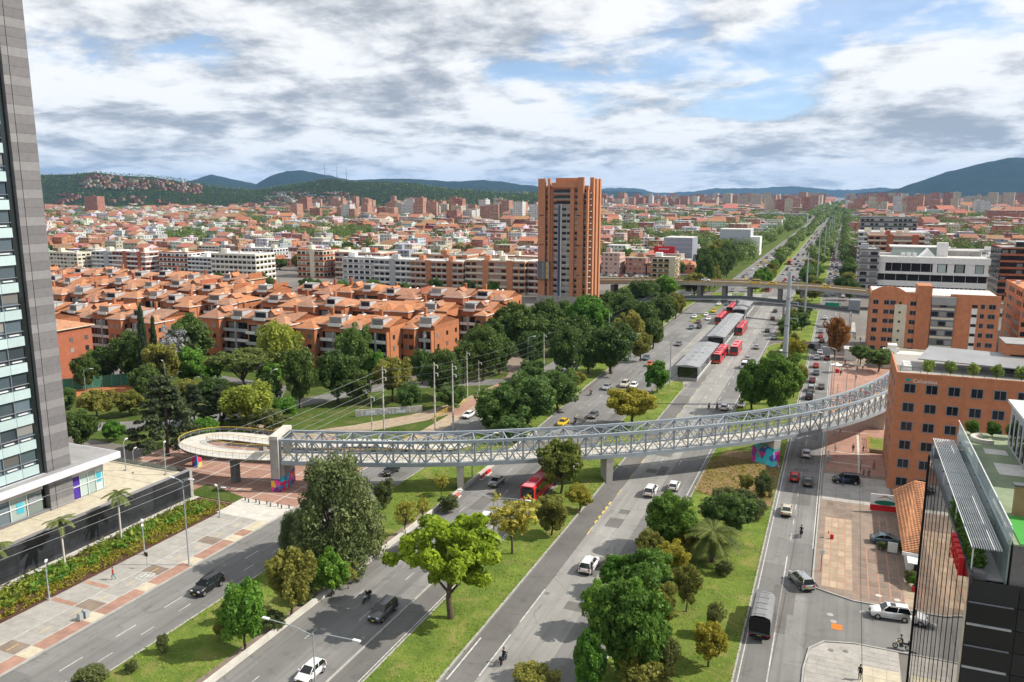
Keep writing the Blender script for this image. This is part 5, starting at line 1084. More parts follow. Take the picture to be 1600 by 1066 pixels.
# unit trees: height 1, crown about 1 wide; (env, blobs, blob radius, leaves, leaf size, squash, trunk, trunk radius)
SPEC = {'dense': (cone(.10, .88, .42, .19, 2.4), 95, .105, 15000, .022, 1.25, .25, .035), 'hero': (ell(0, .66, .43, .28, .3), 46, .085, 7600, .036, .7, .38, .028), 'lush': (ell(0, .55, .40, .38, .4), 70, .115, 12000, .031, .85, .3, .03), 'bright': (ell(0, .56, .38, .37, .3), 45, .12, 6500, .040, .9, .3, .022), 'olive': (ell(0, .58, .38, .35, .3), 42, .115, 6000, .036, .9, .35, .022),
        'yellow': (ell(0, .62, .40, .30, .3), 42, .12, 6500, .036, .8, .36, .026), 'shrub': (ell(0, .50, .38, .40, .3), 30, .14, 4500, .04, .9, .2, .02), 'sparse': (ell(0, .62, .40, .30, .2), 44, .075, 1150, .046, .8, .42, .016), 'russet': (ell(0, .60, .38, .33, .3), 44, .11, 6000, .036, .85, .34, .022), 'round': (ell(0, .64, .42, .27, .4), 46, .11, 6500, .034, .75, .36, .024), 'weep': (ell(0, .60, .30, .28, .3), 26, .13, 4500, .034, 1.5, .35, .02),
        'mass': (ell(0, .52, .42, .38, .3), 60, .11, 7500, .034, .85, .28, .022), 'dark': (ell(0, .57, .38, .37, .45), 62, .115, 8500, .032, .85, .26, .03), 'willow': (ell(0, .62, .38, .28, .3), 40, .12, 6500, .034, 1.6, .36, .028), 'cedarround': (ell(0, .70, .44, .20, .3), 46, .105, 6500, .032, .6, .45, .022), 'cedar': (tiers(9, .22, .95, .52), 120, .075, 9000, .026, .35, .9, .022), 'column': (cone(.08, .97, .30, .05, 1.1), 60, .10, 6000, .030, 1.4, .5, .03),
        'violet': (ell(0, .56, .38, .36, .3), 44, .11, 5500, .036, .9, .32, .022), 'autumn': (ell(0, .56, .36, .38, .3), 46, .115, 6000, .036, .95, .3, .024), 'box': (ell(0, .5, .34, .36, .5), 40, .13, 4500, .04, .9, .15, .02), 'pale': (ell(0, .55, .36, .36, .2), 26, .12, 2600, .05, .9, .2, .015)}
TREE = {}
def tree_protos(kind, variants):
    env, nb, rb, nl, ls, sq, th, tr = SPEC[kind]; out = []
    for v in range(variants):
        rs = np.random.RandomState(abs(hash_(kind))*7 % 9973+v*131); P, N_, Va, C = blob_crown(rs, env, int(nb*(1.3 if kind in ('cedar', 'sparse') else 2.6)), rb*(.9 if kind in ('cedar', 'sparse') else .70), int(nl*(2.0 if kind != 'sparse' else 1.25)), ls, sq, 1.05 if kind != 'cedar' else .9, .25 if kind in ('cedar', 'weep', 'willow') else 0)
        nl_ = 0; P[:, 2] = np.maximum(P[:, 2], .03); crown = leaf_mesh('crown_'+kind, P, N_, ls*.80, Va, LM_[kind], rs); trunk = limbs(rs, C, th, tr, (rs.normal()*.015, rs.normal()*.015), 50 if kind == 'sparse' else 14).mesh('trunk_'+kind, bark, True); out.append((trunk, crown))
    return out
def hash_(s): return sum((i+1)*ord(c) for i, c in enumerate(s))
for q in SPEC: TREE[q] = tree_protos(q, 3 if q in ('dark', 'olive', 'mass', 'bright') else 2 if q in ('lush', 'yellow', 'shrub', 'round', 'sparse', 'cedar', 'column') else 1)
TN = {'shrub': 'shrub', 'dense': 'cone_tree', 'cedar': 'cedar_tree', 'column': 'pine_tree', 'willow': 'willow_tree', 'box': 'clipped_bush', 'pale': 'terrace_plant'}
TI = 0
def tree(kind, x, y, w, h, label, group=None, z=.0, cat=None):
    global TI; TI += 1
    t = thing(TN.get(kind, 'leafy_tree'), label, cat or ('shrub' if kind in ('shrub', 'box', 'pale') else 'tree'), (x, y, z), TI*2.399, group); tr, cr = TREE[kind][TI % len(TREE[kind])]; w *= 1.04
    for nm, me in (('trunk', tr), ('crown', cr)):
        o = bpy.data.objects.new(nm, me); o.scale = (w, w, h); link(o, t)
    return t
TREES = [
 ('dense', -63.0, 88.2, 13.6, 17.2, 'big dense blue-green tree with rounded cone crown beside the left service road', None),
 ('dense', -72.2, 90.5, 5.2, 6.4, 'small dark side tree tucked against the left foot of the big cone tree', None),
 ('olive', -60.5, 74.2, 7.4, 9.6, 'yellow-olive tree between the big cone tree and the bright green shrub tree', None),
 ('bright', -60.5, 66.0, 6.5, 9.2, 'bright green shrub tree at the tip of the left grass strip', None),
 ('bright', -58.9, 80.6, 5.2, 6.7, 'small bright green tree by the barrier in front of the big cone tree', None),
 ('shrub', -68.7, 109.6, 4.1, 5.3, 'round grey-green shrub on the lawn right of the big cone tree', None),
 ('sparse', -59.3, 100.7, 4.5, 6.3, 'bare yellowing sapling along the barrier, right of the big cone tree', None),
 ('sparse', -59.3, 106.0, 3.1, 5.0, 'thin dry sapling by the barrier nearest the bridge pier', None),
 ('hero', -41.8, 81.5, 13.9, 14.5, 'large spreading light-green tree alone on the lower central median', None),
 ('sparse', -41.7, 101.2, 10.3, 10.1, 'half-bare tree with yellow leaves on the median behind the spreading tree', None),
 ('olive', -38.5, 109.3, 6.5, 7.1, 'small yellow-green tree on the median below the bridge', None),
 ('sparse', -44.7, 96.0, 7.3, 7.4, 'leaning bare-branched tree just right of the spreading median tree', None),
 ('russet', -42.9, 126.6, 9.9, 10.4, 'green tree with reddish tips poking up in front of the bridge truss', None),
 ('yellow', -41.2, 171.5, 13.4, 9.8, 'flat-topped olive-yellow tree on the median just behind the bridge', None),
 ('bright', -42.9, 205.4, 7.8, 8.7, 'small green tree on the median before the first bus station', None),
 ('lush', -18.1, 77.7, 9.5, 12.5, 'largest dark green leafy tree at the bottom of the right island', None),
 ('lush', -20.4, 95.4, 8.3, 7.0, 'low lush green tree behind the largest island tree', None),
 ('lush', -20.5, 110.9, 8.5, 9.5, 'round dark green tree at the far left end of the island thicket', None),
 ('olive', -22.4, 105.0, 4.7, 6.1, 'brownish olive shrub tree between two dark island trees', None),
 ('yellow', -18.8, 102.3, 5.8, 5.9, 'yellow-leaved bush tree left of the big palm', None),
 ('olive', -15.1, 94.2, 4.4, 6.8, 'narrow olive-green tree with a visible stem just below the big palm', None),
 ('round', -12.4, 116.6, 8.3, 8.9, 'dark green umbrella-shaped tree right above the big palm', None),
 ('yellow', -10.6, 83.2, 4.6, 5.5, 'small yellow-green lollipop tree on the island lawn near the truck', None),
 ('weep', -11.0, 90.0, 3.4, 4.7, 'small dark weeping tree beside the lollipop tree', None),
 ('weep', -14.4, 78.9, 4.0, 6.2, 'grey-olive drooping tree right of the largest island tree', None),
 ('bright', -21.3, 72.9, 4.0, 7.7, 'light green tree on the roadside edge of the island at the bottom', None),
 ('yellow', -17.5, 76.4, 3.7, 5.3, 'yellow-green bush tree in front of the largest island tree', None),
 ('olive', -15.5, 74.2, 6.6, 4.9, 'wide olive bush at the bottom edge below the island thicket', None),
 ('olive', -26.5, 70.6, 6.4, 3.6, 'olive treetop cut by the bottom edge on the right carriageway verge', None),
 ('shrub', -9.8, 138.3, 3.8, 5.0, 'round grey-green shrub on the bare earth below the mural pier', None),
 ('shrub', -11.7, 130.7, 5.5, 4.1, 'dark low shrub left of the round shrub on the bare earth', None),
 ('shrub', -16.0, 133.2, 4.4, 3.1, 'blue-green low bush at the left edge of the bare earth', None),
 ('lush', -17.4, 194.1, 9.6, 13.2, 'leafy left tree of the island clump behind the bridge', None),
 ('lush', -11.7, 195.2, 11.7, 15.7, 'tallest tree of the island clump behind the bridge', None),
 ('olive', -9.0, 213.5, 7.7, 10.2, 'olive right tree of the island clump behind the bridge', None),
 ('yellow', -11.0, 259.2, 6.4, 8.2, 'round yellow-green tree on the island beside the steel pole', None),
 ('olive', -7.8, 227.7, 4.2, 6.5, 'small olive shrub tree on the island right of the steel pole', None),
 ('autumn', 0.4, 272.5, 9.1, 14.3, 'red-brown autumn tree at the edge of the right service road', None),
 ('round', 12.4, 255.1, 9.9, 7.8, 'dark broad tree between the twin brick clinics on the right', None),
 ('round', 7.7, 262.8, 7.9, 7.2, 'dark small tree left of the white roof on the right plaza', None),
 ('mass', -69.4, 157.7, 11.2, 11.1, 'bushy tree at the left end of the thicket behind the bridge', None),
 ('mass', -63.5, 162.3, 14.5, 13.6, 'biggest bushy tree of the thicket behind the bridge', None),
 ('mass', -61.4, 178.4, 12.5, 11.5, 'light green tree at the right end of the thicket behind the bridge', None),
 ('mass', -62.4, 151.4, 8.2, 6.3, 'low scrubby tree at the foot of the thicket behind the bridge', None),
 ('dark', -69.8, 210.4, 12.0, 16.8, 'dark round-topped tree in the park below the brick tower', None),
 ('dark', -60.4, 223.2, 15.8, 16.2, 'wide dark tree near the bright roadside verge', None),
 ('dark', -91.9, 201.3, 14.2, 17.1, 'broad dark tree right of the brick apartment corner', None),
 ('dark', -98.2, 240.9, 18.3, 17.8, 'dark tree behind the broad one by the apartment corner', None),
 ('dark', -98.0, 269.4, 14.1, 15.8, 'dark tree in the park under the left side of the brick tower', None),
 ('bright', -79.2, 263.6, 16.6, 17.8, 'bright green tree right at the foot of the brick tower', None),
 ('dark', -84.4, 242.0, 11.7, 12.8, 'tree between the dark park trees and the brick tower', None),
 ('olive', -64.7, 263.2, 11.8, 14.3, 'olive tree between the bright green tree and the verge', None),
 ('dark', -64.9, 286.0, 11.3, 14.9, 'dark slim tree right of the olive park tree', None),
 ('dark', -63.8, 311.3, 11.2, 14.5, 'dark tree by the bend of the verge', None),
 ('olive', -63.6, 336.4, 9.8, 12.2, 'small olive tree where the verge nears the footbridge', None),
 ('dark', -81.9, 315.9, 15.8, 13.4, 'far dark tree right of the brick tower', None),
 ('olive', -67.9, 408.4, 14.4, 14.0, 'yellow-green tree in front of the left flyover', None),
 ('bright', -79.4, 392.9, 12.7, 13.0, 'green tree below the left part of the flyover', None),
 ('dark', -82.4, 366.8, 13.8, 12.9, 'dark tree in front of the flyover abutment', None),
 ('dark', -94.1, 251.1, 11.0, 12.3, 'small dark tree in the park front row', None),
 ('olive', -64.6, 199.5, 7.6, 6.0, 'low olive palm-like bush at the foot of the dark round-topped tree', None),
 ('dark', -121.0, 156.4, 10.1, 16.5, 'tall dark oval tree on the left park corner', None),
 ('dark', -115.5, 164.0, 11.7, 14.2, 'dark tree with open trunk right of the oval park tree', None),
 ('mass', -123.7, 184.8, 11.9, 18.0, 'grey-green tall tree in front of the apartment balconies', None),
 ('dark', -125.4, 195.5, 9.4, 16.9, 'dark slender tree beside the apartment balconies', None),
 ('olive', -103.5, 170.3, 12.1, 12.3, 'rounded olive-green tree by the street corner', None),
 ('bright', -117.2, 185.8, 7.1, 9.8, 'light green tree behind the rounded corner tree', None),
 ('dark', -92.1, 177.8, 11.9, 14.2, 'dark green tree in front of the brick corner tower', None),
 ('willow', -140.0, 173.1, 13.8, 18.7, 'yellow-green willow in front of the apartments', None),
 ('bright', -137.3, 165.7, 8.5, 8.7, 'green bush tree under the willow', None),
 ('cedarround', -143.0, 161.1, 16.8, 13.7, 'wide flat olive tree in the middle of the left park', None),
 ('dark', -187.4, 156.8, 10.7, 11.3, 'dark tree left of the tennis court fence', None),
 ('dark', -182.1, 160.7, 13.7, 15.4, 'dark tall tree behind the tennis court', None),
 ('olive', -165.2, 156.5, 11.3, 14.7, 'olive-brown tree right of the tennis court', None),
 ('column', -174.6, 158.9, 5.3, 21.6, 'tall dark spire-shaped pine in front of the apartments', None),
 ('column', -174.0, 162.3, 4.6, 18.2, 'shorter spire-shaped pine beside the tall one', None),
 ('violet', -178.5, 173.6, 12.4, 14.6, 'silvery grey-violet tree between the pines and the dark tree', None),
 ('dark', -178.7, 180.1, 14.7, 17.7, 'dark broad tree against the apartment facade', None),
 ('bright', -161.8, 162.6, 10.5, 11.8, 'light green tree below the silvery one', None),
 ('bright', -160.2, 168.1, 7.9, 8.4, 'green bushy tree right of the light green tree', None),
 ('cedar', -123.3, 116.1, 15.5, 16.9, 'large dark cedar with tiered branches by the ramp', None),
 ('cedar', -127.5, 135.8, 8.4, 10.1, 'smaller cedar beside the pale round shrub tree', None),
 ('willow', -121.8, 138.2, 14.5, 10.4, 'pale green mounded tree between the small cedar and the ramp', None),
 ('shrub', -114.9, 136.8, 8.5, 6.4, 'leafy shrub right of the pale mounded tree', None),
 ('bright', -123.2, 126.3, 6.8, 5.6, 'green shrub just behind the ramp loop', None),
 ('dark', -142.4, 111.8, 7.9, 9.2, 'dark bush tree right beside the stone tower', None),
 ('olive', -159.6, 130.0, 10.5, 7.4, 'brownish scrub tree below the tennis court', None),
 ('olive', -154.1, 135.2, 8.5, 6.9, 'low green scrub tree in front of the clay court', None),
 ('bright', -141.2, 118.9, 5.5, 4.8, 'small green bush on the lawn strip behind the canopy', None),
 ('round', -123.3, 144.9, 9.0, 7.7, 'dark round bush on the lawn behind the ramp', None),
 ('shrub', -69.0, 62.0, 1.8, 2.7, 'tiny round shrub on the left grass strip', None),
 ('shrub', -71.6, 54.6, 4.1, 2.3, 'low shrub at the bottom left corner of the grass strip', None),
 ('shrub', -69.3, 57.8, 1.8, 1.7, 'very small bush at the bottom of the left grass strip', None),
 ('shrub', 11.8, 160.5, 1.7, 2.5, 'clipped green shrub beside the parked dark jeep', None),
 ('bright', -24.1, 86.0, 5.4, 6.7, 'dark leafy tree at the road edge left of the largest island tree', None),
 ('bright', -24.8, 95.9, 5.1, 5.2, 'light green tree filling the gap behind the largest island tree', None),
 ('yellow', -17.7, 110.2, 4.1, 4.8, 'yellow-green bush between the palm and the round dark tree', None),
 ('olive', -17.3, 88.8, 5.4, 7.1, 'olive tree against the right flank of the largest island tree', None),
 ('yellow', -20.1, 79.7, 4.3, 5.1, 'yellowish bush at the foot of the largest island tree', None),
 ('round', -15.6, 120.8, 5.6, 5.3, 'dark low tree right of the round island tree', None),
 ('shrub', -10.0, 128.0, 4.2, 3.8, 'grey shrub at the lower edge of the bare earth', None),
 ('olive', -12.8, 139.7, 3.4, 3.5, 'small olive bush on the bare earth mound', None),
 ('dark', -139.9, 147.3, 9.4, 9.0, 'dark bushy tree between the park street and the small cedar', None),
 ('olive', -146.5, 144.6, 8.5, 8.4, 'olive bushy tree behind the large cedar', None),
 ('mass', -95.6, 165.6, 6.9, 7.4, 'low green tree at the street corner', None),
 ('dark', -94.9, 195.0, 8.9, 12.8, 'dark tree between the corner tower and the broad tree', None),
 ('dark', -90.6, 209.8, 11.3, 12.7, 'dark low tree behind the paved park corner', None),
 ('mass', -77.6, 202.1, 8.9, 7.3, 'low green tree on the paved park corner', None),
 ('dark', -66.3, 219.9, 11.3, 13.4, 'dark tree between the round-topped and the wide one', None),
 ('olive', -56.7, 243.6, 8.9, 10.3, 'olive tree at the verge edge below the dark slim tree', None),
 ('dark', -78.5, 245.6, 12.6, 14.2, 'dark tree in front of the bright green one', None),
 ('dark', -185.9, 149.4, 7.6, 10.6, 'dark tree right against the stone tower edge', None),
 ('mass', -173.4, 133.5, 6.3, 6.4, 'scrub right beside the stone tower', None),
 ('cedar', -134.0, 134.8, 8.8, 9.9, 'dark young cedar right of the large cedar', None),
 ('bright', -118.5, 147.0, 7.5, 5.2, 'bright shrub on the lawn edge by the ramp', None),
 ('dark', -72.6, 294.7, 12.2, 13.5, 'dark tree behind the olive park tree', None),
 ('dark', -82.8, 290.5, 10.8, 12.5, 'small dark tree behind the bright green one', None),
 ('mass', -105.7, 190.5, 7.1, 10.9, 'green tree at the foot of the brick corner tower', None),
 ('shrub', -57.6, 111.8, 4.3, 3.3, 'low shrub on the lawn by the second bridge pier', None),
 ('sparse', -61.9, 117.7, 3.8, 4.6, 'thin bare sapling by the second bridge pier', None),
 ('shrub', -56.3, 96.6, 3.8, 2.9, 'scrubby bush along the barrier below the dry sapling', None),
 ('sparse', -58.0, 83.2, 3.4, 4.0, 'bare sapling along the barrier below the big cone tree', None),
 ('shrub', -60.4, 71.0, 3.6, 2.7, 'low brown-green bush along the barrier by the olive tree', None),
 ('shrub', -61.8, 77.9, 4.2, 3.4, 'scrub filling the gap below the olive tree', None),
 ('olive', -64.6, 67.0, 3.0, 3.1, 'small olive bush left of the bright shrub tree', None),
 ('yellow', -37.4, 120.1, 5.3, 4.8, 'small yellow-green bush tree on the median near the bridge pier', None),
 ('shrub', -12.1, 106.1, 3.0, 2.4, 'small bush right of the big palm', None),
 ('olive', -20.7, 118.7, 4.4, 4.7, 'olive bush between the round dark trees and the palm', None),
 ('dark', -101.7, 230.4, 11.6, 13.5, 'dark tree behind the paved park corner by the lamp', None),
 ('mass', -86.1, 169.5, 7.9, 7.1, 'low green tree right of the street corner poles', None),
 ('dark', -109.9, 164.9, 9.0, 9.9, 'dark round tree between the two corner trees', None),
 ('dark', -127.6, 152.4, 7.9, 9.6, 'dark tree beside the park street bend', None),
 ('dark', -160.1, 145.6, 9.1, 10.6, 'dark tree in front of the clay court', None),
 ('dark', -85.1, 221.6, 10.9, 12.3, 'dark park tree left of the round-topped one', None),
 ('mass', -70.2, 243.4, 10.3, 11.8, 'green park tree left of the wide dark one', None),
 ('dark', -57.6, 266.2, 8.8, 11.2, 'dark tree by the verge, above the olive one', None),]
VEHICLES = [
 ('suv', -75.2, 75.7, 'black', 180, 'black sport utility car driving on the left service road', 1),
 ('suv', -50.1, 79.0, 'greymet', 180, 'grey metallic sport utility car in the left carriageway', 1),
 ('hatch', -50.6, 64.8, 'white', 180, 'white hatchback at the bottom edge of the left carriageway', 1),
 ('suv', -49.9, 108.8, 'white', 180, 'white car with roof rack behind the yellow-leaved tree', 1),
 ('sedan', -55.3, 126.6, 'silver', 180, 'silver sedan just below the bridge on the left carriageway', 1),
 ('sedan', -76.1, 124.3, 'black', 180, 'dark car emerging under the bridge on the left service road', 1),
 ('suv', -29.9, 101.0, 'white', 0, 'white boxy off-roader on the right carriageway beside the island', 1),
 ('hatch', -27.2, 103.2, 'darkred', 0, 'dark red car half hidden by the island trees', 1),
 ('suv', -28.2, 132.6, 'white', 0, 'white sport utility car below the bridge on the right carriageway', 1),
 ('hatch', -24.9, 136.7, 'white', 0, 'white hatchback right of the other white car below the bridge', 1),
 ('suv', -2.0, 107.5, 'silver', 28, 'silver sport utility car turning out of the right service road', 1),
 ('sedan', -5.5, 132.7, 'cream', 0, 'cream sedan alone in the left lane of the right service road', 1),
 ('hatch', -5.2, 149.8, 'red', 0, 'red car on the right service road below the mural pier', 1),
 ('hatch', -2.8, 148.2, 'greymet', 0, 'grey car beside the red car on the right service road', 1),
 ('hatch', -3.8, 165.0, 'white', 0, 'white car in the bridge shadow on the right service road', 1),
 ('suv', 3.6, 151.3, 'black', 98, 'black jeep parked on the right forecourt with a man beside it', 1),
 ('sedan', 9.2, 126.0, 'bluegrey', -84, 'blue-grey sedan parked beside the tiled house', 1),
 ('suv', 8.7, 102.7, 'white', 96, 'white crossover with sunroof in the side street', 1),
 ('hatch', 12.8, 156.5, 'black', 90, 'dark car tucked under the brick clinic corner', 1),
 ('sedan', -51.8, 176.2, 'greymet', 180, 'grey sedan behind the bridge on the left carriageway', 1),
 ('sedan', -79.2, 164.9, 'white', 180, 'white car on the street left of the thicket', 1),
 ('sedan', -56.4, 167.4, 'yellow', 180, 'yellow taxi just behind the bridge on the left', 0),
 ('sedan', -56.5, 204.4, 'silver', 180, 'silver car leading the group on the left carriageway', 0),
 ('suv', -52.7, 209.1, 'cream', 180, 'beige pickup beside the silver car', 0),
 ('hatch', -50.1, 208.6, 'white', 180, 'white car right behind the beige pickup', 0),
 ('sedan', -55.6, 247.2, 'bluegrey', 180, 'blue-grey car nearest the verge on the left carriageway', 0),
 ('hatch', -52.3, 238.1, 'orange', 180, 'orange-red car beside the small median tree', 0),
 ('sedan', -50.6, 275.4, 'greymet', 180, 'dark grey car left of the first bus station', 0),
 ('sedan', -52.7, 312.5, 'bluegrey', 180, 'blue-grey car in the left lane near the verge bend', 0),
 ('hatch', -50.1, 315.2, 'black', 180, 'black car right of the blue-grey one near the verge bend', 0),
 ('sedan', -52.5, 328.0, 'darkred', 180, 'dark red car near the verge bend', 0),
 ('hatch', -56.4, 341.4, 'white', 180, 'white car nearest the verge by the footbridge', 0),
 ('hatch', -52.7, 348.8, 'white', 180, 'white car ahead of the other by the second station', 0),
 ('sedan', -50.0, 338.3, 'white', 180, 'white sedan left of the second station', 0),
 ('sedan', -51.3, 361.8, 'yellow', 180, 'yellow taxi left of the second station', 0),
 ('sedan', -52.6, 386.3, 'white', 180, 'white car just under the footbridge', 0),
 ('sedan', -49.2, 387.7, 'greymet', 180, 'grey car just under the footbridge', 0),
 ('sedan', -52.3, 423.2, 'white', 180, 'white car between footbridge and flyover', 0),
 ('sedan', -49.2, 421.7, 'silver', 180, 'silver car between footbridge and flyover', 0),
 ('sedan', -24.3, 316.2, 'black', 0, 'black car on the right carriageway beside the stations', 0),
 ('sedan', -20.8, 301.3, 'silver', 0, 'silver car right of the black one on the right carriageway', 0),
 ('sedan', -24.7, 279.7, 'silver', 0, 'silver car in the middle of the right carriageway', 0),
 ('sedan', -25.4, 258.6, 'silver', 0, 'silver-grey car closest behind the island clump', 0),
 ('van', -25.0, 246.4, 'white', 0, 'white van roof showing above the island clump', 0),
 ('hatch', -25.0, 348.6, 'darkred', 0, 'dark red car far along the right carriageway', 0),
 ('sedan', -25.8, 372.3, 'black', 0, 'dark car near the footbridge on the right carriageway', 0),
 ('sedan', -20.5, 199.2, 'silver', 0, 'silver car next to the motorbikes behind the bridge', 0),
 ('hatch', -24.0, 195.1, 'white', 0, 'white car just behind the bridge truss', 0),
 ('suv', -15.8, 271.4, 'white', 0, 'white jeep at the edge of the island by the steel pole', 0),
 ('suv', -6.9, 287.1, 'black', 60, 'black car waiting at the island gap', 0),
 ('sedan', -5.4, 285.2, 'greymet', 0, 'grey car in the service road queue by the island gap', 0),
 ('sedan', -4.4, 278.5, 'white', 0, 'white car in the service road queue', 0),
 ('sedan', -5.1, 269.1, 'white', 0, 'white sedan behind another white one in the queue', 0),
 ('sedan', -4.9, 255.7, 'red', 0, 'red car in the middle of the service road queue', 0),
 ('sedan', -4.5, 245.3, 'bluegrey', 0, 'dark blue car behind the red one in the queue', 0),
 ('sedan', -5.2, 234.5, 'darkred', 0, 'maroon car in the queue beside the grass', 0),
 ('suv', -5.1, 223.3, 'silver', 0, 'silver jeep in the queue beside the grass', 0),
 ('suv', -5.2, 214.4, 'black', 0, 'black jeep last in the queue behind the bridge', 0),
 ('sedan', -2.6, 227.4, 'greymet', 0, 'dark car alone in the right lane behind the bridge', 0),
 ('sedan', -2.0, 269.3, 'darkred', 0, 'brown-red car in the right lane under the autumn tree', 0),
 ('sedan', -4.4, 301.1, 'darkred', 0, 'dark red car beside the autumn tree', 0),
 ('sedan', -5.1, 310.6, 'red', 0, 'red car farther up the service road queue', 0),
 ('sedan', -5.2, 322.6, 'silver', 0, 'silver car at the head of the service road queue', 0),
 ('sedan', -4.6, 358.9, 'white', 0, 'white car under the footbridge on the service road', 0),
 ('hatch', -4.3, 406.2, 'white', 0, 'white car between footbridge and flyover on the service road', 0),]
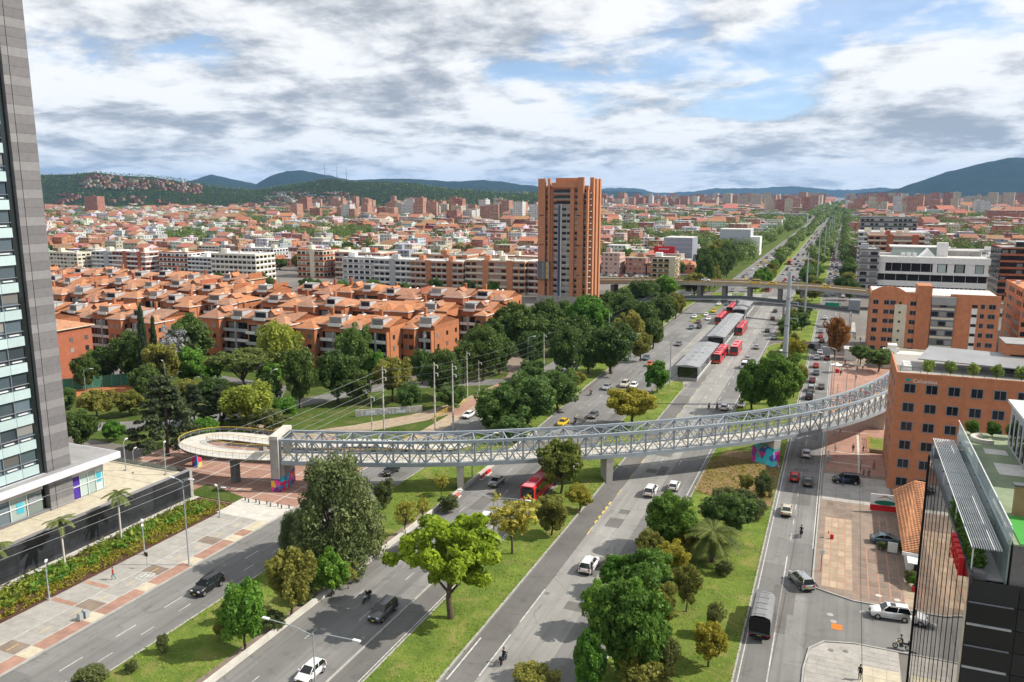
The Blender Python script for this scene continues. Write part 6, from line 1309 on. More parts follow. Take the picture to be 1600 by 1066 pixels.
FARCARS = [('sedan', -34.6, 552.9, 'white', 0), ('hatch', -34.6, 585.7, 'black', 0), ('sedan', -34.6, 606.8, 'white', 0), ('sedan', -34.6, 636.4, 'white', 0), ('sedan', -34.6, 684.5, 'black', 0), ('hatch', -34.6, 733.3, 'black', 0), ('hatch', -34.6, 845.4, 'white', 0), ('sedan', -34.6, 863.5, 'darkred', 0), ('hatch', -34.6, 922.3, 'silver', 0), ('hatch', -34.6, 955.2, 'greymet', 0), ('hatch', -34.6, 1024.0, 'darkred', 0), ('hatch', -34.6, 1128.3, 'darkred', 0), ('suv', -34.6, 1181.4, 'darkred', 0), ('sedan', -34.6, 1222.5, 'black', 0), ('hatch', -31, 500.5, 'red', 0), ('sedan', -31, 516.3, 'red', 0), ('sedan', -31, 550.6, 'silver', 0), ('hatch', -31, 585.2, 'white', 0), ('hatch', -31, 634.8, 'greymet', 0), ('sedan', -31, 662.1, 'greymet', 0), ('hatch', -31, 737.8, 'greymet', 0), ('sedan', -31, 752.4, 'silver', 0), ('hatch', -31, 806.4, 'darkred', 0), ('hatch', -31, 832.2, 'greymet', 0), ('hatch', -31, 876.4, 'darkred', 0), ('suv', -31, 895.1, 'bluegrey', 0), ('hatch', -31, 932.1, 'yellow', 0), ('suv', -31, 1010.8, 'red', 0), ('sedan', -31, 1052.0, 'yellow', 0), ('hatch', -31, 1091.0, 'darkred', 0), ('suv', -31, 1125.3, 'darkred', 0), ('suv', -27.5, 516.7, 'greymet', 0), ('hatch', -27.5, 533.0, 'red', 0), ('suv', -27.5, 589.6, 'bluegrey', 0), ('suv', -27.5, 617.4, 'bluegrey', 0), ('sedan', -27.5, 678.0, 'yellow', 0), ('hatch', -27.5, 748.4, 'black', 0), ('hatch', -27.5, 807.4, 'silver', 0), ('suv', -27.5, 845.5, 'darkred', 0), ('hatch', -27.5, 859.3, 'white', 0), ('hatch', -27.5, 953.2, 'bluegrey', 0), ('sedan', -27.5, 1004.1, 'white', 0), ('sedan', -27.5, 1059.9, 'yellow', 0), ('sedan', -27.5, 1085.7, 'greymet', 0), ('suv', -27.5, 1118.1, 'white', 0), ('suv', -27.5, 1144.5, 'bluegrey', 0), ('hatch', -27.5, 1205.7, 'black', 0), ('suv', -27.5, 1236.2, 'white', 0), ('suv', -24.2, 487.1, 'red', 0), ('hatch', -24.2, 515.3, 'white', 0), ('suv', -24.2, 561.9, 'yellow', 0), ('sedan', -24.2, 596.1, 'greymet', 0), ('suv', -24.2, 627.7, 'bluegrey', 0), ('hatch', -24.2, 678.1, 'greymet', 0), ('hatch', -24.2, 708.3, 'yellow', 0), ('suv', -24.2, 745.7, 'silver', 0), ('hatch', -24.2, 759.3, 'bluegrey', 0), ('hatch', -24.2, 822.3, 'darkred', 0), ('suv', -24.2, 870.7, 'silver', 0), ('suv', -24.2, 902.6, 'bluegrey', 0), ('hatch', -24.2, 921.8, 'yellow', 0), ('hatch', -24.2, 982.9, 'silver', 0), ('sedan', -24.2, 1028.3, 'red', 0), ('hatch', -24.2, 1093.7, 'red', 0), ('suv', -24.2, 1112.9, 'silver', 0), ('hatch', -24.2, 1156.2, 'yellow', 0), ('suv', -24.2, 1187.6, 'black', 0), ('sedan', -24.2, 1211.2, 'white', 0), ('sedan', -24.2, 1236.9, 'white', 0), ('hatch', -57, 524.6, 'greymet', 180), ('sedan', -57, 545.9, 'silver', 180), ('sedan', -57, 580.3, 'white', 180), ('suv', -57, 619.0, 'yellow', 180), ('suv', -57, 639.3, 'greymet', 180), ('suv', -57, 656.4, 'yellow', 180), ('suv', -57, 688.5, 'darkred', 180), ('hatch', -57, 734.5, 'greymet', 180), ('sedan', -57, 833.6, 'bluegrey', 180), ('sedan', -57, 968.8, 'white', 180), ('suv', -57, 1011.2, 'white', 180), ('suv', -57, 1034.1, 'silver', 180), ('suv', -57, 1100.0, 'white', 180), ('sedan', -57, 1140.4, 'white', 180), ('suv', -53.5, 444.5, 'silver', 180), ('suv', -53.5, 482.9, 'white', 180), ('hatch', -53.5, 508.6, 'yellow', 180), ('suv', -53.5, 599.1, 'white', 180), ('sedan', -53.5, 644.7, 'yellow', 180), ('sedan', -53.5, 692.2, 'white', 180), ('sedan', -53.5, 711.4, 'black', 180), ('hatch', -53.5, 734.9, 'darkred', 180), ('suv', -53.5, 752.4, 'white', 180), ('sedan', -53.5, 780.5, 'greymet', 180), ('hatch', -53.5, 819.8, 'silver', 180), ('hatch', -53.5, 843.0, 'greymet', 180), ('sedan', -53.5, 967.0, 'silver', 180), ('sedan', -53.5, 1103.4, 'white', 180), ('hatch', -50, 492.9, 'red', 180), ('sedan', -50, 561.2, 'yellow', 180), ('suv', -50, 606.8, 'white', 180), ('suv', -50, 628.5, 'yellow', 180), ('sedan', -50, 655.9, 'black', 180), ('hatch', -50, 700.7, 'white', 180), ('sedan', -50, 938.4, 'silver', 180), ('suv', -50, 1037.7, 'black', 180), ('hatch', -50, 1080.1, 'silver', 180), ('hatch', -6, 442.7, 'silver', 0), ('hatch', -6, 477.3, 'silver', 0), ('hatch', -6, 495.5, 'darkred', 0), ('hatch', -6, 506.2, 'black', 0), ('hatch', -6, 544.5, 'white', 0), ('suv', -6, 559.9, 'black', 0), ('hatch', -6, 599.4, 'white', 0), ('hatch', -6, 618.3, 'greymet', 0), ('suv', -6, 635.2, 'white', 0), ('sedan', -6, 682.2, 'red', 0), ('suv', -6, 694.3, 'darkred', 0), ('suv', -6, 708.1, 'bluegrey', 0), ('sedan', -6, 718.5, 'darkred', 0), ('suv', -6, 734.3, 'white', 0), ('hatch', -6, 747.6, 'black', 0), ('suv', -6, 762.2, 'yellow', 0), ('sedan', -6, 795.2, 'greymet', 0), ('hatch', -6, 833.1, 'silver', 0), ('hatch', -6, 856.2, 'greymet', 0), ('hatch', -6, 896.9, 'yellow', 0), ('hatch', -6, 907.9, 'white', 0), ('suv', -6, 921.8, 'black', 0), ('hatch', -6, 956.4, 'black', 0), ('sedan', -6, 971.9, 'darkred', 0), ('suv', -6, 988.3, 'white', 0), ('sedan', -2.8, 448.0, 'silver', 0), ('hatch', -2.8, 461.4, 'silver', 0), ('sedan', -2.8, 479.1, 'darkred', 0), ('suv', -2.8, 493.8, 'yellow', 0), ('suv', -2.8, 504.0, 'white', 0), ('suv', -2.8, 514.5, 'greymet', 0), ('suv', -2.8, 533.4, 'white', 0), ('suv', -2.8, 550.1, 'silver', 0), ('hatch', -2.8, 566.1, 'yellow', 0), ('suv', -2.8, 586.8, 'white', 0), ('suv', -2.8, 617.1, 'bluegrey', 0), ('sedan', -2.8, 629.4, 'silver', 0), ('suv', -2.8, 648.8, 'white', 0), ('suv', -2.8, 727.2, 'yellow', 0), ('suv', -2.8, 745.3, 'silver', 0), ('suv', -2.8, 767.4, 'white', 0), ('hatch', -2.8, 783.0, 'white', 0), ('sedan', -2.8, 795.8, 'yellow', 0), ('suv', -2.8, 810.6, 'bluegrey', 0), ('hatch', -2.8, 844.6, 'red', 0), ('sedan', -2.8, 890.0, 'black', 0), ('suv', -2.8, 910.1, 'bluegrey', 0), ('hatch', -2.8, 931.3, 'silver', 0), ('suv', -2.8, 965.4, 'darkred', 0), ('sedan', -2.8, 979.4, 'red', 0), ('sedan', -2.8, 998.8, 'white', 0)]
HAZE = 3.1e-5

for (kd, x, y, w, h, lb, gp) in TREES: tree(kd, x, y, w, h, lb, gp)
def palm(x, y, h, r, n, label, green, lean=0., trunk_r=.25, up=.9):
    t = thing('palm_tree', label, 'tree', (x, y, 0)); R_ = random.Random(int(x*10+y)); mb = MB(); prev = Vector((0, 0, 0))
    for i in range(8):
        q = Vector((lean*((i+1)/8)**2, 0, h*(i+1)/8)); mb.tube(prev, q, trunk_r*(1.15-.04*i), trunk_r*(1.1-.04*i), 8, cap=False); prev = q
    mb.build('trunk', bark if green == 'date' else conc_l, t, smooth=True); m1 = M_leaf('frond_'+green, *{'date': ((.05,.075,.015), (.13,.16,.03)), 'royal': ((.07,.10,.02), (.17,.20,.06)), 'dry': ((.20,.14,.05), (.34,.25,.10))}[green]) if 'leafm_'+green not in MATS else MATS['leafm_'+green]
    MATS['leafm_'+green] = m1; fr = []
    for f in range(n):
        a = f*2.399; el = R_.uniform(-.35, 1.1)*up; L = r*R_.uniform(.85, 1.1); pts = []
        for s in range(8):
            u = s/7; rr = L*u*math.cos(el*(1-u*.5)) if el > 0 else L*u; pts.append(prev+Vector((math.cos(a)*rr, math.sin(a)*rr, .2+L*u*math.sin(max(el, 0))*.75-(.46*L*u*u if el > -.1 else .7*L*u*u))))
        g = MB(); side = Vector((-math.sin(a), math.cos(a), 0))
        for s in range(7):
            p, q = pts[s], pts[s+1]
            for e in range(3):
                b = p.lerp(q, e/3); wd = .7*r*.28*(1-abs(s/7-.42)*1.15)+.08; d = (q-p).normalized()
                for sg in (-1, 1): tip = b+side*sg*wd+d*wd*.7-Vector((0, 0, wd*.35)); g.add([b-d*.06, b+d*.16, tip], [(0, 1, 2)])
        o = g.build('frond', m1, t); at = o.data.attributes.new('var', 'FLOAT', 'FACE'); at.data.foreach_set('value', [R_.random() for _ in range(len(o.data.polygons))])
    return t
palm(-14.2, 109.6, 4.3, 4.4, 54, 'big date palm with arching fronds on the right island', 'date', 0, .5, 1.0)
palm(-98.6, 82.7, 7.6, 2.3, 14, 'slim palm with pale trunk nearest the wall end', 'royal', .1, .14); palm(-98.1, 72.7, 7.2, 2.3, 14, 'slim palm in the middle of the planting bed', 'royal', -.1, .14); palm(-99.2, 63.6, 7.0, 2.6, 15, 'slim palm cut by the left edge of the picture', 'royal', .1, .14)
def plants(name, label, cat, pts, size, kind, seed):
    rs = np.random.RandomState(seed); P = np.array(pts); n = len(P); me = leaf_mesh(name, P, rs.normal(size=(n, 3))+np.array([0, 0, .8]), size, rs.uniform(0, 1, n), LM_[kind], rs, 1.8); o = link(bpy.data.objects.new(name, me)); return tag(o, label, cat, kind='stuff')
rs0 = np.random.RandomState(3)
def tufts():
    P = []; 
    for (x0, x1, y0, y1, n) in ((-71.4, -61.6, 48, 200, 5000), (-44.5, -37.6, 55, 215, 5000), (-21.3, -8.1, 66, 286, 9000), (-71, -64, 200, 400, 2500)):
        c = np.stack([rs0.uniform(x0, x1, n//14), rs0.uniform(y0, y1, n//14)], 1); i = rs0.randint(0, len(c), n); q = c[i]+rs0.normal(size=(n, 2))*.7; q[:, 0] = np.clip(q[:, 0], x0-.25*rs0.rand(n), x1+.25*rs0.rand(n)); P.append(np.column_stack([q, np.full(n, .16)+np.abs(rs0.normal(size=n))*.05]))
        e = np.stack([np.where(rs0.rand(n//3) < .5, x0-.15, x1+.15)+rs0.normal(size=n//3)*.16, rs0.uniform(y0, y1, n//3)], 1); P.append(np.column_stack([e, np.full(n//3, .17)]))
    return np.vstack(P)
plants('grass_tufts', 'rough tufts of longer grass over the median lawns and along their kerbs', 'grass', tufts(), .13, 'turf', 21)
def bed(x0, x1, y0, y1, n, h, clump):
    out = []; c = [(rs0.uniform(x0, x1), rs0.uniform(y0, y1), rs0.uniform(.5, 1.)) for _ in range(clump)]
    for i in range(n):
        a, b, s = c[rs0.randint(len(c))]; out.append((np.clip(a+rs0.normal()*.35, x0, x1), b+rs0.normal()*.35, .15+abs(rs0.normal())*h*s*.6))
    return out
plants('bed_plants', 'leafy bright green plants in the bed along the granite wall', 'plants', bed(-99.8, -95.6, 40, 99.5, 9500, .62, 330), .27, 'willow', 1); plants('bed_shrubs', 'darker green clumps scattered through the leafy bed', 'plants', bed(-100, -95, 40, 99.5, 5000, .7, 110), .27, 'bright', 11)
plants('bed_grasses', 'tan and olive ornamental grasses in front of the leafy bed', 'plants', bed(-96.3, -93.0, 40, 99.5, 9000, .55, 420), .17, 'yellow', 2); plants('bed_grasses_back', 'thin olive grasses behind the leafy bed by the wall foot', 'plants', bed(-100.4, -99.3, 40, 99.5, 2500, .7, 180), .22, 'olive', 4)
plants('mound_scrub', 'dry scrubby stubble on the bare earth mound', 'plants', [(rs0.uniform(-21, -8.4), rs0.uniform(136, 158), .22+abs(rs0.normal())*.08) for _ in range(2600)], .20, 'yellow', 6)
plants('terrace_bushes', 'dark green bushes in the long planter behind the mirrored parapet', 'plants', [(10.35+rs0.normal()*.2, rs0.uniform(60.6, 72.6), 26.3+abs(rs0.normal())*.35) for _ in range(3600)], .2, 'box', 8)
for i, (x, lb) in enumerate(((12.9, 'left'), (14.7, 'middle'), (16.4, 'right'))): tree('box', x, 86.3, 1.7, 1.8, '%s one of three clipped round bushes on the worn green roof' % lb, 'round bushes on the roof terrace', 28.95)
bench = MB()
for i in range(12):
    a0, a1 = math.pi*(.55+i*.09), math.pi*(.55+(i+1)*.09); bench.add([(r_*math.cos(a), r_*math.sin(a), z) for a in (a0, a1) for r_, z in ((.9, 0), (1.3, 0), (1.3, .4), (.9, .4))], [(3,2,6,7),(1,5,6,2),(0,3,7,4)])
tag(bench.build('curved_bench', conc_l, None, (13.9, 84.6, 28.9)), 'pale curved concrete bench on the worn green roof', 'bench')
for i in range(7): tree('pale', 15.3+i*3.5, 153.2+.25*(i % 2), 2.5, 2.7, 'pale yellow-green terrace shrub, %s along the clinic roof edge' % ORD[i], 'shrubs on the clinic roof', 21.05)
# avenue trees beyond the flyover and street trees of the city, largest first
R9 = random.Random(21); AV = []
def av(kind, x, y, w, h, where): AV.append((kind, x, y, w, h, where))
for y in range(430, 720, 9):
    av(R9.choice(['dark', 'dark', 'mass', 'olive']), R9.uniform(max(-92, -.157*y), -64.5), y+R9.uniform(-4, 4), R9.uniform(10, 16), R9.uniform(13, 24), 'left verge')
for y in range(445, 1500, 16): av(R9.choice(['dark', 'mass', 'olive', 'bright']), R9.uniform(-44, -38.5), y+R9.uniform(-5, 5), R9.uniform(6, 9), R9.uniform(6, 11), 'far median')
for y in range(415, 1500, 13): av(R9.choice(['mass', 'olive', 'dark', 'bright']), R9.uniform(-20, -9.5), y+R9.uniform(-5, 5), R9.uniform(6, 10), R9.uniform(6, 10), 'far island')
for y in range(300, 386, 9): av(R9.choice(['mass', 'olive', 'dark']), R9.uniform(-19, -11), y+R9.uniform(-3, 3), R9.uniform(5, 8), R9.uniform(4, 8), 'island before the flyover')
for y in range(222, 286, 9): av(R9.choice(['olive', 'shrub', 'yellow']), R9.uniform(-19, -13), y, R9.uniform(4, 7), R9.uniform(4, 7), 'island beside the stations')
for y in range(430, 1300, 26): av(R9.choice(['dark', 'mass', 'olive']), R9.uniform(1.5, 6), y+R9.uniform(-5, 5), R9.uniform(8, 12), R9.uniform(8, 12), 'right pavement')
for y in range(720, 1500, 22): av(R9.choice(['dark', 'mass']), R9.uniform(-84, -66), y, R9.uniform(9, 14), R9.uniform(9, 14), 'far left verge')
for i in range(12): av(R9.choice(['dark', 'mass', 'bright']), -330+i*15+R9.uniform(-4, 4), 352+R9.uniform(-8, 8)+(20 if i > 7 else 0), R9.uniform(8, 11), R9.uniform(7, 10), 'street behind the tile roofs')
for i in range(8): av('dark', -108+R9.uniform(-3, 3)+i*4, 300+i*14+R9.uniform(-4, 4), R9.uniform(9, 13), R9.uniform(9, 13), 'park beyond the brick tower')
for i in range(14): av(R9.choice(['dark', 'mass']), R9.uniform(-185, -135), R9.uniform(560, 640), R9.uniform(10, 14), R9.uniform(10, 15), 'grove behind the car lot')
for (x, y, s) in far_trees:
    if y < 900: av(R9.choice(['dark', 'dark', 'mass', 'olive']), x, y, min(15, s*.9), R9.uniform(8, 13), 'quarter right of the avenue' if x > 0 else 'quarter far left' if x < -.95*y else 'quarter left of the brick tower' if x < -.38*y else 'quarter right of the brick tower')
KN = {'dark': 'dark green', 'mass': 'mid green', 'olive': 'olive', 'bright': 'bright green', 'shrub': 'grey-green', 'yellow': 'yellowish'}
AV.sort(key=lambda q: q[2])
for (kd, x, y, w, h, wh) in AV[:250]:
    if inview(x, y, 5): tree(kd, x, y, w, h, '%s tree among the trees of the %s' % (KN[kd], wh), 'distant trees of the ' + wh)
# the remaining far trees as one wood
def far_wood():
    rs = np.random.RandomState(9); P = []; N_ = []; V_ = []
    pts = [(x, y, s, 1) for (x, y, s) in far_trees if y >= 900]+[(x, y, w, 0) for (_, x, y, w, h, _) in AV[250:]]
    for y in range(1500, 5000, 40):
        for xx in (-75, -41, -15, 4): pts.append((xx+rs.normal()*3, y, 14, 0))
    for (x, y, s, f) in pts:
        n = 150 if y < 2000 else 60; R_ = min(s*.62, 22); d = rs.normal(size=(n, 3)); d /= np.linalg.norm(d, axis=1, keepdims=True); p = d*np.array([R_, R_, min(R_, 10)*.95])*rs.uniform(.6, 1, (n, 1)); p[:, 2] = np.abs(p[:, 2]+rs.uniform(6, 10)); p[:, 0] += x; p[:, 1] += y; P.append(p); N_.append(d+[0, 0, .4]); V_.append(rs.uniform(0, 1, n))
    c_, s_ = math.cos(YAW), math.sin(YAW); n = 15000; u = rs.uniform(20, 880, n); tt = -rs.uniform(0, 1, n)**.8*.96; Y = 3300+tt*900; X = (u-800)/1244.4*Y; hz_ = np.interp(u, HP[0], HP[1])*(.5+.5*np.cos(np.pi*np.abs(tt)))**.8; keep = hz_ > 6
    P.append(np.stack([X*c_-Y*s_, X*s_+Y*c_, hz_+rs.uniform(1, 8, n)], 1)[keep]); N_.append((rs.normal(size=(n, 3))*.8+[0, -.6, .6])[keep]); V_.append(rs.uniform(0, .75, n)[keep])
    P = np.vstack(P); dist = P[:, 1]; me = leaf_mesh('far_wood', P, np.vstack(N_), np.clip(dist/700, 1.4, 5), np.concatenate(V_), LM_['dark'], rs, 1.2); o = link(bpy.data.objects.new('far_wood', me)); tag(o, 'distant street trees and groves scattered through the city plain', 'trees', kind='stuff')
far_wood()

# ------------------------------------------------------------------ vehicles
PAINT = {n: M('paint_'+n, c, .28, .04, 1., spec=.6, metal=m) for n, c, m in (('white', (.70,.70,.70), 0), ('silver', (.38,.39,.40), .4), ('greymet', (.13,.135,.14), .4), ('black', (.014,.015,.017), .1), ('red', (.42,.012,.012), 0), ('darkred', (.13,.010,.012), .1), ('cream', (.50,.46,.38), .1), ('bluegrey', (.10,.145,.18), .3), ('yellow', (.62,.42,.01), 0), ('orange', (.55,.10,.02), 0))}
lamp_w = M('headlamp', (.65, .66, .66), .15, .03, 1); lamp_r = M('tail_lamp', (.40, .01, .01), .25, .03, 1); plate_m = M('plate_yellow', (.62, .45, .05), .5, .05, 1); car_glass = M_glass('car_glass', (.012, .016, .018), .05, .7)
DIM = {'sedan': dict(L=4.4, w=.87, h=1.45, hood=.95, belt=.98, deck=1.02, c=(-1.75, 1.15), r=(-.95, .30)), 'hatch': dict(L=3.95, w=.85, h=1.50, hood=.98, belt=1.0, deck=1.02, c=(-1.85, 1.10), r=(-1.45, .25)), 'suv': dict(L=4.7, w=.94, h=1.78, hood=1.12, belt=1.14, deck=1.14, c=(-2.25, 1.20), r=(-1.95, .45)), 'van': dict(L=5.2, w=.98, h=2.2, hood=1.2, belt=1.25, deck=1.25, c=(-2.5, 1.7), r=(-2.45, 1.0))}
def car_meshes(k_):
    D = DIM[k_]; L, w = D['L'], D['w']; h2 = L/2; b = MB(); (ca, cb), (ra, rb) = D['c'], D['r']; H = D['h']
    st = [(-h2, .42, .80, .86), (-h2+.08, .30, D['deck']-.10, .95), (-h2+.35, .24, D['deck'], 1.), (ca+.1, .24, D['belt'], 1.), (0, .22, D['belt'], 1.), (cb, .24, D['hood']+.02, 1.), (h2-.65, .24, D['hood']-.08, .99), (h2-.18, .28, D['hood']-.18, .94), (h2-.02, .36, D['hood']-.34, .84)]
    ring = []
    for y, zl, zt, f in st:
        ww = w*f; pr_ = [(ww*.86, zl), (ww, zl+.14), (ww, zl+(zt-zl)*.6), (ww*.97, zt-.06), (ww*.84, zt)]; ring.append([(x, y, z) for x, z in pr_]+[(-x, y, z) for x, z in reversed(pr_)])
    n = 10; base = 0; b.v = [p for r in ring for p in r]; b.f = [(i*n+j, i*n+(j+1) % n, (i+1)*n+(j+1) % n, (i+1)*n+j) for i in range(len(ring)-1) for j in range(n)]+[tuple(reversed(range(n))), tuple(range((len(ring)-1)*n, len(ring)*n))]; b.m = [0]*len(b.f)
    bt = D['belt']-.03; wb, wr = w*.88, w*.70
    # roof skin and pillars share the paint
    b.add([(-wr,ra,H-.05),(wr,ra,H-.05),(wr,rb,H-.05),(-wr,rb,H-.05),(-wr*.8,ra+.12,H),(wr*.8,ra+.12,H),(wr*.8,rb-.12,H),(-wr*.8,rb-.12,H)], [(4,5,6,7),(0,1,5,4),(1,2,6,5),(2,3,7,6),(3,0,4,7)])
    for sx in (-1, 1):
        for (y0, y1) in ((ca, ra), (cb, rb), ((ca+cb)/2-.1, (ra+rb)/2-.05)): b.tube((sx*wb*1.005, y0, bt), (sx*wr*1.01, y1, H-.05), .05, .045, 4)
    g = MB(); g.add([(-wb,ca,bt),(wb,ca,bt),(wb,cb,bt),(-wb,cb,bt),(-wr,ra,H-.055),(wr,ra,H-.055),(wr,rb,H-.055),(-wr,rb,H-.055)], [(0,1,5,4),(1,2,6,5),(2,3,7,6),(3,0,4,7)])
    R_ = .36 if k_ in ('suv', 'van') else .31; wh = MB(); wh.tube((-.11, 0, 0), (.11, 0, 0), R_, R_, 14, 0); rim = MB(); rim.tube((-.118, 0, 0), (.118, 0, 0), R_*.62, R_*.62, 10, 0)
    wy = (h2-.80, -h2+.85); lampf = [(sx*w*.62, h2-.10, D['hood']-.27) for sx in (-1, 1)]; lampb = [(sx*w*.72, -h2+.06, D['deck']-.22) for sx in (-1, 1)]
    return dict(body=b, glass=g, wheel=wh, rim=rim, wy=wy, R=R_, w=w, lf=lampf, lb=lampb, L=L, H=H, D=D)
CARS = {}
for q in DIM:
    c = car_meshes(q); c['mb'] = c['body'].mesh('car_body_'+q, PAINT['white'], True); c['mg'] = c['glass'].mesh('car_glass_'+q, car_glass); c['mw'] = c['wheel'].mesh('car_tyre_'+q, rubber, True); c['mr'] = c['rim'].mesh('car_rim_'+q, chrome)
    s = MB(); s.v = list(c['body'].v); s.f = list(c['body'].f); s.m = [0]*len(s.f); s.add(c['glass'].v, c['glass'].f, 1)
    for y in c['wy']:
        for sx in (-1, 1): s.tube((sx*(c['w']-.14), y, c['R']), (sx*(c['w']+.01), y, c['R']), c['R'], c['R'], 10, 2)
    for p in c['lf']: s.box(p[0]-.15, p[0]+.15, p[1]-.06, p[1]+.04, p[2]-.08, p[2]+.08, 3)
    for p in c['lb']: s.box(p[0]-.12, p[0]+.12, p[1]-.08, p[1]+.03, p[2]-.1, p[2]+.1, 4)
    s.box(-c['w']*.8, c['w']*.8, -c['L']/2-.015, -c['L']/2+.1, .36, .5, 2); s.box(-.25, .25, -c['L']/2-.03, -c['L']/2-.01, .55, .68, 5)
    c['ms'] = s.mesh('small_car_'+q, [PAINT['white'], car_glass, rubber, lamp_w, lamp_r, plate_m], False); CARS[q] = c
def paint_obj(o, m): o.material_slots[0].link = 'OBJECT'; o.material_slots[0].material = m
CN = {'sedan': 'sedan_car', 'hatch': 'hatchback_car', 'suv': 'off_road_car', 'van': 'delivery_van'}
def car(kind, x, y, col, hd, label, full, group=None, zz=None):
    c = CARS[kind]; rz = math.radians(-hd if False else hd); z = .03 if x < -.6 else .14
    if -.6 < x < 40 and 94.5 < y < 108: z = .03
    if zz is not None: z = zz
    if not full:
        o = bpy.data.objects.new(CN[kind], c['ms']); link(o); o.location = (x, y, z); o.rotation_euler = (0, 0, rz); paint_obj(o, PAINT[col]); return tag(o, label, 'car', group or 'cars on the avenue')
    t = thing(CN[kind], label, 'car', (x, y, z), rz, 'cars on the avenue'); o = link(bpy.data.objects.new('body', c['mb']), t); paint_obj(o, PAINT[col]); link(bpy.data.objects.new('windows', c['mg']), t)['label'] = 'dark tinted windows'
    for yy in c['wy']:
        for sx in (-1, 1):
            wo = link(bpy.data.objects.new('wheel', c['mw']), t); wo.location = (sx*(c['w']-.10), yy, c['R']); r_ = link(bpy.data.objects.new('rim', c['mr']), wo)
    for p in c['lf']: piece('headlight', lamp_w, p, (.32, .12, .15), t)
    for p in c['lb']: piece('tail_light', lamp_r, p, (.22, .14, .24), t)
    D = c['D']; piece('bumper', black, (0, c['L']/2-.03, .42), (c['w']*1.6, .12, .18), t); piece('bumper', black, (0, -c['L']/2+.02, .44), (c['w']*1.6, .12, .18), t); piece('plate', plate_m, (0, c['L']/2+.04, .50), (.4, .03, .14), t); piece('plate', plate_m, (0, -c['L']/2-.05, .66), (.4, .03, .14), t); piece('grille', black, (0, c['L']/2-.045, D['hood']-.36), (.7, .1, .16), t)
    for sx in (-1, 1): piece('mirror', PAINT[col], (sx*(c['w']+.08), D['c'][1]-.3, D['belt']+.08), (.18, .12, .14), t)
    if kind == 'suv':
        for sx in (-1, 1): piece('roof_rail', chrome if col != 'black' else black, (sx*c['w']*.62, -.75, D['h']+.02), (.05, 2.2, .06), t)
    piece('sunroof', car_glass, (0, -.25, D['h']+.002), (.8, .6, .012), t) if label.endswith('side street') else None
    return t
for (kd, x, y, col, hd, lb, full) in VEHICLES: car(kd, x, y, col, hd, lb, full)
for (kd, x, y, col, hd) in FARCARS:
    wh = 'service road' if x > -8 else 'right carriageway' if x > -40 else 'left carriageway'; cn = {'greymet': 'dark grey', 'bluegrey': 'blue-grey', 'darkred': 'dark red'}.get(col, col); car(kd, x, y, col, hd, 'tiny %s %s in far traffic, %s beyond the flyover' % (cn, {'sedan': 'sedan', 'hatch': 'hatchback', 'suv': 'off-roader'}[kd], wh), 0, 'far cars beyond the flyover')
for i, (x, z, kd, col, hd) in enumerate(((-118, 7.6, 'sedan', 'silver', 90), (-84, 9.0, 'hatch', 'white', -90), (-62, 9.42, 'sedan', 'white', -90), (-38, 9.55, 'van', 'yellow', 90), (-30, 9.42, 'sedan', 'yellow', 90), (-6, 8.85, 'sedan', 'yellow', 90), (14, 7.75, 'sedan', 'silver', -90))): car(kd, x, 400 if hd > 0 else 404, col, hd, '%s %s crossing on the flyover, %s' % (col, {'sedan': 'car', 'hatch': 'small car', 'van': 'van'}[kd], ORD[i]), 0, 'cars on the flyover', z)
LOT = random.Random(4)
for i in range(34):
    x = -168+(i % 17)*3.4; y = 500+(i//17)*8+LOT.uniform(-.4, .4); c_ = LOT.choice(['white', 'silver', 'greymet', 'red', 'white', 'bluegrey']); car(LOT.choice(['sedan', 'hatch']), x, y, c_, 0, 'tiny %s car parked in the lot below the billboard' % {'greymet': 'dark grey', 'bluegrey': 'blue-grey'}.get(c_, c_), 0, 'parked cars below the billboard')
for i in range(70):
    y = 440+i*4.2; c_ = LOT.choice(['white', 'silver', 'greymet', 'darkred', 'white', 'red']); car(LOT.choice(['sedan', 'hatch', 'suv']), 2.2+(i % 2)*2.8, y, c_, 0, 'tiny %s car parked along the right pavement beyond the flyover' % {'greymet': 'dark grey', 'darkred': 'dark red'}.get(c_, c_), 0, 'parked cars right of the avenue')
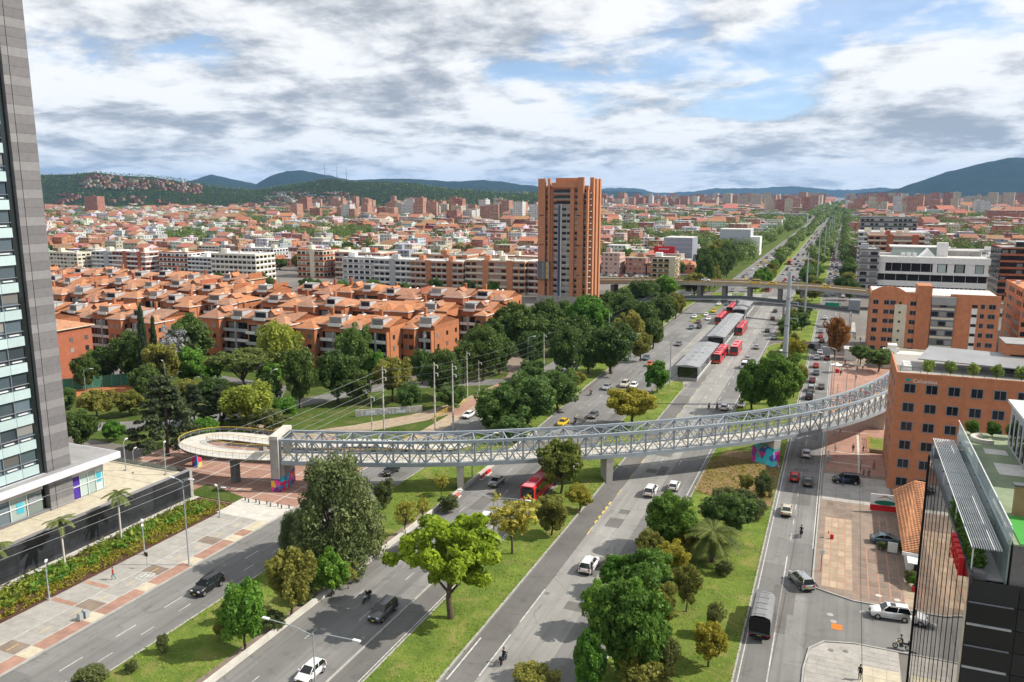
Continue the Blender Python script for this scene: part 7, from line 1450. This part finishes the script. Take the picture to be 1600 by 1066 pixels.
def bus(x, y, L, hd, label, artic=False, two=False):
    t = thing('red_bus', label, 'bus', (x, y, .03), math.radians(hd), 'red city buses'); segs = [(-L/2, L/2)] if not artic else [(-L/2, -.6), (.6, L/2)]
    pinkroof = M('bus_roof', (.60, .22, .25), .5, .15, .6)
    for (a, b) in segs:
        mb = MB(); prof = [(-1.28, .35), (-1.28, 2.75), (-1.1, 3.1), (1.1, 3.1), (1.28, 2.75), (1.28, .35)]; mb.add([(px, a, pz) for px, pz in prof]+[(px, b, pz) for px, pz in prof], [(i, 6+i, 6+(i+1) % 6, (i+1) % 6) for i in range(6)]+[tuple(range(6)), tuple(reversed(range(6, 12)))]); mb.build('body', bus_red, t); piece('roof_skin', pinkroof, (0, (a+b)/2, 3.115), (1.9, b-a-.3, .03), t)
        for q in range(2): piece('roof_unit', bus_red, (0, a+(b-a)*(.28+.45*q), 3.24), (1.3, 1.6, .22), t)
        n = int((b-a)/1.5)
        for i in range(n):
            for sx in (-1, 1): piece('window', car_glass, (sx*1.285, a+.6+(i+.5)*(b-a-1.2)/n, 2.05), (.03, (b-a-1.2)/n-.16, 1.0), t)
        for yy in (a+1.6, b-1.8):
            for sx in (-1, 1): w_ = MB(); w_.tube((-.14, 0, 0), (.14, 0, 0), .48, .48, 12); o = w_.build('wheel', rubber, t, (sx*1.16, yy, .48), smooth=False)
    for yy, s in ((L/2, 1), (-L/2, -1)): piece('windscreen', car_glass, (0, yy+.012*s, 1.95), (2.3, .04, 1.55), t); piece('destination_board', black, (0, yy+.014*s, 2.86), (1.7, .04, .28), t); [piece('headlight', lamp_w if s > 0 else lamp_r, (sx*.95, yy+.012*s, .8), (.4, .05, .2), t) for sx in (-1, 1)]; piece('bumper', plate_m, (0, yy+.01*s, .5), (2.4, .06, .12), t)
    if artic: piece('bellows', black, (0, 0, 1.7), (2.2, 1.3, 2.6), t)
bus(-33.9, 258, 18.3, 0, 'red bus nearest the camera beside the first bus station', True); bus(-30.4, 270, 12.2, 0, 'red bus in the lane right of the one at the first station'); bus(-33.6, 313, 18.3, 0, 'red bus beside the second bus station', True); bus(-44.6, 336, 18.3, 180, 'red double bus left of the third station', True); bus(-44.2, 368, 18.3, 180, 'red bus waiting behind the third station', True)
bus(-46.7, 126.0, 12.2, 180, 'red and black bus half hidden under the bridge by the russet tree'); bus(-44.0, 470, 18.3, 180, 'red bus beyond the flyover left of the far median', True); bus(-36, 458, 18.3, 0, 'red bus coming out under the flyover', True); bus(-48.5, 520, 18.3, 180, 'red bus farther up the left carriageway', True); bus(-36, 640, 18.3, 0, 'tiny red bus far up the avenue', True)
def truck():
    t = thing('cargo_truck', 'grey canvas-covered cargo truck on the near right service road', 'truck', (-5.9, 94.6, .03))
    tarp = M('grey_tarpaulin', (.20, .205, .21), .75, .15, .8, bump=.03, bscale=3.); mb = MB(); n = 9; L0, L1 = -3.9, 2.6; prof = [(-1.22, 1.0), (-1.24, 2.7), (-1.0, 3.15), (-.5, 3.32), (.5, 3.32), (1.0, 3.15), (1.24, 2.7), (1.22, 1.0)]
    for i in range(n):
        y = L0+(L1-L0)*i/(n-1); s = 0 if i % 2 else -.04; mb.v += [(x*(1+s*.3), y, z+(s if z > 3 else 0)) for x, z in prof]
    mb.f = [(i*8+j, (i+1)*8+j, (i+1)*8+j+1, i*8+j+1) for i in range(n-1) for j in range(7)]+[tuple(range((n-1)*8, n*8))]; mb.m = [0]*len(mb.f); mb.build('tarpaulin', tarp, t)
    for i in range(5): piece('tarp_hoop', M('tarp_hoop', (.27, .275, .28), .7, .1, 1), (0, L0+.5+i*1.4, 3.33), (1.3, .08, .05), t)
    piece('dark_rear_opening', black, (0, L0+.06, 2.05), (2.3, .06, 2.0), t); piece('cargo_bed', steel_d, (0, -.6, 1.0), (2.5, 6.6, .25), t); piece('cab', PAINT['greymet'], (0, 3.55, 1.5), (2.2, 1.7, 1.9), t); piece('windscreen', car_glass, (0, 4.42, 1.9), (2.0, .06, .8), t); piece('chassis', black, (0, 0, .65), (.9, 8, .3), t)  # black sheet at the back paints the darkness inside the open rear
    for yy in (-2.6, 3.6):
        for sx in (-1, 1): w_ = MB(); w_.tube((-.2, 0, 0), (.2, 0, 0), .46, .46, 12); w_.build('wheel', rubber, t, (sx*1.0, yy, .46))
    for sx in (-1, 1): piece('tail_light', lamp_r, (sx*.95, L0-.02, .85), (.3, .06, .16), t)
    piece('bumper', black, (0, L0+.0, .6), (2.2, .1, .16), t); piece('plate', plate_m, (0, L0-.06, .78), (.5, .03, .16), t)
truck()
# ------------------------------------------------------------------ people and motorcycles
def skin_body(joints, edges, name):
    me = bpy.data.meshes.new(name); me.from_pydata([j[0] for j in joints], edges, []); o = bpy.data.objects.new(name, me); COL.objects.link(o); bm = bmesh.new(); bm.from_mesh(me); ly = bm.verts.layers.skin.verify()
    bm.verts.ensure_lookup_table()
    for v, j in zip(bm.verts, joints): v[ly].radius = j[1] if isinstance(j[1], tuple) else (j[1], j[1])
    bm.verts[0][ly].use_root = True; bm.to_mesh(me); bm.free(); o.modifiers.new('s', 'SKIN').use_smooth_shade = True; m = o.modifiers.new('d', 'SUBSURF'); m.levels = 1; m.render_levels = 1
    dg = bpy.context.evaluated_depsgraph_get(); out = bpy.data.meshes.new_from_object(o.evaluated_get(dg)); bpy.data.objects.remove(o); return out
def pose(kind):
    if kind == 'ride':
        J = [((0,-.12,.86), (.15,.13)), ((0,-.05,1.10), (.15,.11)), ((0,.06,1.36), (.17,.11)), ((0,.10,1.50), .055), ((0,.13,1.60), (.09,.10)), ((0,.14,1.74), (.08,.09)), ((.19,.07,1.38), .06), ((.27,.24,1.16), .048), ((.27,.48,1.08), .04), ((.27,.56,1.07), .035), ((-.19,.07,1.38), .06), ((-.27,.24,1.16), .048), ((-.27,.48,1.08), .04), ((-.27,.56,1.07), .035),
             ((.12,-.05,.82), .085), ((.20,.30,.76), .07), ((.20,.10,.40), .052), ((.20,.22,.33), .04), ((-.12,-.05,.82), .085), ((-.20,.30,.76), .07), ((-.20,.10,.40), .052), ((-.20,.22,.33), .04)]
    else:
        s = .16 if kind == 'walk' else .02
        J = [((0,0,.95), (.15,.11)), ((0,.01,1.15), (.14,.10)), ((0,.0,1.38), (.17,.10)), ((0,.01,1.50), .055), ((0,.03,1.60), (.09,.10)), ((0,.03,1.74), (.08,.09)), ((.20,0,1.40), .06), ((.25,-s,1.15), .048), ((.25,.06-s,.92), .04), ((.25,.09-s,.82), .036), ((-.20,0,1.40), .06), ((-.25,s,1.15), .048), ((-.25,.06+s,.92), .04), ((-.25,.09+s,.82), .036),
             ((.10,0,.88), .088), ((.10,s*.9+.02,.50), .066), ((.10,s*1.1-.04,.09), .048), ((.10,s*1.1+.12,.05), .04), ((-.10,0,.88), .088), ((-.10,-s*.7+.03,.50), .066), ((-.10,-s*1.5-.03,.10), .048), ((-.10,-s*1.5+.12,.05), .04)]
    E_ = [(0,1),(1,2),(2,3),(3,4),(4,5),(2,6),(6,7),(7,8),(8,9),(2,10),(10,11),(11,12),(12,13),(0,14),(14,15),(15,16),(16,17),(0,18),(18,19),(19,20),(20,21)]
    return J, E_
cloth = {n: M('cloth_'+n, c, .85, .1, 3) for n, c in (('red', (.45,.03,.03)), ('blue', (.04,.08,.22)), ('black', (.015,.015,.017)), ('white', (.6,.6,.58)), ('grey', (.15,.15,.16)), ('teal', (.03,.22,.25)), ('yellow', (.6,.42,.04)), ('denim', (.05,.08,.15)))}
BODY = {q: skin_body(*pose(q), 'person_'+q) for q in ('stand', 'walk', 'ride')}
def body_mesh(kind, top, bottom):
    key = (kind, top, bottom)
    if key in BODY: return BODY[key]
    me = BODY[kind].copy(); me.materials.clear(); [me.materials.append(m) for m in (cloth[bottom], cloth[top], skin_m, black)]; mi = []
    for p in me.polygons:
        c = p.center; r = math.hypot(c.x, c.y if kind != 'ride' else 0)
        if kind == 'ride': i = 2 if c.z > 1.47 else 1 if c.z > .98 else 3 if c.z < .38 else 0
        else: i = 2 if c.z > 1.48 or (abs(c.x) > .2 and c.z < .90) else 1 if c.z > .93 else 3 if c.z < .09 else 0
        mi.append(i)
    me.polygons.foreach_set('material_index', mi); BODY[key] = me; return me
hair_me = MB()
for i in range(6):
    for j in range(8):
        pt = lambda a, b: (.098*math.sin(a)*math.cos(b), .112*math.sin(a)*math.sin(b)-.012, .118*math.cos(a)); a0, a1, b0, b1 = i*.27, (i+1)*.27, j*math.pi/4, (j+1)*math.pi/4; hair_me.add([pt(a0, b0), pt(a1, b0), pt(a1, b1), pt(a0, b1)], [(0, 1, 2, 3)])
HAIR = hair_me.mesh('hair_cap', black, True); HELM = {}
def person(x, y, hd, top, bottom, label, kind='walk', z=.14, helmet=None, parent_loc=None):
    t = thing('person', label, 'person', (x, y, z), math.radians(hd)); link(bpy.data.objects.new('body', body_mesh(kind, top, bottom)), t); h = bpy.data.objects.new('hair' if not helmet else 'helmet', HAIR); link(h, t); hz = (0, .13, 1.72) if kind == 'ride' else (0, .03, 1.70); h.location = hz; h.scale = (1.25, 1.25, 1.3) if helmet else (1, 1, 1)
    if helmet: h.material_slots[0].link = 'OBJECT'; h.material_slots[0].material = PAINT[helmet]
    for sx in (-1, 1): piece('eye', black, (hz[0]+sx*.035, hz[1]+.098, hz[2]-.05), (.022, .012, .014), t)
    return t
for (x, y, hd, tp, bt, lb, kd) in ((-89.1,72.9,160,'red','teal','person in red shirt walking on the left pavement','walk'), (5.0,87.0,150,'black','black','person in dark clothes standing with a bicycle at the bottom right corner','stand'), (6.6,155.6,80,'grey','denim','left one of two people in grey walking by the clinic kerb','walk'), (7.5,155.8,80,'blue','black','right one of two people walking by the clinic kerb','walk'), (4.9,170.8,0,'black','blue','person in dark clothes walking on the red plaza','walk'), (8.5,161.1,-90,'red','darkred' if False else 'black','person in red top near the clinic wall','walk'), (3.1,149.4,20,'blue','denim','man in blue leaning at the black jeep','stand'), (2.1,245.3,0,'black','black','person crossing by the far plaza','walk'), (7.1,275.3,0,'blue','black','person on the pavement below the brick building','walk'), (8.3,306.5,0,'black','denim','person far along the right pavement','walk'), (6.6,309,180,'grey','black','second person far along the right pavement','walk'), (2.6,214,90,'red','black','left one of three red vests behind the bridge end','stand'), (3.6,214.5,90,'red','denim','middle one of three red vests behind the bridge end','stand'), (4.5,214,90,'red','grey','right one of three red vests behind the bridge end','stand'), (-104,113.5,30,'black','black','person in black under the ramp on the red plaza','walk'), (-160,168,0,'blue','black','person walking in the left park','walk'), (-97,219,0,'black','black','person on the paved corner of the far park','walk')):
    person(x, y, hd, tp, bt, lb, kd, .14 if x > -1 or x < -82 and y < 101 else .04)
PR = random.Random(31)
for i in range(14):
    x, y = PR.uniform(1.5, 8.5), (PR.uniform(166, 200) if i < 4 else PR.uniform(235, 330)); tp = PR.choice(['black', 'grey', 'blue', 'white', 'red']); person(x, y, PR.choice([0, 180, 90]), tp, PR.choice(['black', 'denim', 'grey']), 'pedestrian in %s top on the right pavement, %s' % (tp, 'near the bridge end' if i < 4 else 'below the brick buildings'), 'walk', .14)['group'] = 'pedestrians on the right pavement'
def motorcycle(x, y, hd, col, label, rider, z=.03):
    t = thing('motorcycle', label, 'motorcycle', (x, y, z), math.radians(hd)); tm = MB()
    for i in range(16):
        a0, a1 = i*math.pi/8, (i+1)*math.pi/8; tm.tube((0, .27*math.cos(a0), .27*math.sin(a0)), (0, .27*math.cos(a1), .27*math.sin(a1)), .06, .06, 5, cap=False)
    for q in range(5): a = q*math.pi/5; tm.tube((0, .25*math.cos(a), .25*math.sin(a)), (0, -.25*math.cos(a), -.25*math.sin(a)), .012, .012, 4)
    me = tm.mesh('moto_wheel', rubber)
    for yy in (-.62, .68): o = link(bpy.data.objects.new('wheel', me), t); o.location = (0, yy, .33)
    f = MB(); f.tube((0, .68, .33), (0, .45, .98), .035, .03, 6); f.tube((0, .45, .9), (0, -.1, .55), .05, .05, 6); f.tube((0, -.1, .45), (0, -.62, .33), .04, .03, 6); f.tube((0, -.1, .55), (0, -.55, .75), .04, .03, 6); f.box(-.14, .14, -.15, .28, .32, .60); f.build('frame', steel_d, t)
    tk = MB(); tk.add([(-.14,-.05,.72),(.14,-.05,.72),(.16,.4,.78),(-.16,.4,.78),(-.11,0,.9),(.11,0,.9),(.12,.36,.97),(-.12,.36,.97)], [(4,5,6,7),(0,1,5,4),(1,2,6,5),(2,3,7,6),(3,0,4,7),(3,2,1,0)]); tk.build('fuel_tank', PAINT[col], t); piece('seat', black, (0, -.35, .80), (.26, .68, .1), t); piece('mudguard', PAINT[col], (0, -.72, .66), (.16, .36, .06), t); piece('top_box', black, (0, -.78, .95), (.4, .36, .32), t)
    hb = MB(); hb.tube((-.36, .40, 1.06), (.36, .40, 1.06), .02, .02, 6); hb.build('handlebar', black, t); piece('headlight', lamp_w, (0, .58, .9), (.16, .1, .16), t); piece('tail_light', lamp_r, (0, -.9, .7), (.12, .05, .08), t)
    if rider: person(x-.0, y, hd, rider[0], rider[1], rider[2], 'ride', z+.0, rider[3])
for a in ((-53.9,81.2,180,'white','white scooter on the left carriageway ahead of the grey car',('black','grey','rider in dark jacket on the white scooter','white')), (-32.1,75.3,0,'black','dark motorcycle at the bottom of the right carriageway',('black','denim','rider in black at the bottom of the right carriageway','black')), (-2.8,124.0,0,'black','dark motorcycle behind the cream sedan on the service road',('black','black','rider on the service road behind the cream sedan','black')), (9.6,95.4,86,'yellow','yellow motorcycle parked at the side street kerb',('black','denim','rider in black on the yellow motorcycle','black')), (-25.7,194.4,0,'black','right one of two motorcycles behind the bridge',('black','black','right one of two riders behind the bridge','black')), (-27.6,194.0,0,'darkred','left one of two motorcycles behind the bridge',('grey','black','left one of two riders behind the bridge','white')), (-54.2,169.4,180,'black','motorcycle near the taxi behind the bridge',('black','denim','rider near the taxi behind the bridge','black')), (-58.5,196,180,'red','motorcycle by the verge on the left carriageway',('grey','black','rider by the verge on the left carriageway','red')), (-59.5,250,180,'black','motorcycle near the verge farther up',('black','black','rider near the verge farther up','black'))): motorcycle(*a)
# ------------------------------------------------------------------ lamps, poles, wires, small street furniture
def lamp(x, y, h, arms, label, r=.11, rz=0., z=.1):
    t = thing('street_lamp', label, 'lamp', (x, y, z), rz); mb = MB(); mb.tube((0, 0, 0), (0, 0, h), r, r*.55, 8); mb.build('pole', galv, t); piece('base_plate', conc, (0, 0, .1), (.5, .5, .2), t)
    for a, L in arms:
        c_, s_ = math.cos(a), math.sin(a); m = MB(); m.path([(0, 0, h-.25), (c_*L*.4, s_*L*.4, h+.22), (c_*L, s_*L, h+.34)], .05, 5); m.build('arm', galv, t); hd = piece('lamp_head', lamp_m, (c_*(L+.35), s_*(L+.35), h+.36), (.8, .3, .13), t, a)
    return t
PI = math.pi
for i, (x, y, h, arms, lb) in enumerate(((-82.8,80.2,12.5,[(PI,1.6),(0.3,.9)],'tall street lamp on the left pavement kerb'), (-92.3,65.7,4.6,[(2.4,.7)],'short lamp at the planting bed near the left edge'), (-91.3,80.3,4.6,[(2.4,.7),(-.7,.6)],'short lamp in the middle of the planting bed'), (-91.0,95.4,4.8,[(2.6,.8),(.2,.6)],'short double lamp at the far end of the planting bed'), (-44.4,57.5,10.5,[(PI,5.2),(0,4.6)],'double-arm lamp on the median at the bottom edge'), (-43.9,99.4,9.0,[(PI,5.0),(0,5.0)],'double-arm lamp on the median by the yellow-leaved tree'), (-60.6,127.5,9,[(0,4.5)],'lamp with one long arm beside the second bridge pier'),
    (.4,222.4,12,[(PI,2.6)],'tall lamp at the right kerb behind the bridge'), (-.1,205.6,11,[(PI,1.6),(0,1.6)],'lamp with two heads on the red plaza'), (3.2,200,11,[(.2,1.0),(2.8,1.0)],'floodlight mast left of the clinic corner'), (5.2,206,11,[(.2,1.0),(2.8,1.0)],'floodlight mast nearest the clinic corner'), (1.2,182.6,11.5,[],'thin plain mast in front of the truss at the right plaza'), (-.2,158.5,10.5,[(PI-.2,1.2)],'lamp mast at the right service road kerb'), (-113,97,5,[(2,.8)],'lamp on the terrace behind the canopy'), (-119,104,5,[(2,.8)],'floodlight on the plaza edge left of the ramp'), (-104.8,98,5.2,[(2.2,.7)],'floodlight at the terrace corner above the granite wall'),
    (-160,152,9,[(2.6,1.8)],'park lamp beside the tennis court'), (-172,138,9,[(.4,1.6)],'park lamp left of the tennis court'), (-161.8,167.4,9,[],'white park mast among the trees'), (-131,158,8,[(1.2,1.2)],'park lamp below the wide olive tree'), (-84.4,217.1,10,[(.8,1.8)],'lamp at the far paved corner'), (-58.8,240,9,[(0,2)],'lamp at the verge bend'), (-41.4,214,13,[],'thin mast at the near end of the first station'), (-42.2,219,11,[],'second thin mast beside the first station'))): lamp(x, y, h, arms, lb, .11, 0, .1 if abs(x+113) > 12 else 4.6 if y < 99 else .1)
def power_pole(x, y, h, r, label, arms, mat=None, double=False):
    t = thing('power_pole', label, 'pole', (x, y, .05)); mb = MB(); mb.tube((0, 0, 0), (0, 0, h), r, r*.5, 12); mb.build('shaft', mat or galv, t, smooth=False)
    for z, L, a in arms:
        piece('cross_arm', mat or galv, (math.cos(a)*L/2, math.sin(a)*L/2, z), (L, .14, .14), t, a); piece('insulator', lamp_m, (math.cos(a)*L, math.sin(a)*L, z-.35), (.12, .12, .6), t)
    for k_ in range(1, 5): piece('joint_ring', steel_d, (0, 0, h*k_/5), (r*2.06*(1-.1*k_), r*2.06*(1-.1*k_), .12), t)
    return t
power_pole(-11.3, 205.6, 33.5, .85, 'very tall tapered steel transmission pole on the right island', [(22, 2.6, PI*.55), (22, 2.6, -.3), (26, 2.4, -.3), (30, 2.2, -.3)])
for i, (y, h) in enumerate(((330, 30), (480, 30), (640, 30), (800, 30), (960, 30), (1150, 30))): power_pole(-11.8, y, h, .42, 'tall steel transmission pole, %s beyond the tallest one' % ['first', 'second', 'third', 'fourth', 'fifth', 'sixth'][i], [(24, 2.2, 0), (27, 2.2, 0)])
PP = [(-92.2,148.2,14.5,.2,'pale concrete pole left of the twin poles behind the bridge'), (-94.6,147,8,.13,'short thin pole left of the concrete pole'), (-81.6,152.6,15.5,.22,'left one of the twin poles behind the bridge'), (-77.9,154.2,15.2,.22,'right one of the twin poles behind the bridge'), (-87.9,182.4,12,.2,'white concrete pole at the street corner'), (-86.2,186,9,.12,'thin pole beside the white corner pole'), (-78.5,214.8,12,.2,'pole by the far paved corner'), (-72,262,12,.2,'pole on the verge farther up'), (3.6,640,14,.25,'mast on the right pavement in the distance')]
for (x, y, h, r, lb) in PP: power_pole(x, y, h, r, lb, [(h-.6, 1.1, -.3), (h-2.4, 1.1, -.3)] if h > 13 else [(h-.5, .7, .4)], conc_l)
def wire(a, b, sag, label, mat=None, r=.02):
    a = Vector(a); b = Vector(b); P = [a.lerp(b, i/14)-Vector((0, 0, sag*4*(i/14)*(1-i/14))) for i in range(15)]; o = MB().path(P, r, 3).build('overhead_wire', mat or wire_m); tag(o, label, 'wire', 'overhead wires')
for i, z in enumerate((14, 12.2, 10.6, 9.4, 8.4)):
    wire((-92.2+.3*i, 148.2, z), (-99+.5*i, 45, z-1.5), 1.4, 'pale overhead wire sweeping across the granite wall, %s from the top' % ['first', 'second', 'third', 'fourth', 'fifth'][i]); wire((-81.6+.3*i, 152.6, z+1), (-78.5, 214.8, z-2.4+.3), 1.0, 'overhead wire from the twin poles towards the far park, %s from the top' % ['first', 'second', 'third', 'fourth', 'fifth'][i]); wire((-78.5, 214.8, z-2.2), (-70, 330, z-2), 1.6, 'overhead wire along the verge towards the flyover, %s from the top' % ['first', 'second', 'third', 'fourth', 'fifth'][i])
    wire((-92.2, 148.2, z), (-81.6, 152.6, z+1), .3, 'short wire between the concrete pole and the twin poles, %s from the top' % ['first', 'second', 'third', 'fourth', 'fifth'][i]) if i < 3 else None
for i in range(1): wire((5.3+i*.25, 156, 9.5-i*.7), (4.2+i*.25, 60, 9.8-i*.7), 1.1, 'dark cable running over the right forecourt', wire_d, .03)
def simple(name, label, cat, loc, parts, rz=0., group=None):
    t = thing(name, label, cat, loc, rz, group)
    for (n, m, c, s) in parts: piece(n, m, c, s, t)
    return t
simple('power_pole', 'slim dark post at the corner of the right forecourt', 'pole', (6.0, 156.2, .12), [('shaft', bark, (0, 0, 1.6), (.16, .16, 3.2))]); simple('cabinet', 'grey utility cabinet with a vent post at the right kerb', 'cabinet', (.3, 162.8, .13), [('box', conc, (0, 0, .55), (1.0, .7, 1.1)), ('vent', lamp_m, (0, .8, 1.0), (.4, .4, 2.0))]); simple('traffic_sign', 'round traffic sign on a red-striped post at the right service road', 'sign', (.35, 112.5, .12), [('post', red_m, (0, 0, 1.4), (.1, .1, 2.8)), ('disc', white, (0, -.06, 2.9), (.6, .05, .6))])
simple('street_sign', 'round dark sign on the left pavement', 'sign', (-87.5, 77.2, .14), [('post', galv, (0, 0, 1.0), (.07, .07, 2.0)), ('disc', mulch, (0, -.04, 2.1), (.62, .05, .62))]); simple('litter_bin', 'pair of grey litter bins on the left kerb strip', 'bin', (-84.0, 63.5, .14), [('bin', galv, (0, 0, .5), (.5, .5, .9)), ('bin', galv, (.1, .75, .5), (.5, .5, .9)), ('post', steel_d, (0, .36, .6), (.08, .08, 1.2))]); simple('cone_stand', 'red street stand on the tan forecourt', 'stand', (1.6, 124.5, .13), [('board', red_m, (0, 0, .35), (.5, .3, .7)), ('flag', red_m, (-.5, .3, .9), (.1, .4, .5))]); simple('white_screen', 'white panel beside the parked blue-grey sedan', 'panel', (9.9, 122.6, .12), [('panel', white, (0, 0, .85), (1.3, .15, 1.6)), ('foot', conc_d, (0, 0, .08), (1.4, .5, .16))])
tree('shrub', 11.0, 123.6, 1.9, 1.8, 'green hedge bush beside the white panel', None, .12); tree('shrub', 8.6, 123.2, 1.6, 1.5, 'green hedge bush in front of the blue-grey sedan', None, .12); tree('shrub', 11.6, 113.0, 2.0, 2.4, 'garden bush at the porch of the tiled house', None, .12); tree('bright', 12.2, 112.0, 1.8, 2.0, 'small leafy bush right of the porch bush', None, .12)
simple('flower_pot', 'red flower tub at the porch of the tiled house', 'pot', (12.1, 111.2, .12), [('tub', red_m, (0, 0, .35), (.7, .7, .6)), ('soil', mulch, (0, 0, .67), (.6, .6, .05))])
def umbrella(x, y, label, mat):
    t = thing('market_umbrella', label, 'umbrella', (x, y, .13)); mb = MB(); n = 8; mb.add([(0, 0, 3.0)]+[(1.7*math.cos(i*PI/4), 1.7*math.sin(i*PI/4), 2.3) for i in range(n)], [(0, 1+i, 1+(i+1) % n) for i in range(n)]); mb.build('canopy', mat, t); piece('pole', galv, (0, 0, 1.4), (.07, .07, 2.9), t); piece('stall', red_m, (.3, -.5, .5), (1.1, .7, 1.0), t)
umbrella(8.2, 223, 'bright green market umbrella over a red stall near the clinic', umb_green); umbrella(.9, 250, 'pale umbrella at the kerb under the autumn tree', white); 
t_ = simple('green_fence', 'yellow-railed sunken garden beside the clinic', 'fence', (8.0, 172, .14), [('lawn', grass, (2.2, 5.5, .05), (4.0, 11, .08)), ('garden_wall', conc_d, (2.2, .2, .4), (4.2, .3, .8))]); [piece('rail', yellow_rail, (0, 5.5, .35+.35*i), (.06, 11, .06), t_) for i in range(3)]; [piece('rail_post', yellow_rail, (0, .2+1.3*i, .6), (.08, .08, 1.2), t_) for i in range(9)]; [piece('rail', yellow_rail, (2.1, 0, .35+.35*i), (4.2, .06, .06), t_) for i in range(3)]
tf = thing('court_fence', 'green mesh windscreen fence behind the clay tennis court', 'fence', (-188, 150, 0)); 
for i in range(9): piece('mesh_panel', fence_green, (-6+i*1.55+.75, -7+i*1.75+.9, 1.7), (2.3, .06, 3.2), tf, math.atan2(1.75, 1.55)); piece('fence_post', galv, (-6+i*1.55, -7+i*1.75, 1.8), (.09, .09, 3.6), tf)
piece('court_line', paint, (-174+188, 149-150, .04), (10, .06, .01), tf)
yr = thing('yellow_guard_rail', 'yellow guard rail beside the brick path behind the bridge', 'railing', (-85.6, 160, .03)); [piece('rail', yellow_rail, (.02*i, 8, .5+.4*i), (.07, 18, .07), yr) for i in range(3)]; [piece('rail_post', yellow_rail, (0, -1+i*1.8, .65), (.09, .09, 1.3), yr) for i in range(11)]
gw2 = thing('graffiti_wall', 'low grey underpass wall with white graffiti behind the bridge', 'wall', (-98, 160, 0), math.radians(38)); piece('wall', conc, (0, 0, .8), (16, .4, 1.6), gw2); 
gm = M_mural('graffiti', [(.30,.30,.30), (.5,.52,.55), (.25,.25,.26), (.35,.42,.5)], 2.5); [piece('graffiti', gm, (-5+4.2*i, -.22, .75), (3.4, .05, 1.1), gw2) for i in range(3)]
for i, (x, y) in enumerate(((-58.9,128.5), (-58.9,131), (-59.0,118))): simple('road_barrier', 'red and white plastic barrier, %s along the left carriageway by the pier' % ORD[i], 'barrier', (x, y, .03), [('block', red_m if i % 2 else M('pink_barrier', (.5,.16,.15), .6, .1, 1), (0, 0, .4), (.35, 1.6, .75)), ('foot', white, (0, 0, .06), (.6, 2.1, .12))], 0, 'plastic road barriers')
for i in range(9):
    simple('bollard', 'small dark bollard, %s on the pale plaza apron' % (ORD+['eighth from left', 'ninth from left'])[i], 'bollard', (-92+i*1.15, 102.6-.5*(i % 2), .15), [('post', steel_d, (0, 0, .35), (.16, .16, .7)), ('cap', galv, (0, 0, .72), (.18, .18, .05))], 0, 'bollards on the plaza apron')
rd = thing('road_sign', 'green overhead direction sign on the right service road in the distance', 'sign', (1.0, 352, 0)); piece('post', galv, (0, 0, 4), (.25, .25, 8), rd); piece('panel', M('sign_green', (.01, .22, .12), .5, .05, 1), (-3.2, -.1, 7), (5.4, .15, 2.2), rd); piece('arm', galv, (-2.5, 0, 8), (5, .15, .15), rd)
tw = simple('footbridge_tower', 'grey stair and lift tower of the thin footbridge', 'tower', (4.8, 300, .13), [('kiosk', white, (0, -28, 1.8), (3.6, 5, 3.6)), ('kiosk_roof', white_roof, (0, -28, 3.7), (4.2, 5.6, .2)), ('mast', lamp_m, (0, 8, 4), (.5, .5, 8)), ('mast', lamp_m, (0, 26, 4), (.5, .5, 8)), ('lift_box', M('lift_grey', (.22,.26,.30), .5, .1, 1), (1.2, 40, 8.5), (4.2, 3, 5)), ('stair', conc, (1.0, 20, 3), (1.6, 24, .4))])
for i, (u, y, h, lb) in enumerate(((-1910, 2690, 70, 'left'), (-1860, 2700, 60, 'middle'), (-1830, 2720, 55, 'right'))):
    t_ = thing('radio_mast', '%s one of three thin radio masts on the left hilltop' % lb, 'mast', (u, y, 100), 0, 'radio masts on the hill'); MB().tube((0, 0, 0), (0, 0, h), 1.0, .4, 4).build('lattice', steel_d, t_); piece('antenna', lamp_m, (0, 0, h*.8), (3, 3, 2), t_)
# look-alikes: tell them apart by how near they stand
NEARW = ['nearest', 'second nearest', 'third nearest', 'fourth nearest', 'fifth nearest', 'sixth nearest', 'seventh nearest', 'eighth nearest', 'ninth nearest', 'tenth nearest', 'eleventh nearest', 'twelfth nearest']
same = {}
for o in COL.objects:
    if o.parent is None and 'label' in o and 'group' in o: same.setdefault(o['label'], []).append(o)
for lb, os_ in same.items():
    if len(os_) > 1:
        os_.sort(key=lambda o: o.location.x**2+o.location.y**2)
        for i, o in enumerate(os_[:12]):
            nl = lb+', '+NEARW[i]
            if len(nl.split()) <= 16: o['label'] = nl
# ------------------------------------------------------------------ the air
hz = MB().box(-24000, 24000, -1500, 25500, -1.0, 760).mesh('haze', M_ := bpy.data.materials.new('haze_air')); M_.use_nodes = True; nt = M_.node_tree; nt.nodes.clear()
vo = nt.nodes.new('ShaderNodeVolumePrincipled'); vo.inputs['Density'].default_value = HAZE; vo.inputs['Color'].default_value = (.30, .57, 1.0, 1); vo.inputs['Anisotropy'].default_value = .0; mo = nt.nodes.new('ShaderNodeOutputMaterial'); nt.links.new(vo.outputs[0], mo.inputs['Volume'])
ho = link(bpy.data.objects.new('haze', hz)); ho['kind'] = 'stuff'; ho['label'] = 'thin blue haze in the air over the whole city'; ho['category'] = 'haze'
